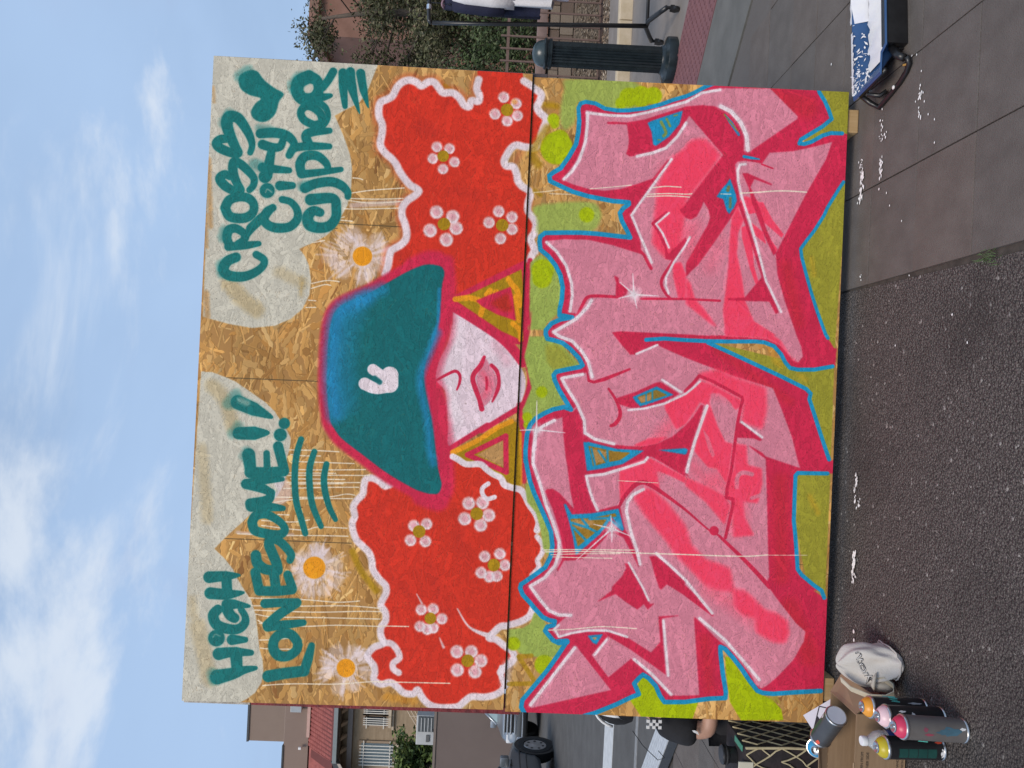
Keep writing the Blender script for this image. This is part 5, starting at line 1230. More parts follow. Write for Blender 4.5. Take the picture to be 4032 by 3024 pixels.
def sheet(name, poly, z, mt, kind='structure', sub=0):
    g = MB().add([(x, y, z) for x, y in poly], [tuple(range(len(poly)))]).build(name, mt)
    return tag(g, kind=kind)
g = MB().add([(-900, -900, -.03), (900, -900, -.03), (900, 1500, -.03), (-900, 1500, -.03)], [(0, 1, 2, 3)]).build('ground', MA_DIRT); tag(g, kind='structure')
sheet('road', [(-30, -12), (.30, -12), (.40, .6), (.424, 1.6), (.428, 1.98), (.436, 2.5), (.444, 2.95), (.444, 3.09), (-30, 3.09)], 0.0, MA_ASPH)
sheet('street', [(-80, 5.66), (-2.66, 5.66), (1.9, 5.0), (1.3, 60), (-80, 60)], -.004, MA_STREET)

# block paving: one piece each, joints recessed
pav = MB().add([(-6, 3.10, -.008), (.40, 3.10, -.008), (.40, -2, -.008), (3.6, -2, -.008), (2.6, 4.1, -.008), (1.4, 5.4, -.008), (-6, 5.7, -.008)], [tuple(range(7))]).build('pavement', MA_BED)
tag(pav, kind='structure')
def paver_mesh(mt):
    b = MB().bbox(-.203, .203, -.153, .153, -.03, 0, .0022)
    return mesh('paver', b.v, b.f, mt)
PM = [paver_mesh(MA_PAVER), paver_mesh(MA_PAVER2)]
rp = random.Random(3)
def paver(x0, x1, y0, y1):
    o = bpy.data.objects.new('paver', PM[0 if rp.random() < .6 else 1]); COL.objects.link(o); o.parent = pav
    o.location = ((x0+x1)/2, (y0+y1)/2, .003+rp.uniform(-.0012, .0012)); o.scale = ((x1-x0-.0045)/.406, (y1-y0-.0022)/.306, 1)
    o.rotation_euler = (rp.uniform(-.003, .003), rp.uniform(-.003, .003), 0)
xs = [.452, .815, 1.195, 1.635, 2.075, 2.50, 2.92]
ys = [-.32, 0.0, .32, .63, .94, 1.26, 1.57, 1.885, 2.20, 2.515, 2.825, 3.10, 3.40, 3.69, 4.03, 4.34, 4.66, 4.98]
gd = Vector((-.648, .761)); gn = Vector((.761, .648))
for i in range(len(xs)-1):
    for j in range(len(ys)-1):
        c = [(xs[a], ys[b]) for a in (i, i+1) for b in (j, j+1)]
        if max((Vector(p)-Vector((2.285, 4.336))).dot(gn) for p in c) > 0: continue
        if xs[i] > .9 and ys[j] < .5: continue
        paver(xs[i], xs[i+1], ys[j], ys[j+1])
xl = [-4.59, -4.15, -3.72, -3.29, -2.87, -2.452, -2.083, -1.66, -1.24, -.81, -.39, .03, .447]
yl = [3.115, 3.42, 3.74, 4.09, 4.42, 4.747, 5.052, 5.36]
for i in range(len(xl)-1):
    for j in range(len(yl)-1):
        if yl[j+1] > 5.1 and xl[i] > -2.1: continue
        paver(xl[i], xl[i+1], yl[j], yl[j+1])

tag(MB().prism([(P_.x, P_.y, -.02) for P_ in (Vector((2.285, 4.336))-gd*3.2, Vector((2.285, 4.336))+gd*1.5, Vector((2.285, 4.336))+gd*1.5-gn*.9, Vector((2.285, 4.336))-gd*3.2-gn*.9)], (0, 0, .0185)).build('paving_edge', MA_PAVER2), kind='structure')
# ramp on the right: gutter, tactile strip, pavement, kerb
P0 = Vector((2.285, 4.336))
def band(name, a, b, t0, t1, z, mt, z0=-.03):
    q = [P0+gn*a+gd*t0, P0+gn*b+gd*t0, P0+gn*b+gd*t1, P0+gn*a+gd*t1]
    return tag(MB().prism([(p.x, p.y, z0) for p in q], (0, 0, z-z0)).build(name, mt), kind='structure')
band('gutter', .016, .775, -4.0, 2.2, .006, MA_CONC)
tact = band('tactile_paving', .781, 1.60, -2.4, 2.0, .010, MA_TACT)
db = MB()
for i in range(13):
    for j in range(70):
        p = P0+gn*(.82+i*.0615)+gd*(-2.3+j*.0615)
        if p.y < 4.6: continue
        db.lathe([(.0125, 0), (.0115, .004), (.008, .0055)], 8, Matrix.Translation((p.x, p.y, .010)))
d_ = db.build('dome', MA_DOME, tact); tag(d_, kind='stuff')
q1, q2 = P0+gn*1.606-gd*4.5, P0+gn*1.606+gd*2.6
sheet('sidewalk', [(q1.x, q1.y), (14, 3), (14, 8.66), (1.0, 8.66), (q2.x, q2.y)], .004, MA_WALK)
cr = MB()
for k in range(7):
    x = .6+k*1.83
    cr.bbox(x, x+1.822, 8.66, 8.80, -.03, .15, .012)
tag(cr.build('kerb', MA_CURB), kind='structure')
tag(MB().box(.6, 13.4, 8.80, 9.58, -.03, .146).build('footpath', MA_WALK), kind='structure')
for a, b in (((3.5, 7.4), (4.3, 6.2)), ((2.3, 7.2), (3.3, 6.9))):
    pass
# verge and bank behind the kerb
bk = MB(); rb = random.Random(5); NX, rows = 40, [(9.58, .10), (10.0, .11), (10.5, .10), (10.8, .22), (11.15, .42), (11.25, .43)]
vs = [(.6+i*(14/NX), y+rb.uniform(-.04, .04)*(0 < j < 5), z+rb.uniform(-.02, .03)) for j, (y, z) in enumerate(rows) for i in range(NX+1)]
bk.add(vs, [(j*(NX+1)+i, j*(NX+1)+i+1, (j+1)*(NX+1)+i+1, (j+1)*(NX+1)+i) for j in range(5) for i in range(NX)])
MA_LITTER = mat('leaf_litter', (.06, .045, .032), .95, c2=(.25, .195, .14), scale=26, bump=1, bscale=40, lo=.42, hi=.68, det=6)
tag(bk.build('bank', MA_LITTER), kind='structure')
lf = MB()
for i in range(5200):
    x, y = rb.uniform(3.2, 8.5), rb.uniform(9.6, 11.15)
    z = np.interp(y, [r_[0] for r_ in rows], [r_[1] for r_ in rows])+.02
    Mx = Matrix.Translation((x, y, z)) @ Matrix.Rotation(rb.uniform(0, 6.3), 4, 'Z') @ Matrix.Rotation(rb.uniform(-.7, .7), 4, 'X')
    s_ = rb.uniform(.012, .035)
    lf.add([Mx @ Vector(p) for p in ((-s_, 0, 0), (0, -s_*.45, .004), (s_, 0, 0), (0, s_*.45, .004))], [(0, 1, 2, 3)], rb.choice((0, 1, 1, 2)))
tag(lf.build('fallen_leaves', [mat('dry_leaf', (.30, .235, .165), .8), mat('dry_leaf_brown', (.17, .115, .075), .8), mat('dry_leaf_pale', (.42, .35, .27), .8)]), kind='stuff')

# road markings on the left
def mark(name, pts, z=.0, mt=MA_WHITE, h=.004):
    return tag(MB().prism([(x, y, z) for x, y in pts], (0, 0, h)).build(name, mt), kind='structure')
mark('road_marking', [(-14, 8.15), (-1.0, 7.75), (-1.0, 8.28), (-14, 8.72)], -.004, h=.005)
MA_GREY = mat('worn_line', (.19, .19, .19), .85, c2=(.26, .26, .26), scale=20)
mark('road_marking', [(-14, 6.72), (-1.0, 6.60), (-1.0, 6.69), (-14, 6.84)], -.004, MA_GREY, .005)
# grooved white bar and the dark strip next to it
rb_ = MB(); NR = 7
A, B, C_, D_ = Vector((-1.6, 5.35, 0)), Vector((-1.6, 5.93, 0)), Vector((-6.5, 8.2, 0)), Vector((-6.5, 7.55, 0))
A, B = Vector((-1.30, 4.52, 0)), Vector((-1.45, 4.95, 0)); D_, C_ = Vector((-4.3, 7.05, 0)), Vector((-4.45, 7.55, 0))
for k in range(NR):
    t0, t1 = (k+.06)/NR, (k+.94)/NR
    poly = [A.lerp(B, t0), A.lerp(B, t1), D_.lerp(C_, t1), D_.lerp(C_, t0)]
    rb_.prism([(p.x, p.y, .004) for p in poly], (0, 0, .007))
tag(rb_.build('crosswalk_bar', mat('crosswalk_white', (.40, .42, .44), .6, c2=(.52, .54, .56), scale=25, bump=.2)), kind='structure')
tag(MB().prism([(-1.24, 4.29, .004), (-1.30, 4.51, .004), (-4.3, 7.04, .004), (-4.22, 6.82, .004)], (0, 0, .006)).build('tar_strip', mat('tar', (.012, .012, .012), .6, c2=(.022, .022, .022), scale=30, bump=.3)), kind='structure')

# drips of white paint on the ground in front of the board
sp = MB(); rs = random.Random(11)
def blob(x, y, rx, ry, z, n=9):
    ph = rs.uniform(0, 6); vs = [(x+rx*math.cos(2*math.pi*i/n)*rs.uniform(.65, 1.1), y+ry*math.sin(2*math.pi*i/n)*rs.uniform(.65, 1.1), z+.0025) for i in range(n)]
    sp.add(vs+[(x, y, z+.004)], [(i, (i+1) % n, n) for i in range(n)])
for x0, x1, y0, n, sz in SPLAT_LINES:
    for i in range(n):
        t = rs.random(); blob(x0+(x1-x0)*t, y0+rs.gauss(0, .006), rs.uniform(.5, 1.6)*sz, rs.uniform(.3, .8)*sz, .0062)
for x, y, s_ in SPLATS: blob(x, y, s_, s_*rs.uniform(.5, 1), .0062)
tag(sp.build('paint_splatter', MA_SPLAT), kind='stuff')
# weeds at the edge of the paving
wd = MB()
for i in range(60):
    x, y = rs.gauss(.432, .012), rs.gauss(2.12, .03); a = rs.uniform(0, 6.28); h = rs.uniform(.008, .022)
    wd.add([(x-.0015, y, .002), (x+.0015, y, .002), (x+math.cos(a)*h*.8, y+math.sin(a)*h*.8, h)], [(0, 1, 2)])
tag(wd.build('weeds', mat('weed_green', (.05, .085, .025), .7)), kind='stuff')

# ================================================================= the painted board
def image(name, arr, data=False):
    hh, ww = arr.shape[:2]
    im = bpy.data.images.new(name, ww, hh, alpha=False, float_buffer=False)
    if data: im.colorspace_settings.name = 'Non-Color'
    px = np.ones((hh, ww, 4), np.float32); px[..., :3] = arr if arr.ndim == 3 else arr[..., None]
    im.pixels.foreach_set(np.ascontiguousarray(px[::-1]).ravel()); im.update(); im.pack(); return im
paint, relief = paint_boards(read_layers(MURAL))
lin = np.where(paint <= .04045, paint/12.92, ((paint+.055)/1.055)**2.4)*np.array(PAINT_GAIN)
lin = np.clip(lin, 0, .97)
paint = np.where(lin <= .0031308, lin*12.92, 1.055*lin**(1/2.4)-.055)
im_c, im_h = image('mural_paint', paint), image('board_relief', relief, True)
MB_FACE = bpy.data.materials.new('painted_strand_board'); MB_FACE.use_nodes = True
t = MB_FACE.node_tree; b = t.nodes['Principled BSDF']; b.inputs['Roughness'].default_value = .7; b.inputs['Specular IOR Level'].default_value = .2
uv = t.nodes.new('ShaderNodeUVMap'); ic = t.nodes.new('ShaderNodeTexImage'); ih = t.nodes.new('ShaderNodeTexImage'); ic.image, ih.image = im_c, im_h
ic.extension = ih.extension = 'EXTEND'
for n in (ic, ih): t.links.new(uv.outputs[0], n.inputs[0])
t.links.new(ic.outputs[0], b.inputs['Base Color'])
bp = t.nodes.new('ShaderNodeBump'); bp.inputs['Strength'].default_value = .35; bp.inputs['Distance'].default_value = .004
t.links.new(ih.outputs[0], bp.inputs['Height']); t.links.new(bp.outputs[0], b.inputs['Normal'])
MA_EDGE = mat('board_edge', (.30, .20, .11), .85, c2=(.16, .10, .055), scale=60, bump=.6, bscale=120)
MA_STUD = mat('stud_wood', (.42, .27, .12), .7, c2=(.50, .34, .17), scale=6, stretch=(12, 12, 1))
MA_REDEDGE = mat('red_painted_stud', (.22, .018, .022), .6, c2=(.075, .012, .016), scale=22, bump=.4, lo=.45, hi=.7)
MA_WHITEEDGE = mat('whitewashed_stud', (.52, .50, .45), .7, c2=(.25, .21, .17), scale=40, bump=.4, lo=.45, hi=.75)
MA_DARKEDGE = mat('dark_stud', (.05, .04, .05), .7, c2=(.10, .08, .08), scale=40)
X0, ZT, YB = -1.226, 2.49, 2.941
board = thing('mural_board', (0, 2.96, 0), 'tall strand board wall spray painted with a hatted red haired face over pink graffiti letters', 'mural')
def panel(xl0, xl1, xr0, xr1, m0, m1, yf):
    """front face corners: left top/bottom x, right top/bottom x in board metres; m0,m1 top and bottom in metres below the top"""
    NXp = 24; vs, fs, uvs = [], [], []
    for k, (y) in enumerate((yf, yf+.0115)):
        for j, mm in enumerate((m0, m1)):
            l, r_ = (xl0, xr0) if j == 0 else (xl1, xr1)
            for i in range(NXp+1):
                x = l+(r_-l)*i/NXp; vs.append((X0+x, y, ZT-mm)); uvs.append((x/2.44, 1-mm/2.44))
    n = NXp+1
    mi = []
    for i in range(NXp): fs.append((i, i+1, n+i+1, n+i)); mi.append(0)
    for i in range(NXp): fs.append((2*n+i, 3*n+i, 3*n+i+1, 2*n+i+1)); mi.append(1)
    for i in range(NXp): fs.append((i, 2*n+i, 2*n+i+1, i+1)); mi.append(1); fs.append((n+i, n+i+1, 3*n+i+1, 3*n+i)); mi.append(1)
    fs += [(0, n, 3*n, 2*n), (NXp, 2*n+NXp, 3*n+NXp, n+NXp)]; mi += [1, 1]
    me = mesh('panel', vs, fs, [MB_FACE, MA_EDGE], org=ORG[board.name])
    me.polygons.foreach_set('material_index', mi)
    ul = me.uv_layers.new(name='UVMap')
    for p in me.polygons:
        for li in p.loop_indices: ul.data[li].uv = uvs[me.loops[li].vertex_index]
    bm = bmesh.new(); bm.from_mesh(me); bmesh.ops.recalc_face_normals(bm, faces=bm.faces[:]); bm.to_mesh(me); bm.free()
    return put('panel', me, board)
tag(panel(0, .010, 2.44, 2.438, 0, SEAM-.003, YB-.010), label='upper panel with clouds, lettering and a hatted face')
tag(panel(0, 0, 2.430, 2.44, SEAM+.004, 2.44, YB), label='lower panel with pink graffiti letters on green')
def stud(x0, x1, z0, z1, mt, y0=YB+.0125, y1=YB+.10): return MB().bbox(x0, x1, y0, y1, z0, z1, .003).build('stud', mt, board)
stud(X0-.012, X0+.03, 1.215, 2.235, MA_REDEDGE, YB+.0025); stud(X0-.012, X0+.03, 2.238, 2.488, MA_WHITEEDGE, YB+.0025)
stud(X0+.003, X0+.041, .06, 1.21, MA_STUD)
stud(X0+2.395, X0+2.447, 1.22, 2.486, MA_DARKEDGE, YB+.004); stud(X0+2.395, X0+2.436, .06, 1.215, MA_STUD)
for x in (.592, 1.202, 1.812): stud(X0+x, X0+x+.038, .06, 2.485, MA_STUD)
for z in (.055, 1.25, 2.445):
    MB().bbox(X0+.045, X0+2.39, YB+.102, YB+.14, z, z+.038, .003).build('rail', MA_STUD, board)
for x in (-1.10, 1.105):
    MB().bbox(x-.045, x+.045, YB+.008, YB+.95, 0.004, .049, .004).build('foot', MA_STUD, board)
    MB().tube([(x, YB+.16, 1.7), (x, YB+.90, .05)], .03, 4).build('brace', MA_STUD, board)
# ================================================================= things left of the board: box, cans, bag, card, bottle
MA_CARD = mat('cardboard', (.24, .155, .088), .85, c2=(.285, .19, .11), scale=5, bump=.12, bscale=80, stretch=(1, 1, 12))
MA_CARDIN = mat('cardboard_inside', (.30, .20, .12), .85, c2=(.34, .235, .145), scale=6)
MA_INK = mat('print_ink', (.05, .035, .025), .8)
bx = thing('cardboard_box', (-1.2, 2.55, 0), 'open brown cardboard box with printed side behind the spray cans', 'box')
BX0, BX1, BY0, BY1, BZ = -1.46, -.980, 2.43, 2.62, .168
for a in ((BX0, BX1, BY0, BY0+.004), (BX0, BX1, BY1-.004, BY1), (BX0, BX0+.004, BY0+.0045, BY1-.0045), (BX1-.004, BX1, BY0+.0045, BY1-.0045)):
    MB().box(a[0], a[1], a[2], a[3], .006, BZ).build('side', MA_CARD, bx)
MB().box(BX0+.005, BX1-.005, BY0+.005, BY1-.005, .006, .010).build('bottom', MA_CARD, bx)
def flap(p, q, off1, off2):
    p, q = Vector(p), Vector(q); a, c = p+Vector(off1), q+Vector(off2)
    nrm = (q-p).cross(a-p).normalized()*.004
    MB().prism([p, q, c, a], nrm).build('flap', MA_CARDIN, bx)
flap((BX1-.002, BY0+.002, BZ+.002), (BX1-.002, BY1, BZ+.002), (.052, .03, -.072), (.055, .02, -.045))       # right flap, hanging outwards
MB().prism([(BX0, BY1+.001, BZ), (-1.065, BY1+.001, BZ), (-1.105, BY1-.02, .206), (-1.155, BY1-.03, .214), (BX0, BY1-.02, .20)], (0, .004, 0)).build('flap', MA_CARDIN, bx)   # back flap
flap((-1.40, BY0-.001, BZ+.002), (-1.135, BY0-.001, BZ+.002), (.02, .055, -.02), (-.03, .06, -.03))     # front flap folded in
def text_mesh(s, size, extr=0.0, offset=0.0, bold=False):
    cu = bpy.data.curves.new('text', 'FONT'); cu.body = s; cu.size = size; cu.extrude = extr; cu.offset = offset; cu.resolution_u = 3
    o = bpy.data.objects.new('text', cu); COL.objects.link(o)
    dg = bpy.context.evaluated_depsgraph_get(); me = bpy.data.meshes.new_from_object(o.evaluated_get(dg))
    bpy.data.objects.remove(o); bpy.data.curves.remove(cu)
    vs = [v.co.copy() for v in me.vertices]; fs = [tuple(p.vertices) for p in me.polygons]; bpy.data.meshes.remove(me)
    return vs, fs
def lettering(s, size, M, mt, parent, offset=0.0, name='lettering'):
    vs, fs = text_mesh(s, size, 0, offset)
    return MB().add([M @ v for v in vs], fs).build(name, mt, parent)
def TX(o, right, upv): 
    r_, u = Vector(right).normalized(), Vector(upv).normalized(); n = r_.cross(u)
    q = Matrix((r_, u, n)).transposed().to_4x4(); q.translation = o; return q
lettering('OPEN FROM', .012, TX((-1.165, BY0-.0012, .142), (1, 0, 0), (0, 0, 1)), MA_INK, bx)
lettering('OTHER SIDE', .012, TX((-1.165, BY0-.0012, .124), (1, 0, 0), (0, 0, 1)), MA_INK, bx)
lettering('HANDLE', .011, TX((-1.15, BY0-.0012, .028), (1, 0, 0), (0, 0, 1)), MA_INK, bx)
lettering('WITH CARE', .011, TX((-1.15, BY0-.0012, .012), (1, 0, 0), (0, 0, 1)), MA_INK, bx)

MA_STEEL = mat('tin', (.62, .62, .62), .28, 1.0, c2=(.55, .55, .55), scale=40)
MA_BLACKP = mat('black_plastic', (.010, .010, .011), .35, c2=(.016, .016, .017), scale=30)
MA_CANBLK = mat('can_black', (.012, .012, .014), .32, c2=(.02, .02, .022), scale=20)
MA_CANDK = mat('can_graphite', (.045, .047, .052), .4, c2=(.06, .062, .066), scale=20)
MA_CANGRY = mat('can_grey', (.115, .105, .10), .42, c2=(.14, .13, .125), scale=16)
MA_CANGRN = mat('can_green', (.010, .055, .048), .4, c2=(.014, .07, .06), scale=20)
MA_TEAL = mat('print_teal', (.12, .58, .50), .5)
MA_REDP = mat('print_red', (.62, .075, .035), .5)
MA_PWHITE = mat('print_white', (.68, .68, .68), .5)
MA_BLUEP = mat('paint_blue', (.04, .22, .42), .5)
def capm(n, c): return mat('cap_'+n, c, .38, c2=tuple(x*.9 for x in c), scale=12)
def curve_on_can(pts, r, zmap=1.0):
    """(angle, height) -> point on the can's shell"""
    return [Vector((r*math.cos(a), r*math.sin(a), z)) for a, z in pts]
SCRIPT = [(-.40, .045), (-.36, .075), (-.28, .05), (-.22, .078), (-.12, .048), (-.03, .078), (.02, .052), (.10, .056), (.16, .074), (.09, .078), (.12, .05), (.22, .05), (.27, .080), (.24, .094), (.30, .052), (.42, .060)]
def can(loc, axis, spin, label, body, capc, group='spray cans round the cardboard box', h=.165, rr=.0328, plug=True, green=None, script=False, splash=False, ring=True, tipup=True):
    c = thing('spray_can', loc, label, 'spray can', group)
    M = AX(loc, axis) @ Matrix.Rotation(spin, 4, 'Z')
    MB().lathe([(rr*.86, 0), (rr*.99, .0), (rr*1.045, .002), (rr*1.045, .0055), (rr*.99, .008)], 32, M).build('base_rim', MA_STEEL, c, auto=40)
    MB().lathe([(rr*.985, .006), (rr*.985, h)], 32, M).build('body', body, c, auto=40)
    if ring: MB().lathe([(rr*.99, h-.003), (rr*1.045, h-.001), (rr*1.05, h+.004), (rr*1.0, h+.0065), (rr*.93, h+.007)], 32, M).build('top_rim', MA_STEEL, c, auto=40)
    MB().lathe([(rr*.93, h+.005), (rr*.90, h+.010), (rr*.80, h+.017), (rr*.64, h+.023), (rr*.50, h+.0265)], 32, M).build('colour_ring', capc, c, auto=40)
    MB().lathe([(rr*.50, h+.0262), (rr*.50, h+.029), (rr*.44, h+.0305), (rr*.36, h+.029), (rr*.30, h+.0275), (rr*.16, h+.0275), (rr*.14, h+.034), (rr*.05, h+.0345)], 24, M).build('valve_cup', MA_STEEL, c, auto=40)
    if script:
        MB().tube([M @ p for p in curve_on_can([(a*1.5, z*script[1]+script[0]) for a, z in SCRIPT], rr*.99)], .0016, 5).build('lettering', MA_TEAL, c)
    if green:
        for k in range(4):
            z0 = green[0]+k*green[1]
            pts = [(green[2]+i*.11, z) for z in (z0, z0+green[1]*.93) for i in range(9)]
            vs = [M @ p for p in curve_on_can(pts, rr*.995)]
            MB().add(vs, [(i, i+1, 9+i+1, 9+i) for i in range(8)]).build('label_block', MA_CANGRN, c, smooth=True)
    if splash:
        for (a, z, ra, rz, mt) in splash:
            n = 14; pts = [(a, z)]+[(a+ra*math.cos(6.283*i/n)*(1+.25*math.sin(i*2.3)), z+rz*math.sin(6.283*i/n)*(1+.2*math.cos(i*1.7))) for i in range(n)]
            vs = [M @ p for p in curve_on_can(pts, rr*1.0)]
            MB().add(vs, [(0, 1+i, 1+(i+1) % n) for i in range(n)]).build('paint_mark', mt, c)
    return c
FR = -math.pi/2+.35     # the side that faces the photographer
can((-.901, 2.148, .001), (.02, .01, 1), 0, 'grey spray can with crimson top and blue paint smear, nearest of the standing cans', MA_CANGRY, capm('crimson', (.60, .035, .10)),
    splash=[(FR-.15, .055, .36, .028, mat('blue_smear', (.055, .125, .17), .5)), (FR-.25, .072, .18, .022, mat('blue_smear2', (.05, .11, .15), .5)), (FR-.5, .115, .12, .012, mat('pink_smear', (.26, .05, .08), .5)), (FR+.1, .02, .12, .008, MA_PWHITE), (FR-.1, .125, .2, .006, mat('pink_smear2', (.22, .06, .09), .5))], h=.172, rr=.0335)
can((-.999, 2.25, .001), (-.02, .01, 1), 0, 'dark green and black spray can with yellow top standing before the printed box side', MA_CANBLK, capm('yellow', (.50, .40, .012)), green=(.03, .028, FR-.9), script=(.01, .9),
    splash=[(FR+.55, .02, .12, .010, MA_REDP), (FR-.4, .012, .4, .006, MA_PWHITE)])
can((-.912, 2.252, .001), (.0, .01, 1), 0, 'black spray can with pale pink top between the orange and crimson topped cans', MA_CANBLK, capm('pale_pink', (.78, .55, .58)), splash=[(FR, .03, .12, .008, mat('print_grey', (.3, .3, .3), .5)), (FR+.2, .10, .25, .005, MA_PWHITE), (FR+.5, .13, .1, .01, MA_PWHITE)])
can((-.925, 2.345, .001), (.01, .02, 1), 0, 'black spray can with orange top and teal script, farthest of the standing cans', MA_CANBLK, capm('orange', (.75, .31, .025)), script=(.05, .8),
    splash=[(FR-.2, .148, .22, .010, MA_REDP), (FR+.55, .04, .10, .02, mat('print_silver', (.35, .36, .37), .5))])
can((-1.005, 2.475, .212), (-.76, .64, .03), R(15), 'graphite spray can with green label lying on the box flap, pale base showing', MA_CANDK, capm('green', (.02, .09, .075)), green=(.045, .026, -1.75), script=(.06, .6), h=.150, rr=.034,
    splash=[(-1.0, .03, .16, .010, MA_PWHITE), (-1.45, .03, .14, .009, MA_PWHITE), (-1.2, .045, .14, .008, MA_PWHITE), (-2.6, .135, .2, .010, MA_REDP)])
pb = bpy.data.objects['spray_can.004']
MB().lathe([(.0300, -.0016), (.022, -.0014), (.0005, -.0014)], 28, AX((-1.005, 2.475, .212), (-.76, .64, .03)), caps=False).build('base_disc', mat('pale_base', (.50, .53, .60), .45, c2=(.56, .58, .64), scale=20), pb, smooth=True)
can((-1.255, 2.93, .06), (.03, -.80, .42), 0, 'spray can with sky blue top and dark crimson body poking out beside the patterned bag', mat('can_crimson', (.085, .012, .03), .4, c2=(.05, .01, .02), scale=14), capm('sky_blue', (.04, .33, .62)), rr=.0335)

# water bottle
wb = thing('water_bottle', (-1.035, 2.365, .001), 'small clear plastic water bottle with blue label and white cap between the cans', 'bottle')
Mw = Matrix.Translation((-1.035, 2.365, .001))
MA_PET = mat('clear_plastic', (.80, .82, .84), .10, c2=(.74, .77, .80), scale=30, trans=.55, spec=.8)
MB().lathe([(.028, 0), (.033, .006), (.0335, .03), (.032, .034), (.0335, .038), (.032, .052), (.0335, .056), (.0335, .108), (.0325, .114), (.033, .124), (.028, .142), (.0145, .160), (.0125, .166)], 28, Mw).build('body', MA_PET, wb, auto=50)
MB().lathe([(.0342, .075), (.0342, .106)], 28, Mw, caps=False).build('label', mat('bottle_label', (.03, .085, .36), .4, c2=(.25, .33, .55), scale=50, lo=.5, hi=.7), wb, smooth=True)
MB().lathe([(.0145, .166), (.0150, .168), (.0150, .180), (.0135, .1825)], 24, Mw, flute=(.014, .0004)).build('cap', mat('white_cap', (.72, .73, .74), .4), wb, auto=50)

# white card with black polygons, leaning between box and board
cd = thing('pattern_card', (-1.12, 2.74, .12), 'white card box with black outlined polygons leaning behind the cardboard box', 'card')
ca, cb, cc_ = Vector((-1.132, 2.78, .192)), Vector((-1.027, 2.72, .086)), Vector((-1.194, 2.68, .167))
e1, e2 = (cb-ca), (cc_-ca); nn = e1.cross(e2).normalized()
if nn.y > 0: nn = -nn
Pc = lambda a, b_, h=0: ca+e1*a+e2*b_+nn*h
MB().prism([Pc(0, 0), Pc(1.15, -.02), Pc(1.2, 1.15), Pc(.03, 1.06)], -nn*.022).build('panel', mat('white_card', (.62, .62, .67), .5, c2=(.66, .66, .71), scale=10), cd)
MA_CBLK = mat('card_black', (.02, .02, .022), .5)
def cpoly(pts): MB().prism([Pc(a, b_, .0006) for a, b_ in pts], nn*.0006).build('pattern', MA_CBLK, cd)
def cline(p, q, wd_=.012):
    d = (Vector(q)-Vector(p)).normalized(); n_ = Vector((-d.y, d.x))*wd_; p, q = Vector(p), Vector(q)
    cpoly([p-n_, q-n_, q+n_, p+n_])
cpoly([(.277, .225), (.012, .557), (.314, .897)]); cpoly([(.612, .2265), (.72, .31), (.70, .50), (.609, .45)])
cline((.432, .011), (.012, .557)); cline((.432, .011), (.612, .2265)); cline((.012, .557), (.314, .897)); cline((.609, .45), (.314, .897)); cline((.72, .31), (.9, .33))

# black bag with a gold lattice
bg_ = thing('lattice_bag', (-1.5, 3.05, 0), 'black fabric bag with pale gold lattice pattern beside the lower corner of the mural', 'bag')
MA_BAG = mat('bag_black', (.012, .009, .010), .7, c2=(.022, .014, .015), scale=20, bump=.2)
MA_GOLD = mat('gold_cord', (.46, .38, .22), .5, c2=(.56, .48, .30), scale=30)
GX0, GX1, GY0, GY1, GZ = -1.78, -1.318, 2.93, 3.16, .352
MB().bbox(GX0, GX1, GY0, GY1, .003, GZ, .02).build('body', MA_BAG, bg_, auto=50)
rg_ = random.Random(2)
def lat(pts): MB().tube(pts, .0028, 5).build('cord', MA_GOLD, bg_)
fy = GY0-.002
nd = {}
for i in range(9):
    for j in range(8): nd[i, j] = (min(GX1-.004, GX1-.002-(i*.062+(j % 2)*.031)+rg_.uniform(-.012, .012)*(i > 0)), fy-rg_.uniform(0, .003), .012+j*.0475+rg_.uniform(-.008, .008))
for i in range(8):
    for j in range(7):
        for q in ((i, j+1), (i+(1 if j % 2 else -1), j+1)):
            if q in nd and rg_.random() < .86: lat([nd[i, j], Vector(nd[i, j]).lerp(Vector(nd[q]), .5)+Vector((rg_.uniform(-.004, .004), 0, rg_.uniform(-.004, .004))), nd[q]])
MB().tube([(GX1-.004, fy, .03), (GX1-.001, fy-.002, .18), (GX1-.008, fy, .345)], .0048, 6).build('cord', MA_GOLD, bg_)
MB().tube([(GX1-.118, fy, .05), (GX1-.112, fy-.003, .2), (GX1-.118, fy, .30)], .0055, 6).build('cord', MA_GOLD, bg_)
sd_ = {(i, j): (GX1+.002, GY0+.01+i*.06+(j % 2)*.03, .012+j*.0475) for i in range(4) for j in range(8)}
for i in range(4):
    for j in range(7):
        for q in ((i, j+1), (i+(1 if j % 2 else -1), j+1)):
            if q in sd_: lat([sd_[i, j], sd_[q]])
MB().bbox(-1.50, -1.376, GY0-.010, GY0-.003, .315, .372, .002).build('tag_panel', mat('cream_panel', (.52, .49, .38), .6, c2=(.58, .55, .44), scale=12), bg_)
MB().bbox(-1.345, -1.322, GY0+.01, GY0+.10, GZ, GZ+.004, .001).build('green_patch', mat('green_patch', (.06, .22, .15), .6), bg_)
cp = thing('black_cap_cup', (-1.395, 3.02, GZ+.001), 'black round plastic cup lid sitting on top of the lattice bag', 'lid')
MB().lathe([(.030, 0), (.031, .03), (.036, .034), (.037, .054), (.033, .058)], 28, Matrix.Translation((-1.395, 3.02, GZ+.001))).build('shell', MA_BLACKP, cp, auto=40)
MB().lathe([(.0373, .040), (.0373, .044)], 28, Matrix.Translation((-1.395, 3.02, GZ+.001)), caps=False).build('band', mat('grey_band', (.05, .05, .05), .4), cp, smooth=True)

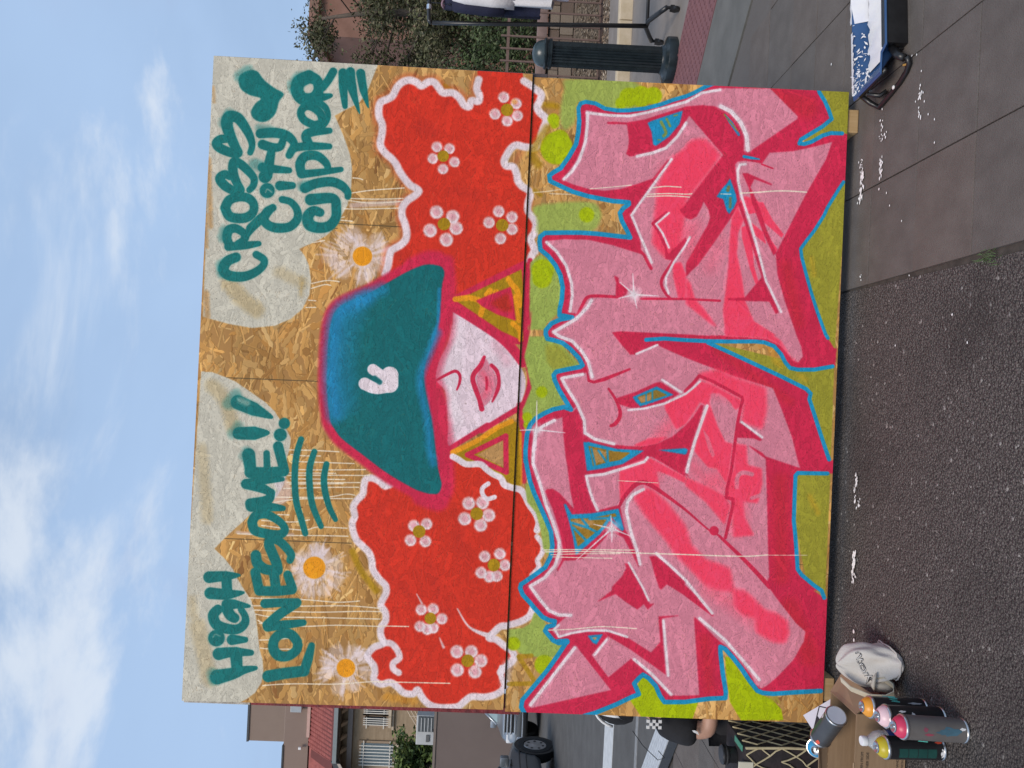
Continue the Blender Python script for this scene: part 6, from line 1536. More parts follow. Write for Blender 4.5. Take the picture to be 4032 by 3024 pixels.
# cream canvas bag slumped on the asphalt
MA_CANVAS = mat('canvas', (.47, .445, .41), .9, c2=(.56, .53, .495), scale=9, bump=.25, bscale=260)
MA_CANVASD = mat('canvas_lining', (.42, .385, .33), .9, c2=(.50, .46, .40), scale=9, bump=.2, bscale=260)
tb = thing('canvas_bag', (-.87, 2.58, 0), 'cream canvas tote bag with outlined black lettering slumped on the asphalt', 'bag')
rows_ = [  # z, x left, x right, y centre, half depth
 (.003, -.872, -.802, 2.535, .068), (.012, -.882, -.797, 2.535, .078), (.021, -.886, -.796, 2.537, .076), (.030, -.891, -.797, 2.54, .072),
 (.050, -.906, -.797, 2.548, .072), (.070, -.918, -.796, 2.555, .070), (.092, -.926, -.793, 2.56, .064), (.118, -.926, -.798, 2.565, .054), (.142, -.908, -.808, 2.57, .040), (.159, -.892, -.835, 2.572, .026), (.174, -.877, -.862, 2.572, .010)]
NB = 40; vs, fs = [], []; rt_ = random.Random(9)
for j, (z, xl_, xr_, yc, hd) in enumerate(rows_):
    cx_, hw = (xl_+xr_)/2, (xr_-xl_)/2
    for i in range(NB):
        a = 2*math.pi*i/NB; ex = .72
        c_, s_ = math.cos(a), math.sin(a)
        x = cx_+hw*math.copysign(abs(c_)**ex, c_); y = yc+hd*math.copysign(abs(s_)**ex, s_)
        wr = .0055*math.sin(3*a+j*.55)+.004*math.sin(7*a-j*.8)+.003*math.sin(11*a+j*1.3)
        f_ = 1-abs(j-5)/8
        vs.append((x+wr*c_*f_, y+wr*s_*f_*1.6, z+.006*math.sin(2*a+1)*(j > 1)*f_+(.004*math.sin(5*a) if j > 3 else 0)))
for j in range(len(rows_)-1):
    for i in range(NB): k = (i+1) % NB; fs.append((j*NB+i, j*NB+k, (j+1)*NB+k, (j+1)*NB+i))
fs.append(tuple(range((len(rows_)-1)*NB, len(rows_)*NB)))
cb_ = MB().add(vs, fs); cbo = cb_.build('body', MA_CANVAS, tb, smooth=True)
ms = cbo.modifiers.new('s', 'SUBSURF'); ms.levels = ms.render_levels = 2
# hem, gusset pockets and strap
hem = [Vector(vs[2*NB+i])+Vector((.0035*math.cos(2*math.pi*i/NB), .005*math.sin(2*math.pi*i/NB), .001)) for i in range(NB)]
MB().tube(hem, .0024, 6, closed=True).build('hem', MA_CANVAS, tb, smooth=True)
def ribbon(pts, width, up_, name, mt, thick=.003):
    p = [Vector(q) for q in pts]; u = Vector(up_)*width
    b_ = MB()
    n = len(p); v_ = []
    for i, q in enumerate(p):
        d = (p[min(i+1, n-1)]-p[max(i-1, 0)]).normalized(); k = d.cross(u).normalized()*thick
        v_ += [q-u/2, q+u/2, q+u/2+k, q-u/2+k]
    f_ = []
    for i in range(n-1):
        for e in range(4): g_ = (e+1) % 4; f_.append((i*4+e, i*4+g_, i*4+4+g_, i*4+4+e))
    f_ += [(3, 2, 1, 0), tuple((n-1)*4+e for e in range(4))]
    return b_.add(v_, f_).build(name, mt, tb, smooth=False)
ribbon([(-.905, 2.525, .178), (-.922, 2.492, .160), (-.936, 2.468, .108), (-.934, 2.462, .060), (-.922, 2.462, .036), (-.902, 2.470, .034), (-.888, 2.485, .055), (-.900, 2.502, .085)], .026, (.75, -.5, .35), 'strap', mat('strap_web', (.47, .42, .32), .85, c2=(.54, .49, .385), scale=30))
MB().lathe([(.0, 0), (.022, .01), (.030, .03), (.027, .06), (.010, .085)], 18, Matrix.Translation((-.914, 2.520, .004)) @ Matrix.Diagonal((.8, 1.3, 1, 1))).build('pocket', MA_CANVASD, tb, smooth=True)
MB().tube([(-.925, 2.488, .085), (-.905, 2.478, .095), (-.882, 2.480, .090), (-.868, 2.488, .080)], [.003, .007, .006, .002], 6).build('fold', MA_CANVASD, tb, smooth=True)
# lettering hugging the cloth
bpy.context.view_layer.update()
dg = bpy.context.evaluated_depsgraph_get(); ev = cbo.evaluated_get(dg); me_ = ev.to_mesh()
bv = BVHTree.FromPolygons([cbo.matrix_world @ v.co for v in me_.vertices], [tuple(p.vertices) for p in me_.polygons]); ev.to_mesh_clear()
def hug(s, size, o, right, upv, mt, off, lift):
    v_, f_ = text_mesh(s, size, 0, off); q = TX(o, right, upv); out_ = []
    for v in v_:
        p = q @ v; loc, nrm, _, _ = bv.find_nearest(p)
        out_.append(loc+(nrm if nrm.dot(Vector((0, 0, 1.3675))-loc) > 0 else -nrm)*lift if loc else p)
    return MB().add(out_, f_).build('lettering', mt, tb)
TO, TR_, TU_ = Vector((-.799, 2.49, .168)), Vector((-.89, 0, -.45)), Vector((.45, -.1, -.89))
MA_LINK = mat('bag_ink', (.035, .033, .035), .8); MA_LFILL = mat('bag_letter', (.60, .59, .58), .85)
hug('uncorK', .042, TO, TR_, TU_, MA_LINK, .0016, .0018); hug('uncorK', .042, TO, TR_, TU_, MA_LFILL, -.0008, .0030)

# ================================================================= paint tray on a black stand (right)
tr = thing('paint_tray', (1.4, 2.74, .03), 'blue roller tray with thick white paint on a black stand', 'paint tray')
MA_TRAY = mat('tray_blue', (.018, .062, .165), .38, c2=(.03, .085, .21), scale=8)
MA_WPAINT = mat('wet_white_paint', (.76, .745, .70), .3, c2=(.66, .66, .70), scale=9, bump=.35, bscale=12)
TM = Matrix.Translation((1.160, 2.603, 0)) @ Matrix.Rotation(R(6), 4, 'Z')      # local x along the tray, y across
TL_, TWd = .56, .228
def tq(x, y, z): return TM @ Vector((x, y, z))
rim = [(0, .02), (.07, .012), (.085, -.018), (TL_, -.018), (TL_, TWd), (0, TWd-.012)]
flo = [(.085, .045), (.10, .04), (.115, .03), (TL_-.03, .03), (TL_-.03, TWd-.022), (.085, TWd-.03)]
b_ = MB()
for off, flip in ((0, 0), (-.004, 1)):
    vs = [tq(x, y, .088+off*.2) for x, y in rim]+[tq(x, y, .030+off) for x, y in flo]
    b_.add(vs, [(i, (i+1) % 6, 6+(i+1) % 6, 6+i) for i in range(6)]+[tuple(range(6, 12))])
lip = [tq(x, y, .089) for x, y in rim]; cen_ = sum(lip, Vector())/6
b_.add(lip+[p+(p-cen_)*.035-Vector((0, 0, .006)) for p in lip], [(i, (i+1) % 6, 6+(i+1) % 6, 6+i) for i in range(6)])
b_.build('shell', MA_TRAY, tr)
rt2 = random.Random(4)
def strip(a_, c_, name='paint'): 
    n_ = len(a_); MB().add(a_+c_, [(i, i+1, n_+i+1, n_+i) for i in range(n_-1)]).build(name, MA_WPAINT, tr, smooth=True)
K = 30
fl = lambda i: .095+i*(TL_-.125)/(K-1)
strip([tq(fl(i)-.01, .034-.012*(i > 3), .050+.02*(i > 2)) for i in range(K)], [tq(fl(i), .055, .036) for i in range(K)])
strip([tq(fl(i), .055, .036) for i in range(K)], [tq(fl(i), .12, .037+.003*math.sin(i*1.1)) for i in range(K)])
strip([tq(fl(i), .12, .037+.003*math.sin(i*1.1)) for i in range(K)], [tq(fl(i), TWd-.034+.010*math.sin(i*1.3)*math.sin(i*.37), .036+.004*abs(math.sin(i*.9))) for i in range(K)])
wl = lambda i: .30+i*.018       # paint climbing the far wall at the deep end
strip([tq(wl(i), TWd-.030, .036) for i in range(14)], [tq(wl(i)+.012*math.sin(i), TWd-.003, .0905) for i in range(14)])
strip([tq(wl(i)+.012*math.sin(i), TWd-.003, .0905) for i in range(14)], [tq(wl(i), TWd+.006+.004*math.sin(i*2), .0885) for i in range(14)])
b4 = MB()
def fleck(P, ex, ey, l, w2):
    b4.add([P+ex*l, P+ey*w2, P-ex*l*.8, P-ey*w2], [(0, 1, 2, 3)])
for i in range(150):        # spatter on the inside of the far wall and the end wall
    if rt2.random() < .62:
        x = min(.012+abs(rt2.gauss(0, .10)), .29); q = rt2.random(); y = TWd-.030+q*.022-.002; z = .036+q*.052
        a = rt2.uniform(0, 3.1); ex = (TM.to_3x3() @ Vector((math.cos(a), .38*math.sin(a), math.sin(a)*.92))); ey = (TM.to_3x3() @ Vector((-math.sin(a), .38*math.cos(a), math.cos(a)*.92)))
        fleck(tq(x, y-.0015, z+.0012), ex, ey, rt2.uniform(.002, .013), rt2.uniform(.001, .004))
    else:
        q = rt2.random(); x = .006+q*.078; y = rt2.uniform(.06, TWd-.04); z = .088-q*.058
        a = rt2.uniform(0, 3.1); ex = (TM.to_3x3() @ Vector((.8*math.cos(a), math.sin(a), -.6*math.cos(a)))); ey = (TM.to_3x3() @ Vector((-.8*math.sin(a), math.cos(a), .6*math.sin(a))))
        fleck(tq(x+.001, y, z+.0018), ex, ey, rt2.uniform(.002, .010), rt2.uniform(.001, .004))
for i in range(22):         # crust on the rim
    x = .02+i*.011; y = TWd-.012+.012*(x/TL_); b4.add([tq(x, y-.006-.004*(i % 3), .0902), tq(x+.0105, y-.006-.004*((i+1) % 3), .0902), tq(x+.0105, y+.007, .0892), tq(x, y+.007, .0892)], [(0, 1, 2, 3)])
tag(b4.build('paint_spatter', MA_WPAINT, tr), kind='stuff')
st = thing('black_stand', (1.3, 2.72, 0), 'black plastic stand with loop handle under the blue paint tray', 'stand')
MB().bbox(.085, TL_+.05, .015, TWd-.01, .003, .024, .006, M=TM).build('body', MA_BLACKP, st, auto=50)
MB().bbox(.092, TL_+.05, -.012, .026, .003, .080, .006, M=TM).build('side', MA_BLACKP, st, auto=50)
MB().tube([tq(.085, .01, .050), (1.200, 2.585, .045), (1.186, 2.566, .034)], .0135, 8).build('arm', MA_BLACKP, st, smooth=True)
MB().tube([(1.140, 2.790, .072), (1.112, 2.782, .04), (1.094, 2.772, .012), (1.112, 2.70, .0105), (1.131, 2.630, .0105), (1.150, 2.592, .011), (1.170, 2.570, .014), (1.190, 2.562, .028)], .0095, 8).build('handle', MA_BLACKP, st, smooth=True)
MB().tube([(1.138, 2.788, .074), (1.150, 2.70, .072), (1.166, 2.615, .070)], .0085, 8).build('frame', MA_BLACKP, st, smooth=True)
MB().tube([(1.128, 2.745, .070), (1.122, 2.735, .03), (1.135, 2.72, .012)], .008, 6).build('leg', MA_BLACKP, st, smooth=True)
MB().lathe([(.006, 0), (.008, .004), (.003, .007)], 10, Matrix.Translation((1.121, 2.655, .019))).build('paint_drop', MA_WPAINT, st, smooth=True)
cg = MB().tube([(1.172, 2.583, .0125), (1.181, 2.610, .0125)], .0040, 8).build('cigarette_end', mat('cork_tip', (.50, .28, .07), .8), None, org=(1.18, 2.6, .006))
cg.data.transform(Matrix.Translation((0, 0, 0)))
tag(cg, 'orange cigarette end lying by the black stand handle', 'cigarette')

# ================================================================= bollard
bo = thing('bollard', (2.80, 6.35, 0), 'dark green fluted iron bollard with domed top beside the red tactile strip', 'bollard')
Mb = Matrix.Translation((2.80, 6.35, .004))
MA_IRON = mat('bollard_iron', (.006, .011, .014), .30, c2=(.013, .021, .024), scale=14, bump=.15, bscale=40)
MB().lathe([(.184, 0), (.187, .008), (.186, .068), (.180, .076), (.150, .084), (.122, .096), (.112, .110), (.106, .118)], 40, Mb, flute=(.184, .006)).build('base', MA_IRON, bo, auto=35)
MB().lathe([(.104, .115), (.102, .60), (.100, 1.02)], 48, Mb, flute=(.09, .011)).build('shaft', MA_IRON, bo, auto=25)
MB().lathe([(.104, 1.018), (.119, 1.022), (.119, 1.040), (.110, 1.046), (.110, 1.058), (.122, 1.064), (.124, 1.078), (.112, 1.086)], 40, Mb).build('collar', MA_IRON, bo, auto=35)
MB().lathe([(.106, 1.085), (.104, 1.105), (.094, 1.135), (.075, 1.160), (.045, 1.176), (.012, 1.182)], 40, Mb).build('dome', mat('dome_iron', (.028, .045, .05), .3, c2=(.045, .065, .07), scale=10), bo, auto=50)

# ================================================================= clothes rail
ra = thing('clothes_rail', (3.6, 6.5, 0), 'black wheeled tubular clothes rail at the edge of the sidewalk', 'clothes rail')
MA_TUBE = mat('black_tube', (.013, .014, .016), .35, c2=(.02, .021, .023), scale=20)
MA_CHROME = mat('chrome', (.75, .76, .77), .15, 1.0)
PX0, PX1, RY = 3.165, 4.35, 6.5
def up_tube(x, p): MB().tube([(x+.085*(1-z/2.0), RY, z) for z in (.21, .9, 1.5, 2.04)], [.019, .018, .017, .016], 10).build('post', MA_TUBE, p, smooth=True)
up_tube(PX0-.09+.0, ra); up_tube(PX1, ra)
MB().tube([(PX0-.095, RY, 2.045), (PX0-.07, RY, 2.068), (PX0+.0, RY, 2.072), (PX1, RY, 2.072)], .0165, 10).build('top_bar', MA_TUBE, ra, smooth=True)
MB().lathe([(.021, -.02), (.021, .02)], 12, AX((PX0+.04, RY, 2.072), (1, 0, 0))).build('clamp', MA_CHROME, ra, auto=40)
for x in (PX0, PX1+.09):
    MB().tube([(x, RY-.30, .115), (x, RY-.22, .15), (x, RY-.06, .215), (x, RY+.06, .215), (x, RY+.22, .15), (x, RY+.30, .115)], .02, 8).build('foot', MA_TUBE, ra, smooth=True)
    for y in (RY-.30, RY+.30):
        ws = MB().lathe([(.013, .075), (.013, .115)], 10, Matrix.Translation((x, y, .004))).build('caster', MA_BLACKP, ra)
        MB().box(x-.02, x+.02, y-.012, y+.03, .05, .085).build('fork', MA_BLACKP, ws)
        MB().lathe([(.036, -.012), (.038, -.010), (.038, .010), (.036, .012)], 18, AX((x, y+.02, .042), (1, 0, 0))).build('wheel', MA_BLACKP, ws, auto=40)
MB().tube([(PX0, RY, .215), (PX1+.09, RY, .215)], .015, 8).build('lower_bar', MA_TUBE, ra, smooth=True)
def cloth(name, loc, w_, ln, label, cat, mt, seedv, drop=.0, sleeve=True, yaw_=0.2, flare=1.0, hangc=None, collar=None, sl=.36, bottom=None):
    rr = random.Random(seedv)
    c = thing(name, loc, label, cat, 'clothes hanging on the rail')
    Mx = Matrix.Translation(loc) @ Matrix.Rotation(yaw_, 4, 'Z')
    # outline of half a garment: (half width, z down)
    prof_ = [(.06, -.10), (w_*.55, -.15), (w_*.80, -.22), (w_*.78, -.40), (w_*.78*flare, -.40-(ln-.4)*.5), (w_*.80*flare, -ln)]
    vs, fs = [], []; NU = 14
    for side in (1, -1):
        for j, (hw, z) in enumerate(prof_):
            for i in range(NU+1):
                u = -1+2*i/NU
                dep = (.045*(1-u*u)**.5+.010+.012*math.sin(u*9+seedv+j*.4))*side*(1.25 if j > 2 else .8)
                vs.append(Mx @ Vector((u*hw, dep, z+(-.02*abs(u) if j < 2 else 0)+(bottom(u) if bottom and j == 5 else .006*math.sin(u*7+seedv)))))
    n = len(prof_)*(NU+1)
    for s_ in (0, 1):
        for j in range(len(prof_)-1):
            for i in range(NU):
                a = s_*n+j*(NU+1)+i; fs.append((a, a+1, a+NU+2, a+NU+1))
    for j in range(len(prof_)-1):
        for e in (0, NU):
            a = j*(NU+1)+e; fs.append((a, a+NU+1, n+a+NU+1, n+a))
    bd = MB().add(vs, fs).build('body', mt, c, smooth=True)
    if sleeve:
        for s_ in (-1, 1):
            q = [Vector((s_*w_*.66, 0, -.205)), Vector((s_*(w_*.86), .0, -.30)), Vector((s_*(w_*.95), .01, -.30-sl*.5)), Vector((s_*(w_*.97), .012, -.28-sl))]
            MB().tube([Mx @ p for p in q], [.055, .062, .058, .055], 10).build('sleeve', mt, c, smooth=True)
    hm = hangc or MA_BLACKP
    MB().tube([Mx @ Vector(p) for p in ((0, 0, -.02), (.0, 0, .004), (.018, 0, .018), (.016, 0, -.006), (0, 0, -.035), (0, 0, -.085), (w_*.60, 0, -.165), (-w_*.60, 0, -.165), (0, 0, -.085))], .0045, 6).build('hanger', hm, c)
    if collar: MB().tube([Mx @ Vector((.075*math.cos(a), .04*math.sin(a), -.105+.012*math.cos(2*a))) for a in [i*math.pi/8 for i in range(16)]], .010, 6, closed=True).build('collar', collar, c, smooth=True)
    return c
MA_NAVY = mat('navy_cloth', (.008, .010, .030), .85, c2=(.012, .014, .042), scale=14, bump=.3, bscale=60)
MA_WCLOTH = mat('white_cloth', (.62, .60, .60), .85, c2=(.70, .68, .68), scale=10, bump=.3, bscale=50)
MA_RUST = mat('rust_cloth', (.28, .075, .055), .85, c2=(.34, .10, .07), scale=10, bump=.3)
MA_LAV = mat('lilac_cloth', (.50, .46, .52), .85, c2=(.60, .56, .62), scale=20, bump=.3)
MA_STRIPE = mat('plum_cloth', (.13, .05, .08), .85, c2=(.30, .20, .24), scale=30, bump=.2, stretch=(1, 1, 3), lo=.45, hi=.55)
HZ = 2.052
cloth('navy_shirt', (3.245, 6.5, HZ), .20, .92, 'navy blue shirt at the near end of the clothes rail', 'shirt', MA_NAVY, 1, yaw_=1.05, collar=MA_STRIPE, sl=.34)
cloth('striped_shirt', (3.335, 6.5, HZ), .19, .80, 'plum and white patterned shirt with mint hanger just behind the navy shirt', 'shirt', MA_STRIPE, 2, yaw_=1.2, hangc=mat('mint_hanger', (.42, .72, .58), .4), sl=.2)
cloth('rust_top', (3.41, 6.49, HZ), .20, .90, 'rust red top between the white garments on the rail', 'shirt', MA_RUST, 3, yaw_=1.15, hangc=mat('coral_hanger', (.42, .12, .11), .4), sl=.3)
cloth('white_shirt', (3.335, 6.42, HZ-.0), .21, 1.0, 'long white shirt with pointed lilac trimmed hem on the rail', 'shirt', MA_WCLOTH, 4, yaw_=.75, flare=1.55, sl=.42, bottom=lambda u: -.04*(1-abs(u)))
cloth('white_skirt', (3.47, 6.46, HZ), .21, 1.14, 'lilac white long skirt hanging farthest along the rail', 'skirt', MA_LAV, 5, yaw_=.65, sleeve=False, flare=1.9)

# ================================================================= fence and wall behind the sidewalk
fe = thing('iron_fence', (4.4, 10.5, .1), 'brown painted iron picket fence along the planted bank', 'fence')
MA_FENCE = mat('fence_brown', (.135, .085, .068), .55, c2=(.17, .11, .09), scale=10)
MB().box(1.2, 9.6, 10.475, 10.515, 1.385, 1.425).build('top_rail', MA_FENCE, fe); MB().box(1.2, 9.6, 10.478, 10.512, .10, .145).build('bottom_rail', mat('fence_dark', (.055, .035, .03), .6), fe)
MB().box(1.2, 9.6, 10.478, 10.512, .150, .170).build('bottom_rail', MA_FENCE, fe)
pk = MB().box(-.0105, .0105, -.0105, .0105, 0, 1.345); pkm = mesh('picket', pk.v, pk.f, MA_FENCE)
for k in range(48):
    x = 1.40+k*.1715
    if abs((x-1.3) % 2.4) < .07: continue
    o = bpy.data.objects.new('picket', pkm); COL.objects.link(o); o.parent = fe
    o.location = Vector((x, 10.461, .16))-Vector((4.4, 10.5, .1))
for x in (1.3, 3.7, 6.1, 8.5): MB().box(x-.03, x+.03, 10.47, 10.53, .08, 1.50).build('post', MA_FENCE, fe)
rw = thing('retaining_wall', (6, 11.3, .3), 'low tan stone retaining wall with mauve cap behind the iron fence', 'wall')
MA_STONES = [mat('wall_stone_%s' % n_, c_, .9, c2=tuple(x*1.25 for x in c_), scale=22, bump=.6, bscale=40) for n_, c_ in (('tan', (.20, .15, .115)), ('brown', (.16, .115, .088)), ('buff', (.235, .185, .14)))]
MA_CAP = mat('wall_cap', (.21, .145, .13), .85, c2=(.25, .175, .155), scale=8, bump=.2)
MB().box(1.0, 10, 11.26, 11.5, .2, .82).build('core', mat('mortar', (.11, .088, .07), .95), rw)
rw_ = random.Random(8); zc = .30
stone_m = []
for q in range(6):
    bq = MB().bbox(-.5, .5, -.5, .5, -.5, .5, .05); stone_m.append(mesh('stone', bq.v, bq.f, MA_STONES[q % 3]))
for row, hgt_ in enumerate((.16, .20, .15)):
    x = 3.2+rw_.uniform(0, .2)
    while x < 8.2:
        w_ = rw_.uniform(.22, .48)
        o = bpy.data.objects.new('stone', rw_.choice(stone_m)); COL.objects.link(o); o.parent = rw
        o.location = Vector((x+w_/2, 11.25+rw_.uniform(-.012, .008), zc+hgt_/2))-Vector((6, 11.3, .3)); o.scale = (w_-.012, .09, hgt_-.012)
        x += w_
    zc += hgt_
MB().bbox(1.0, 10, 11.16, 11.52, .845, .985, .01).build('cap', MA_CAP, rw, auto=40)

# ================================================================= trees, shrubs
MA_BARK = mat('bark', (.075, .058, .045), .9, c2=(.12, .095, .075), scale=12, bump=.6, stretch=(3, 3, .6))
def leafmat(n, c, c2): return mat('leaf_'+n, c, .6, c2=c2, scale=2.5, spec=.25)
LM = [leafmat('olive', (.085, .088, .042), (.115, .118, .056)), leafmat('dark', (.045, .050, .026), (.062, .068, .034)), leafmat('dry', (.15, .135, .08), (.19, .165, .10))]
LS = [leafmat('green', (.055, .085, .030), (.08, .115, .042)), leafmat('deep', (.026, .042, .018), (.04, .06, .025)), leafmat('pale', (.10, .125, .06), (.13, .155, .08))]
LV = [leafmat('vine', (.080, .120, .030), (.11, .155, .04)), leafmat('vine_dark', (.035, .060, .018), (.05, .08, .025)), leafmat('vine_light', (.15, .19, .05), (.18, .22, .07))]
def leaves(b_, rng, c, rad, n, size, wts=(0, 0, 0, 1, 1, 2)):
    for _ in range(n):
        d = Vector((rng.gauss(0, 1), rng.gauss(0, 1), rng.gauss(0, 1))).normalized()*rng.random()**.45
        p = Vector(c)+Vector((d.x*rad[0], d.y*rad[1], d.z*rad[2]))
        a = Vector((rng.gauss(0, 1), rng.gauss(0, 1), rng.gauss(0, .7))).normalized(); s_ = size*rng.uniform(.6, 1.35)
        bb = a.cross(Vector((rng.gauss(0, 1), rng.gauss(0, 1), rng.gauss(0, 1)))).normalized()
        b_.add([p-a*s_, p+bb*s_*.42, p+a*s_, p-bb*s_*.42], [(0, 1, 2, 3)], rng.choice(wts))
def tree(name, base, height, spread, seedv, label, lm, nclump, leafsz, trunk=.12, lo=.25, cat='tree', perc=70, rad=(.28, .5), cc=None, group=None):
    rng = random.Random(seedv); o = thing(name, base, label, cat, group)
    B0 = Vector(base); b_ = MB(); tips = []
    lean = Vector((rng.uniform(-.15, .15), rng.uniform(-.1, .1), 1))
    tp = [B0+Vector((lean.x*h*height+.06*math.sin(h*7+seedv), lean.y*h*height, h*height*.9)) for h in (0, .2, .4, .6, .8, 1)]
    b_.tube(tp, [trunk*(1-h*.82) for h in (0, .2, .4, .6, .8, 1)], 8)
    for k in range(nclump):
        h = rng.uniform(lo, 1.0); i = min(int(h*5), 4); st_ = tp[i].lerp(tp[i+1], h*5-i)
        ang = rng.uniform(0, 6.283); rr = rng.uniform(.35, 1)*spread*(1.05-.55*abs(h-.55)*1.4)
        en = st_+Vector((math.cos(ang)*rr, math.sin(ang)*rr, rng.uniform(.1, .55)*rr))
        mid = st_.lerp(en, .5)+Vector((rng.gauss(0, .1), rng.gauss(0, .1), rng.gauss(0, .1)))*rr
        b_.tube([st_, mid, en], [trunk*.32*(1.1-h), trunk*.18*(1.1-h)+.008, .006], 5); tips += [en, mid, st_.lerp(en, .75)]
        for q in range(2):
            e2 = en+Vector((rng.gauss(0, .3), rng.gauss(0, .3), rng.gauss(.1, .3)))*spread*.35; b_.tube([mid, mid.lerp(e2, .6)+Vector((0, 0, .03)), e2], [.012, .008, .004], 4); tips.append(e2)
    b_.build('trunk', MA_BARK, o, smooth=True)
    cb2 = MB()
    for tpt in tips:
        r_ = rng.uniform(*rad); leaves(cb2, rng, tpt, (r_, r_, r_*.75), int(perc*rng.uniform(.4, 1.3)), leafsz)
    cr_ = cb2.build('crown', lm, o); tag(cr_, kind='stuff')
    return o
tree('oak_tree', (6.9, 13.6, .8), 4.4, 1.9, 21, 'grey green scrub oak with bare twiggy top against the sky', LM, 40, .038, trunk=.14, lo=.15, perc=170, rad=(.26, .50))
tree('oak_tree', (8.6, 14.6, .8), 4.9, 2.0, 35, 'dense dark olive tree beyond the end of the clothes rail', LM, 42, .042, trunk=.15, lo=.2, perc=210, rad=(.3, .56))
tree('oak_tree', (5.2, 15.5, .8), 4.6, 1.8, 44, 'scrub oak half hidden behind the upper edge of the mural', LM, 34, .042, trunk=.13, lo=.2, perc=190, rad=(.3, .52))
def shrub(loc, r_, seedv, label, lm=LS, n=3200, size=.034):
    rng = random.Random(seedv); o = thing('shrub', loc, label, 'shrub', 'shrubs above the retaining wall'); b_ = MB()
    for k in range(9):
        a = rng.uniform(0, 6.28); e = Vector(loc)+Vector((math.cos(a)*r_[0]*.8, math.sin(a)*r_[1]*.8, r_[2]*rng.uniform(.8, 1.7)))
        b_.tube([loc, Vector(loc).lerp(e, .5)+Vector((0, 0, .1)), e], [.02, .012, .005], 5)
    b_.build('stem', MA_BARK, o); c2 = MB(); c0 = Vector(loc)+Vector((0, 0, r_[2]))
    for k in range(16):
        d = Vector((rng.gauss(0, .5), rng.gauss(0, .5), rng.gauss(0, .5)))
        leaves(c2, rng, c0+Vector((d.x*r_[0], d.y*r_[1], d.z*r_[2])), (r_[0]*.5, r_[1]*.5, r_[2]*.45), n//16, size, (0, 0, 1, 1, 2))
    tag(c2.build('foliage', lm, o), kind='stuff'); return o
shrub((4.75, 12.2, .8), (.75, .6, .85), 1, 'bright green shrub above the wall next to the mural edge')
shrub((5.9, 12.4, .8), (.8, .6, .8), 2, 'mid green shrub above the wall behind the bollard', n=3400)
shrub((7.0, 12.3, .8), (.7, .6, .75), 3, 'dark green shrub above the wall behind the clothes rail', n=3200)
shrub((5.3, 11.8, .85), (.55, .35, .4), 4, 'low deep green shrub spilling over the wall cap between the pickets', n=2200)
shrub((6.4, 13.3, .8), (1.1, .8, 1.2), 6, 'tall grey green shrub under the scrub oak', lm=LM, n=5200, size=.036)
shrub((4.4, 13.6, .8), (1.0, .7, 1.1), 8, 'grey green shrub rising at the mural edge behind the bright green one', lm=LM, n=4800, size=.036)
rb2 = thing('adobe_house', (13.5, 26, 0), 'red brown adobe house half hidden behind the scrub oaks', 'house')
MA_ADOBE = mat('adobe_red', (.20, .105, .075), .9, c2=(.25, .135, .10), scale=2, bump=.3)
MB().box(11.2, 22, 25, 33, 0, 7.6).build('wall', MA_ADOBE, rb2); MB().box(11.0, 22.2, 24.8, 33.2, 7.6, 7.9).build('parapet', mat('adobe_cap', (.23, .13, .10), .9), rb2)
MB().box(7.5, 11.15, 26, 33, 0, 3.2).build('wing', MA_ADOBE, rb2)
for x in (12.4, 14.6): 
    wn_ = MB().box(x, x+.9, 24.96, 25.05, 3.0, 4.4).build('window', mat('window_frame_dark', (.05, .035, .03), .6), rb2); MB().box(x+.07, x+.83, 24.93, 24.955, 3.07, 4.33).build('pane', mat('pane_dark', (.03, .035, .04), .1), wn_)
# ================================================================= building on the left
hb = thing('stucco_building', (-15, 32, 0), 'brown stucco building with red tiled roof edge and barred windows across the street', 'building')
MA_STUCCO = mat('stucco_brown', (.235, .175, .140), .9, c2=(.265, .198, .158), scale=.5, bump=.15, bscale=30)
MA_STUCCO2 = mat('stucco_brown_low', (.225, .162, .132), .9, c2=(.25, .185, .150), scale=.6, bump=.15, bscale=30)
MA_COPE = mat('coping_dark', (.045, .05, .055), .5)
MA_BRICKT = bpy.data.materials.new('tan_brick'); MA_BRICKT.use_nodes = True
t = MA_BRICKT.node_tree; b = t.nodes['Principled BSDF']; b.inputs['Roughness'].default_value = .9
br = t.nodes.new('ShaderNodeTexBrick'); co = t.nodes.new('ShaderNodeTexCoord'); mp = t.nodes.new('ShaderNodeMapping'); mp.inputs['Rotation'].default_value = (R(90), 0, 0)
t.links.new(co.outputs['Object'], mp.inputs[0]); t.links.new(mp.outputs[0], br.inputs[0])
br.inputs['Color1'].default_value = (.34, .255, .165, 1); br.inputs['Color2'].default_value = (.27, .20, .125, 1); br.inputs['Mortar'].default_value = (.30, .225, .15, 1)
br.inputs['Scale'].default_value = 1; br.inputs['Brick Width'].default_value = .24; br.inputs['Row Height'].default_value = .08; br.inputs['Mortar Size'].default_value = .01
t.links.new(br.outputs[0], b.inputs['Base Color'])
MB().box(-14.54, -5, 31.2, 40, 9.15, 10.58).build('upper_storey', MA_STUCCO, hb)
MB().box(-14.57, -5, 31.16, 40, 10.58, 10.66).build('coping', MA_COPE, hb)
MB().box(-26, -5, 31, 40, 8.16, 9.12).build('wall', MA_STUCCO2, hb)
MB().box(-26, -14.6, 30.96, 40, 9.12, 9.18).build('coping', MA_COPE, hb)
MB().box(-14.6, -5, 31.12, 31.16, 9.12, 9.16).build('band', mat('band_pale', (.36, .29, .245), .8), hb)
MB().box(-14.2, -5, 30.9, 31, 8.10, 8.22).build('flashing', mat('flashing_pink', (.50, .32, .27), .7), hb)
MB().box(-26, -5, 30.5, 40, 0, 6.75).build('brick_wall', MA_BRICKT, hb)
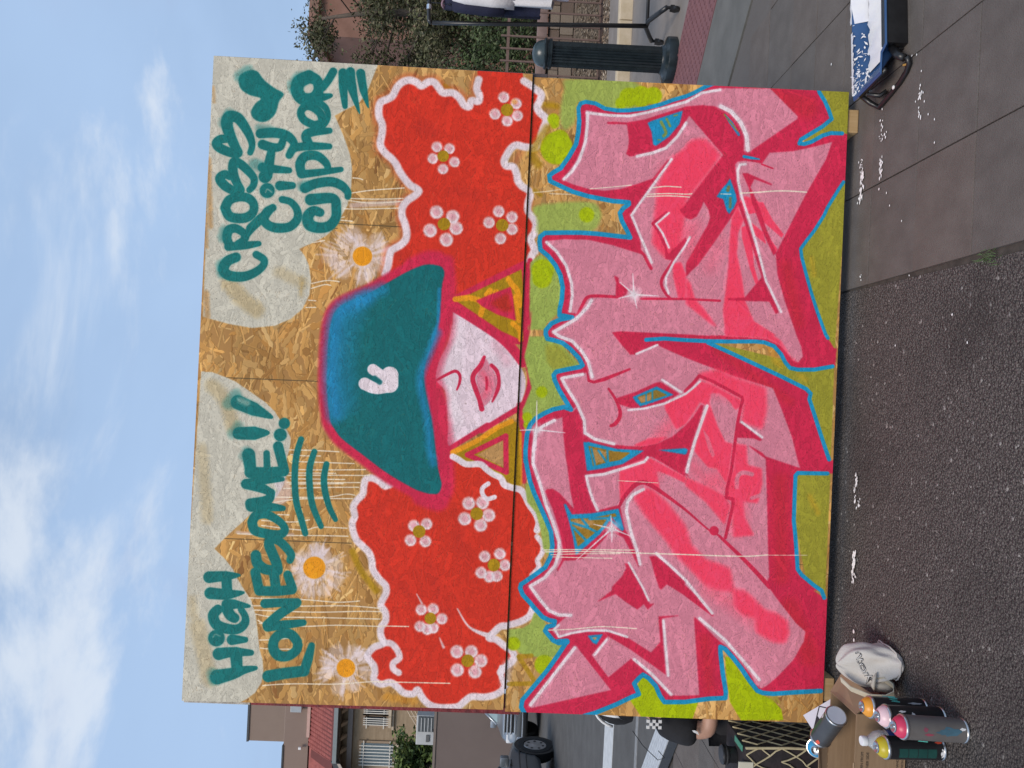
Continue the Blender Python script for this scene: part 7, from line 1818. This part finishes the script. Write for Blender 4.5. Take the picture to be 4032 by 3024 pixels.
# barrel tile roof: rolled rows stepping down to the eave
MA_TILE = mat('roof_tile', (.235, .060, .052), .75, c2=(.33, .095, .08), scale=5, bump=.2)
tb_ = MB(); TW_ = .17; ex0, ex1 = -14.6, -8.0; NRW = 11
for r_ in range(NRW):
    y0, z0 = 29.85+r_*.115, 6.98+r_*.112; x = ex0+r_*.0
    nn_ = int((ex1-ex0)/TW_)
    for k in range(nn_):
        xa = x+k*TW_; pts = [(0, 0), (.035, .045), (.085, .062), (.135, .045), (.17, 0)]
        vs = [(xa+a, y0, z0+h_) for a, h_ in pts]+[(xa+a, y0+.15, z0+.128+h_*.9) for a, h_ in pts]
        tb_.add(vs, [(i, i+1, 5+i+1, 5+i) for i in range(4)]+[(0, 1, 2, 3, 4)])
tr_ = tb_.build('roof_tiles', MA_TILE, hb); tag(tr_, kind='stuff')
MB().add([(-15.0, 29.75, 6.93), (-5, 29.75, 6.93), (-5, 31.1, 8.15), (-15.0, 31.1, 8.15)], [(0, 1, 2, 3)]).build('roof_deck', mat('roof_deck', (.12, .03, .027), .8), hb)
# hip end: dark gutter falling away to the left
MB().prism([(-14.55, 29.72, 6.75), (-14.55, 29.72, 6.98), (-16.6, 29.72, 5.95), (-16.6, 29.72, 5.65)], (0, .25, 0)).build('gutter', MA_COPE, hb)
MB().prism([(-14.6, 29.80, 6.98), (-16.6, 29.80, 5.95), (-16.6, 31, 8.1), (-14.6, 31, 8.1)], (0, .05, 0)).build('hip', MA_TILE, hb)
MB().prism([(-14.62, 29.70, 6.62), (-14.62, 29.70, 6.74), (-16.6, 29.70, 5.64), (-16.6, 29.70, 5.45)], (0, .03, 0)).build('fascia', mat('fascia_pale', (.42, .36, .31), .7), hb)
MB().box(-14.6, -5, 29.68, 29.86, 6.78, 6.93).build('gutter', mat('gutter_grey', (.20, .23, .235), .5), hb)
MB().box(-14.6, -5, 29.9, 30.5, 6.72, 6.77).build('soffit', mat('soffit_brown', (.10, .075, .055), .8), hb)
MB().box(-16.5, -5, 30.36, 30.5, 6.32, 6.5).build('cornice', mat('cornice_grey', (.25, .215, .195), .8), hb)
for k in range(10):
    MB().prism([(-14.4+k*.52, 30.0, 6.70), (-14.4+k*.52, 30.48, 6.70), (-14.4+k*.52, 30.48, 6.45)], (.12, 0, 0)).build('corbel', mat('corbel_tan', (.34, .25, .17), .8), hb)
MA_WDARK = mat('window_dark', (.008, .010, .012), .12); MA_BAR = mat('white_bars', (.66, .64, .58), .6); MA_WFRAME = mat('window_frame', (.30, .22, .15), .8); MA_SILL = mat('sill_stone', (.46, .38, .28), .8)
def window(x0, x1, z0, z1, nb, pane=MA_WDARK):
    wf = MB().box(x0-.09, x1+.09, 30.44, 30.5, z0-.12, z1+.10).build('window', MA_WFRAME, hb)
    MB().box(x0, x1, 30.42, 30.438, z0, z1).build('pane', pane, wf)
    for k in range(nb): 
        x = x0+(x1-x0)*(k+.5)/nb; MB().box(x-.014, x+.014, 30.33, 30.36, z0-.12, z1+.06).build('bar', MA_BAR, wf)
    for z in (z0+(z1-z0)*.08, z0+(z1-z0)*.92): MB().box(x0-.12, x1+.12, 30.365, 30.39, z-.016, z+.016).build('bar', MA_BAR, wf)
    MB().bbox(x0-.05, x1+.05, 30.30, 30.46, z0-.24, z0-.13, .01).build('sill', MA_SILL, wf)
window(-12.95, -12.62, 5.05, 5.85, 4); window(-13.40, -13.07, 5.05, 5.85, 4)
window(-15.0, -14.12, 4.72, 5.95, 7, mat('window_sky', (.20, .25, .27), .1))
MB().box(-13.6, -12.3, 30.41, 30.5, 4.72, 4.80).build('ledge', MA_SILL, hb)
# outside stair rail
sr_ = MB()
for k in range(5): sr_.tube([(-12.3-.0, 30.2, 4.45-k*.17), (-13.35, 30.2, 3.75-k*.12)], .022, 6)
for x, z0, z1 in ((-12.5, 3.3, 4.4), (-12.9, 3.1, 4.1), (-13.3, 2.9, 3.85)): sr_.tube([(x, 30.2, z0), (x, 30.2, z1)], .022, 6)
sr_.build('stair_rail', mat('rail_cream', (.52, .42, .31), .6), hb)
MB().box(-13.6, -9, 30.0, 30.45, 3.35, 3.50).build('landing', mat('landing_tan', (.36, .28, .20), .8), hb)

fw_ = thing('garden_wall', (-8, 22, 0), 'plain taupe stucco wall behind the parked cars', 'wall')
MA_FW = mat('stucco_taupe', (.145, .112, .100), .92, c2=(.165, .128, .114), scale=.7, bump=.15, bscale=30)
MB().box(-34, -2, 22, 22.25, 0, 2.58).build('face', MA_FW, fw_); MB().box(-34, -2, 21.97, 22.28, 2.58, 2.65).build('coping', mat('coping_taupe', (.18, .145, .125), .9), fw_)
ac = thing('roof_cooler', (-10.2, 23, 2.4), 'pale grey cooler box showing above the taupe wall', 'air conditioner')
MA_ACG = mat('cooler_grey', (.40, .41, .41), .5, c2=(.46, .47, .47), scale=4)
MB().bbox(-10.62, -9.75, 22.9, 23.5, 2.2, 3.22, .02).build('case', MA_ACG, ac)
MB().bbox(-10.22, -9.78, 22.86, 22.90, 2.5, 3.17, .01).build('grille', mat('grille_dark', (.07, .08, .085), .5), ac)
for k in range(6): MB().box(-10.20, -9.80, 22.84, 22.857, 2.56+k*.10, 2.585+k*.10).build('louvre', MA_ACG, ac)
MB().tube([(-10.0, 22.85, 2.5), (-10.12, 22.82, 2.72), (-10.3, 22.85, 2.66)], .018, 6).build('hose', MA_BLACKP, ac)
MB().box(-10.52, -10.32, 22.87, 22.89, 2.82, 2.92).build('badge', mat('badge_dark', (.10, .10, .10), .5), ac)
tree('vine_tree', (-11.6, 23.7, 0), 4.0, 1.15, 61, 'leafy bright green tree in front of the barred windows', LV, 60, .085, trunk=.10, lo=.42, perc=36, rad=(.22, .42))
tree('vine_tree', (-12.9, 24.3, 0), 3.7, 1.1, 67, 'yellow green tree at the left end of the taupe wall', LV, 44, .085, trunk=.10, lo=.4, perc=40, rad=(.25, .46))
MB().bbox(-13.15, -12.85, 30.72, 30.88, 8.42, 8.86, .02).build('wall_lamp', mat('lamp_grey', (.33, .36, .38), .4), hb)
MB().bbox(-14.66, -14.56, 30.80, 30.9, 8.38, 8.50, .02).build('wall_lamp', MA_PWHITE, hb)

# ================================================================= cars
MA_SILVER = mat('car_silver', (.32, .34, .36), .28, .75, c2=(.34, .36, .38), scale=3); MA_GREYCAR = mat('car_grey', (.17, .185, .20), .30, .6, c2=(.185, .20, .215), scale=3)
MA_CARGLASS = mat('car_glass', (.20, .27, .275), .06, c2=(.27, .34, .34), scale=1.5, spec=.9); MA_TYRE = mat('tyre', (.012, .012, .012), .8); MA_RIM = mat('rim', (.42, .43, .44), .35, .8)
MA_LAMP = mat('lamp', (.55, .57, .6), .12, c2=(.75, .76, .78), scale=14); MA_DARKP = mat('car_black_trim', (.012, .013, .014), .45)
def car(loc, heading, L, Wd, Hh, label, paint_, suv):
    c = thing('parked_car', loc, label, 'car'); M = Matrix.Translation(loc) @ Matrix.Rotation(heading, 4, 'Z')   # car points along local +Y
    hl, hw = L/2, Wd/2
    belt = .98 if suv else .86
    st_ = [(-hl, .55, belt-.12, .86), (-hl+.08, .38, belt-.02, .95), (-hl+.6, .26, belt, 1), (-.4, .24, belt, 1), (.55, .24, belt-.0, 1), (hl-1.0, .25, belt-.04, .99), (hl-.35, .28, belt-.13, .94), (hl-.08, .34, belt-.22, .86), (hl, .45, belt-.34, .78)]
    vs, fs = [], []; n = 10
    for y, zb, zt, k in st_:
        w_ = hw*k; sec = [(-w_*.92, zb), (-w_, zb+.10), (-w_*1.0, zb+(zt-zb)*.55), (-w_*.965, zt-.05), (-w_*.88, zt), (w_*.88, zt), (w_*.965, zt-.05), (w_, zb+(zt-zb)*.55), (w_, zb+.10), (w_*.92, zb)]
        vs += [M @ Vector((x, y, z)) for x, z in sec]
    for j in range(len(st_)-1):
        for i in range(n): k = (i+1) % n; fs.append((j*n+i, j*n+k, (j+1)*n+k, (j+1)*n+i))
    fs += [tuple(range(n)), tuple((len(st_)-1)*n+i for i in range(n))]
    MB().add(vs, fs).build('body', paint_, c, auto=38)
    # cabin
    yb0, yb1, yt0, yt1 = -hl+.25, hl-1.15, -hl+.55+.1*(not suv), hl-2.0+.15*suv
    if not suv: yb0, yt0 = -hl+.45, -hl+1.0
    wb_, wt = hw*.90, hw*.68
    bt, tp_ = belt-.03, Hh
    P_ = lambda x, y, z: M @ Vector((x, y, z))
    ring0 = [(-wb_, yb0, bt), (wb_, yb0, bt), (wb_, yb1, bt), (-wb_, yb1, bt)]; ring1 = [(-wt, yt0, tp_-.04), (wt, yt0, tp_-.04), (wt, yt1, tp_-.04), (-wt, yt1, tp_-.04)]
    MB().add([P_(*p) for p in ring0+ring1], [(0, 1, 5, 4), (1, 2, 6, 5), (2, 3, 7, 6), (3, 0, 4, 7)]).build('glass', MA_CARGLASS, c)
    MB().add([P_(*p) for p in [(x*1.0, y, z+.003) for x, y, z in ring1]]+[P_(x*.86, y*.9+(yt0+yt1)*.05, tp_) for x, y, z in ring1], [(0, 1, 5, 4), (1, 2, 6, 5), (2, 3, 7, 6), (3, 0, 4, 7), (4, 5, 6, 7)]).build('roof', paint_, c, auto=50)
    for i in range(4): MB().tube([P_(*ring0[i]), P_(*ring1[i])], .032, 6).build('pillar', paint_, c, smooth=True)
    for s_ in (-1, 1):
        MB().tube([P_(s_*wb_*1.005, (yb0+yb1)/2-.1, bt), P_(s_*wt*1.01, (yt0+yt1)/2-.05, tp_-.03)], .028, 6).build('pillar', MA_DARKP, c, smooth=True)
        MB().tube([P_(s_*wb_*1.0, yb1-.50, bt), P_(s_*(wb_+wt)/2, (yb1+yt1)/2-.28, (bt+tp_)/2)], .018, 6).build('pillar', MA_DARKP, c, smooth=True)
        b_ = MB().bbox(s_*(hw+.09)-.09, s_*(hw+.09)+.09, yb1-.52, yb1-.40, bt+.0, bt+.15, .03, M=M).build('mirror', paint_, c, auto=50)
        hb_ = MB().bbox(s_*hw*.66-.17, s_*hw*.66+.17, hl-.20, hl-.055, belt-.36, belt-.22, .03, M=M).build('headlight', MA_LAMP, c, auto=50)
        MB().box(s_*hw*.70-.15, s_*hw*.70+.15, -hl-.01, -hl+.05, belt-.28, belt-.15, M=M).build('tail_light', mat('tail_red', (.25, .01, .01), .3), c)
        for y in (-hl+.82, hl-(.86 if suv else .72)):
            r_ = .36 if suv else .325
            ax = AX(M @ Vector((s_*(hw-.21), y, r_)), M.to_3x3() @ Vector((s_, 0, 0)))
            MB().lathe([(r_+.055, .10), (r_+.06, .218)], 26, ax).build('wheel_arch', MA_DARKP, c, auto=40)
            wh = MB().lathe([(r_*.62, .02), (r_*.97, .02), (r_, .05), (r_, .20), (r_*.96, .226), (r_*.68, .232), (r_*.66, .218)], 30, ax).build('wheel', MA_TYRE, c, auto=40)
            MB().lathe([(r_*.66, .214), (r_*.62, .226), (r_*.30, .222), (r_*.16, .232), (r_*.05, .234)], 24, ax).build('rim', MA_RIM, wh, auto=40)
            for q in range(7):
                a = q*6.283/7; MB().lathe([(.026, 0), (.026, .004)], 8, ax @ Matrix.Translation((r_*.46*math.cos(a), r_*.46*math.sin(a), .2235))).build('rim_hole', MA_DARKP, wh)
    MB().bbox(-hw*.80, hw*.80, hl-.09, hl+.045, .33, .47, .04, M=M).build('bumper', MA_DARKP if suv else paint_, c, auto=50)
    if suv:
        MB().bbox(-hw*.56, hw*.56, hl-.12, hl+.012, belt-.40, belt-.16, .02, M=M).build('grille', MA_DARKP, c, auto=50)
        for z in (belt-.165, belt-.235, belt-.31, belt-.40): MB().bbox(-hw*.60, hw*.60, hl-.02, hl+.028, z-.016, z+.016, .006, M=M).build('chrome_bar', MA_CHROME, c)
        MB().bbox(-hw*.78, hw*.78, hl+.02, hl+.055, .40, .43, .006, M=M).build('chrome_bar', MA_CHROME, c)
        MB().lathe([(.055, 0), (.06, .01), (.05, .016)], 18, AX(M @ Vector((-hw*.50, hl+.01, belt-.27)), M.to_3x3() @ Vector((0, 1, 0)))).build('emblem', MA_CHROME, c)
    else:
        for z in (.50, .62): MB().bbox(-hw*1.006, hw*1.006, -hl+.9, hl-.6, z, z+.018, .004, M=M).build('side_moulding', MA_DARKP, c)
        MB().tube([P_(hw*1.0, hl-1.35, .78), P_(hw*1.0, hl-1.52, .785)], .02, 6).build('door_handle', MA_DARKP, c)
    return c
car((-6.98, 19.12, 0), R(180), 4.4, 1.9, 1.53, 'silver parked car facing the camera with chrome barred grille', MA_SILVER, True)
hd_ = Vector((-.03, 1)).normalized(); wx = Vector((-6.50, 14.15)); side = Vector((hd_.y, -hd_.x))
cen = wx-hd_*(2.1-.72)-side*.85
car((cen.x, cen.y, 0), math.atan2(-hd_.x, hd_.y), 4.2, 1.70, 1.42, 'grey silver parked car cut by the picture edge, front wheel towards the street', MA_GREYCAR, False)

# ================================================================= crouching person behind the board
MA_SKIN = mat('skin', (.40, .225, .155), .55, c2=(.46, .265, .19), scale=12); MA_HAIR = mat('black_hair', (.012, .009, .008), .6)
MA_BLKC = mat('black_tee', (.007, .007, .009), .9, c2=(.012, .012, .015), scale=16, bump=.35, bscale=30); MA_PANTS = mat('black_trousers', (.010, .010, .013), .9, c2=(.016, .016, .02), scale=14, bump=.35, bscale=26); MA_SHOE = mat('dark_shoe', (.02, .02, .022), .6)
pe = thing('person', (-1.40, 3.44, 0), 'person in black clothes and black cap crouching behind the left edge of the mural', 'person')
def skin(name, nodes, edges, mt, sub=2, root=0, parent=pe, lvl=1):
    me = bpy.data.meshes.new(name); o0 = ORG[parent.name]
    me.from_pydata([Vector(p[:3])-o0 for p in nodes], edges, []); o = put(name, me, parent); me.materials.append(mt)
    md = o.modifiers.new('skin', 'SKIN'); md.use_smooth_shade = True; md.branch_smoothing = .6
    for i, v in enumerate(me.skin_vertices[0].data):
        r_ = nodes[i][3]; v.radius = (r_, nodes[i][4] if len(nodes[i]) > 4 else r_); v.use_root = i == root
    s_ = o.modifiers.new('sub', 'SUBSURF'); s_.levels = s_.render_levels = sub
    dg = bpy.context.evaluated_depsgraph_get(); bpy.context.view_layer.update()
    me2 = bpy.data.meshes.new_from_object(o.evaluated_get(bpy.context.evaluated_depsgraph_get())); o.modifiers.clear(); o.data = me2
    if not me2.materials: me2.materials.append(mt)
    me2.polygons.foreach_set('use_smooth', [True]*len(me2.polygons)); return o
PY = 3.44
body = [(-1.365, PY, .27, .12), (-1.385, PY, .42, .105), (-1.385, PY, .55, .115), (-1.365, PY, .62, .06), (-1.362, PY, .655, .052), (-1.36, PY, .685, .05),      # pelvis..neck 0-5
 (-1.385, PY-.17, .585, .055), (-1.395, PY-.225, .40, .042), (-1.22, PY-.225, .40, .030), (-1.15, PY-.22, .41, .026),      # near arm 6-9
 (-1.385, PY+.17, .585, .055), (-1.31, PY+.24, .40, .042), (-1.10, PY+.20, .46, .030), (-1.03, PY+.19, .49, .026),          # far arm 10-13
 (-1.345, PY-.10, .24, .085), (-1.00, PY-.14, .44, .062), (-1.10, PY-.13, .13, .045), (-1.12, PY-.13, .06, .042), (-1.02, PY-.13, .035, .032),   # near leg 14-18
 (-1.345, PY+.10, .24, .085), (-1.02, PY+.16, .42, .062), (-1.14, PY+.13, .13, .045), (-1.16, PY+.13, .06, .042), (-1.06, PY+.14, .035, .032)]   # far leg 19-23
be = [(0, 1), (1, 2), (2, 3), (3, 4), (4, 5), (2, 6), (6, 7), (7, 8), (8, 9), (2, 10), (10, 11), (11, 12), (12, 13), (0, 14), (14, 15), (15, 16), (16, 17), (17, 18), (0, 19), (19, 20), (20, 21), (21, 22), (22, 23)]
skin('body', body, be, MA_SKIN)
# head with face, facing the back of the board (+X)
hv, hf = [], []
NA, NBh = 20, 14; HC = Vector((-1.362, PY, .738))
for j in range(NBh+1):
    ph = math.pi*j/NBh
    for i in range(NA):
        a = 2*math.pi*i/NA; x, y, z = math.sin(ph)*math.cos(a), math.sin(ph)*math.sin(a), math.cos(ph)
        rx, ry, rz = .098, .076, .115
        if z < -.2: rx *= 1-.16*(-z-.2); ry *= 1-.35*(-z-.2)
        if x < -.2 and z < -.3: rx *= .82
        p = Vector((x*rx, y*ry, z*rz))
        if x > .75 and abs(y) < .28 and -.45 < z < .05: p.x += .020*(1-abs(y)/.28)*(1-abs(z+.28)/.35 if abs(z+.28) < .35 else 0)
        if x > .6 and .2 < abs(y) < .6 and -.08 < z < .2: p.x -= .006
        hv.append(HC+p)
for j in range(NBh):
    for i in range(NA): k = (i+1) % NA; hf.append((j*NA+i, j*NA+k, (j+1)*NA+k, (j+1)*NA+i))
hd = MB().add(hv, hf).build('head', MA_SKIN, pe, smooth=True)
for s_ in (-1, 1):
    MB().lathe([(.001, -.011), (.008, -.008), (.011, 0), (.008, .008), (.001, .011)], 12, Matrix.Translation(HC+Vector((.082, s_*.031, .005))), caps=False).build('eye', mat('eye_white', (.6, .58, .55), .3), hd, smooth=True)
    MB().tube([HC+Vector((.0, s_*.074, .03)), HC+Vector((-.018, s_*.084, .015)), HC+Vector((-.016, s_*.082, -.02)), HC+Vector((0, s_*.073, -.032))], [.008, .010, .009, .007], 7).build('ear', MA_SKIN, hd, smooth=True)
    MB().tube([HC+Vector((.094, s_*.018, .026)), HC+Vector((.086, s_*.046, .026))], .004, 5).build('eyebrow', MA_HAIR, hd)
MB().tube([HC+Vector((.086, -.022, -.062)), HC+Vector((.094, 0, -.060)), HC+Vector((.086, .022, -.062))], [.003, .006, .003], 6).build('mouth', mat('lips', (.33, .12, .10), .5), hd, smooth=True)
# cap (crown, peak) and headphones
cv, cf = [], []
for j in range(8):
    ph = math.pi*.60*j/7
    for i in range(NA):
        a = 2*math.pi*i/NA; low = .12 if math.cos(a) < 0 else -.10*math.cos(a)
        pp = ph*(1+low); cv.append(HC+Vector((math.sin(pp)*math.cos(a)*.108, math.sin(pp)*math.sin(a)*.086, .012+math.cos(pp)*.116)))
cf = [(j*NA+i, j*NA+(i+1) % NA, (j+1)*NA+(i+1) % NA, (j+1)*NA+i) for j in range(7) for i in range(NA)]
MB().add(cv, cf).build('cap', MA_BLKC, pe, smooth=True)
MB().prism([HC+Vector((.09+.075*math.cos(a)*1, .075*math.sin(a), .055-.012*math.cos(a))) for a in [(-.5+i/10)*math.pi for i in range(11)]], (0, 0, .005)).build('cap_peak', MA_BLKC, pe)
MB().tube([HC+Vector((-.035+.0*i, .092*math.cos(a), .010+.122*math.sin(a))) for i, a in enumerate([k*math.pi/12 for k in range(13)])], .009, 6).build('headphone_band', MA_PWHITE, pe, smooth=True)
MB().tube([HC+Vector((-.112*math.cos(a)*.98, -.035, .012+.118*math.sin(a))) for a in [k*math.pi/14 for k in range(1, 8)]], .0065, 6).build('cap_stripe', MA_PWHITE, pe, smooth=True)
for s_ in (-1, 1): MB().lathe([(.03, -.012), (.034, 0), (.028, .014)], 18, AX(HC+Vector((-.02, s_*.088, .0)), (0, s_, 0))).build('ear_cup', MA_BLACKP, pe, auto=40)
# clothes
skin('hoodie', [(-1.37, PY, .30, .140), (-1.392, PY, .42, .128), (-1.395, PY, .55, .132), (-1.372, PY, .618, .080), (-1.39, PY-.165, .575, .078), (-1.402, PY-.222, .44, .066), (-1.39, PY+.165, .59, .078), (-1.32, PY+.235, .43, .064)], [(0, 1), (1, 2), (2, 3), (2, 4), (4, 5), (2, 6), (6, 7)], MA_BLKC)
skin('trousers', [(-1.365, PY, .26, .142), (-1.345, PY-.10, .25, .110), (-1.00, PY-.14, .44, .080), (-1.095, PY-.13, .15, .062), (-1.345, PY+.10, .25, .110), (-1.02, PY+.16, .42, .080), (-1.135, PY+.13, .15, .062)], [(0, 1), (1, 2), (2, 3), (0, 4), (4, 5), (5, 6)], MA_PANTS)
for y, x in ((PY-.13, -1.12), (PY+.13, -1.16)):
    skin('shoe', [(x-.03, y, .048, .044), (x+.06, y, .042, .042), (x+.15, y, .030, .030)], [(0, 1), (1, 2)], MA_SHOE)
# hands: palm plus five bent fingers each
def hand(w0, d, side_, nm='hand'):
    w0, d = Vector(w0), Vector(d).normalized(); u = Vector((0, 0, 1)); s_ = d.cross(u).normalized()*side_; dn = s_.cross(d)*side_
    nodes, ed = [(*w0, .024), (*(w0+d*.045), .030, .016), (*(w0+d*.085), .032, .014)], [(0, 1), (1, 2)]
    for k, (off, ln) in enumerate(((-.026, .062), (-.009, .074), (.009, .070), (.026, .055))):
        b0 = w0+d*.088+s_*off; n0 = len(nodes)
        nodes += [(*b0, .0088), (*(b0+d*ln*.5-u*.006), .0082), (*(b0+d*ln*.85-u*.024), .0072)]; ed += [(2, n0), (n0, n0+1), (n0+1, n0+2)]
    b0 = w0+d*.035-s_*.03; n0 = len(nodes); nodes += [(*b0, .011), (*(b0+d*.03-s_*.018-u*.012), .0095), (*(b0+d*.055-s_*.016-u*.026), .0080)]; ed += [(1, n0), (n0, n0+1), (n0+1, n0+2)]
    return skin(nm, nodes, ed, MA_SKIN, sub=1)
hand((-1.155, PY-.22, .41), (1, .05, .05), 1); hand((-1.035, PY+.19, .49), (1, -.1, .1), -1)
# chequered patch, sleeve mark, cord
pc = MB()
for i in range(5):
    for j in range(3):
        if (i+j) % 2 == 0:
            z = .668-i*.0125; x = -1.345-j*.0125; pc.box(x-.0062, x+.0062, 3.182, 3.188, z-.0062, z+.0062)
pco = pc.build('chequered_patch', MA_PWHITE, pe)
MB().prism([(-1.372, 3.176, .486), (-1.380, 3.178, .480), (-1.384, 3.178, .470), (-1.393, 3.180, .455), (-1.378, 3.178, .462), (-1.372, 3.176, .474)], (0, -.003, 0)).build('sleeve_mark', MA_PWHITE, pe)
MB().tube([(-1.455, PY-.10, .70), (-1.50, PY-.14, .66), (-1.545, PY-.17, .60), (-1.53, PY-.18, .575), (-1.505, PY-.17, .60)], .0018, 5).build('cord', MA_BLACKP, pe)
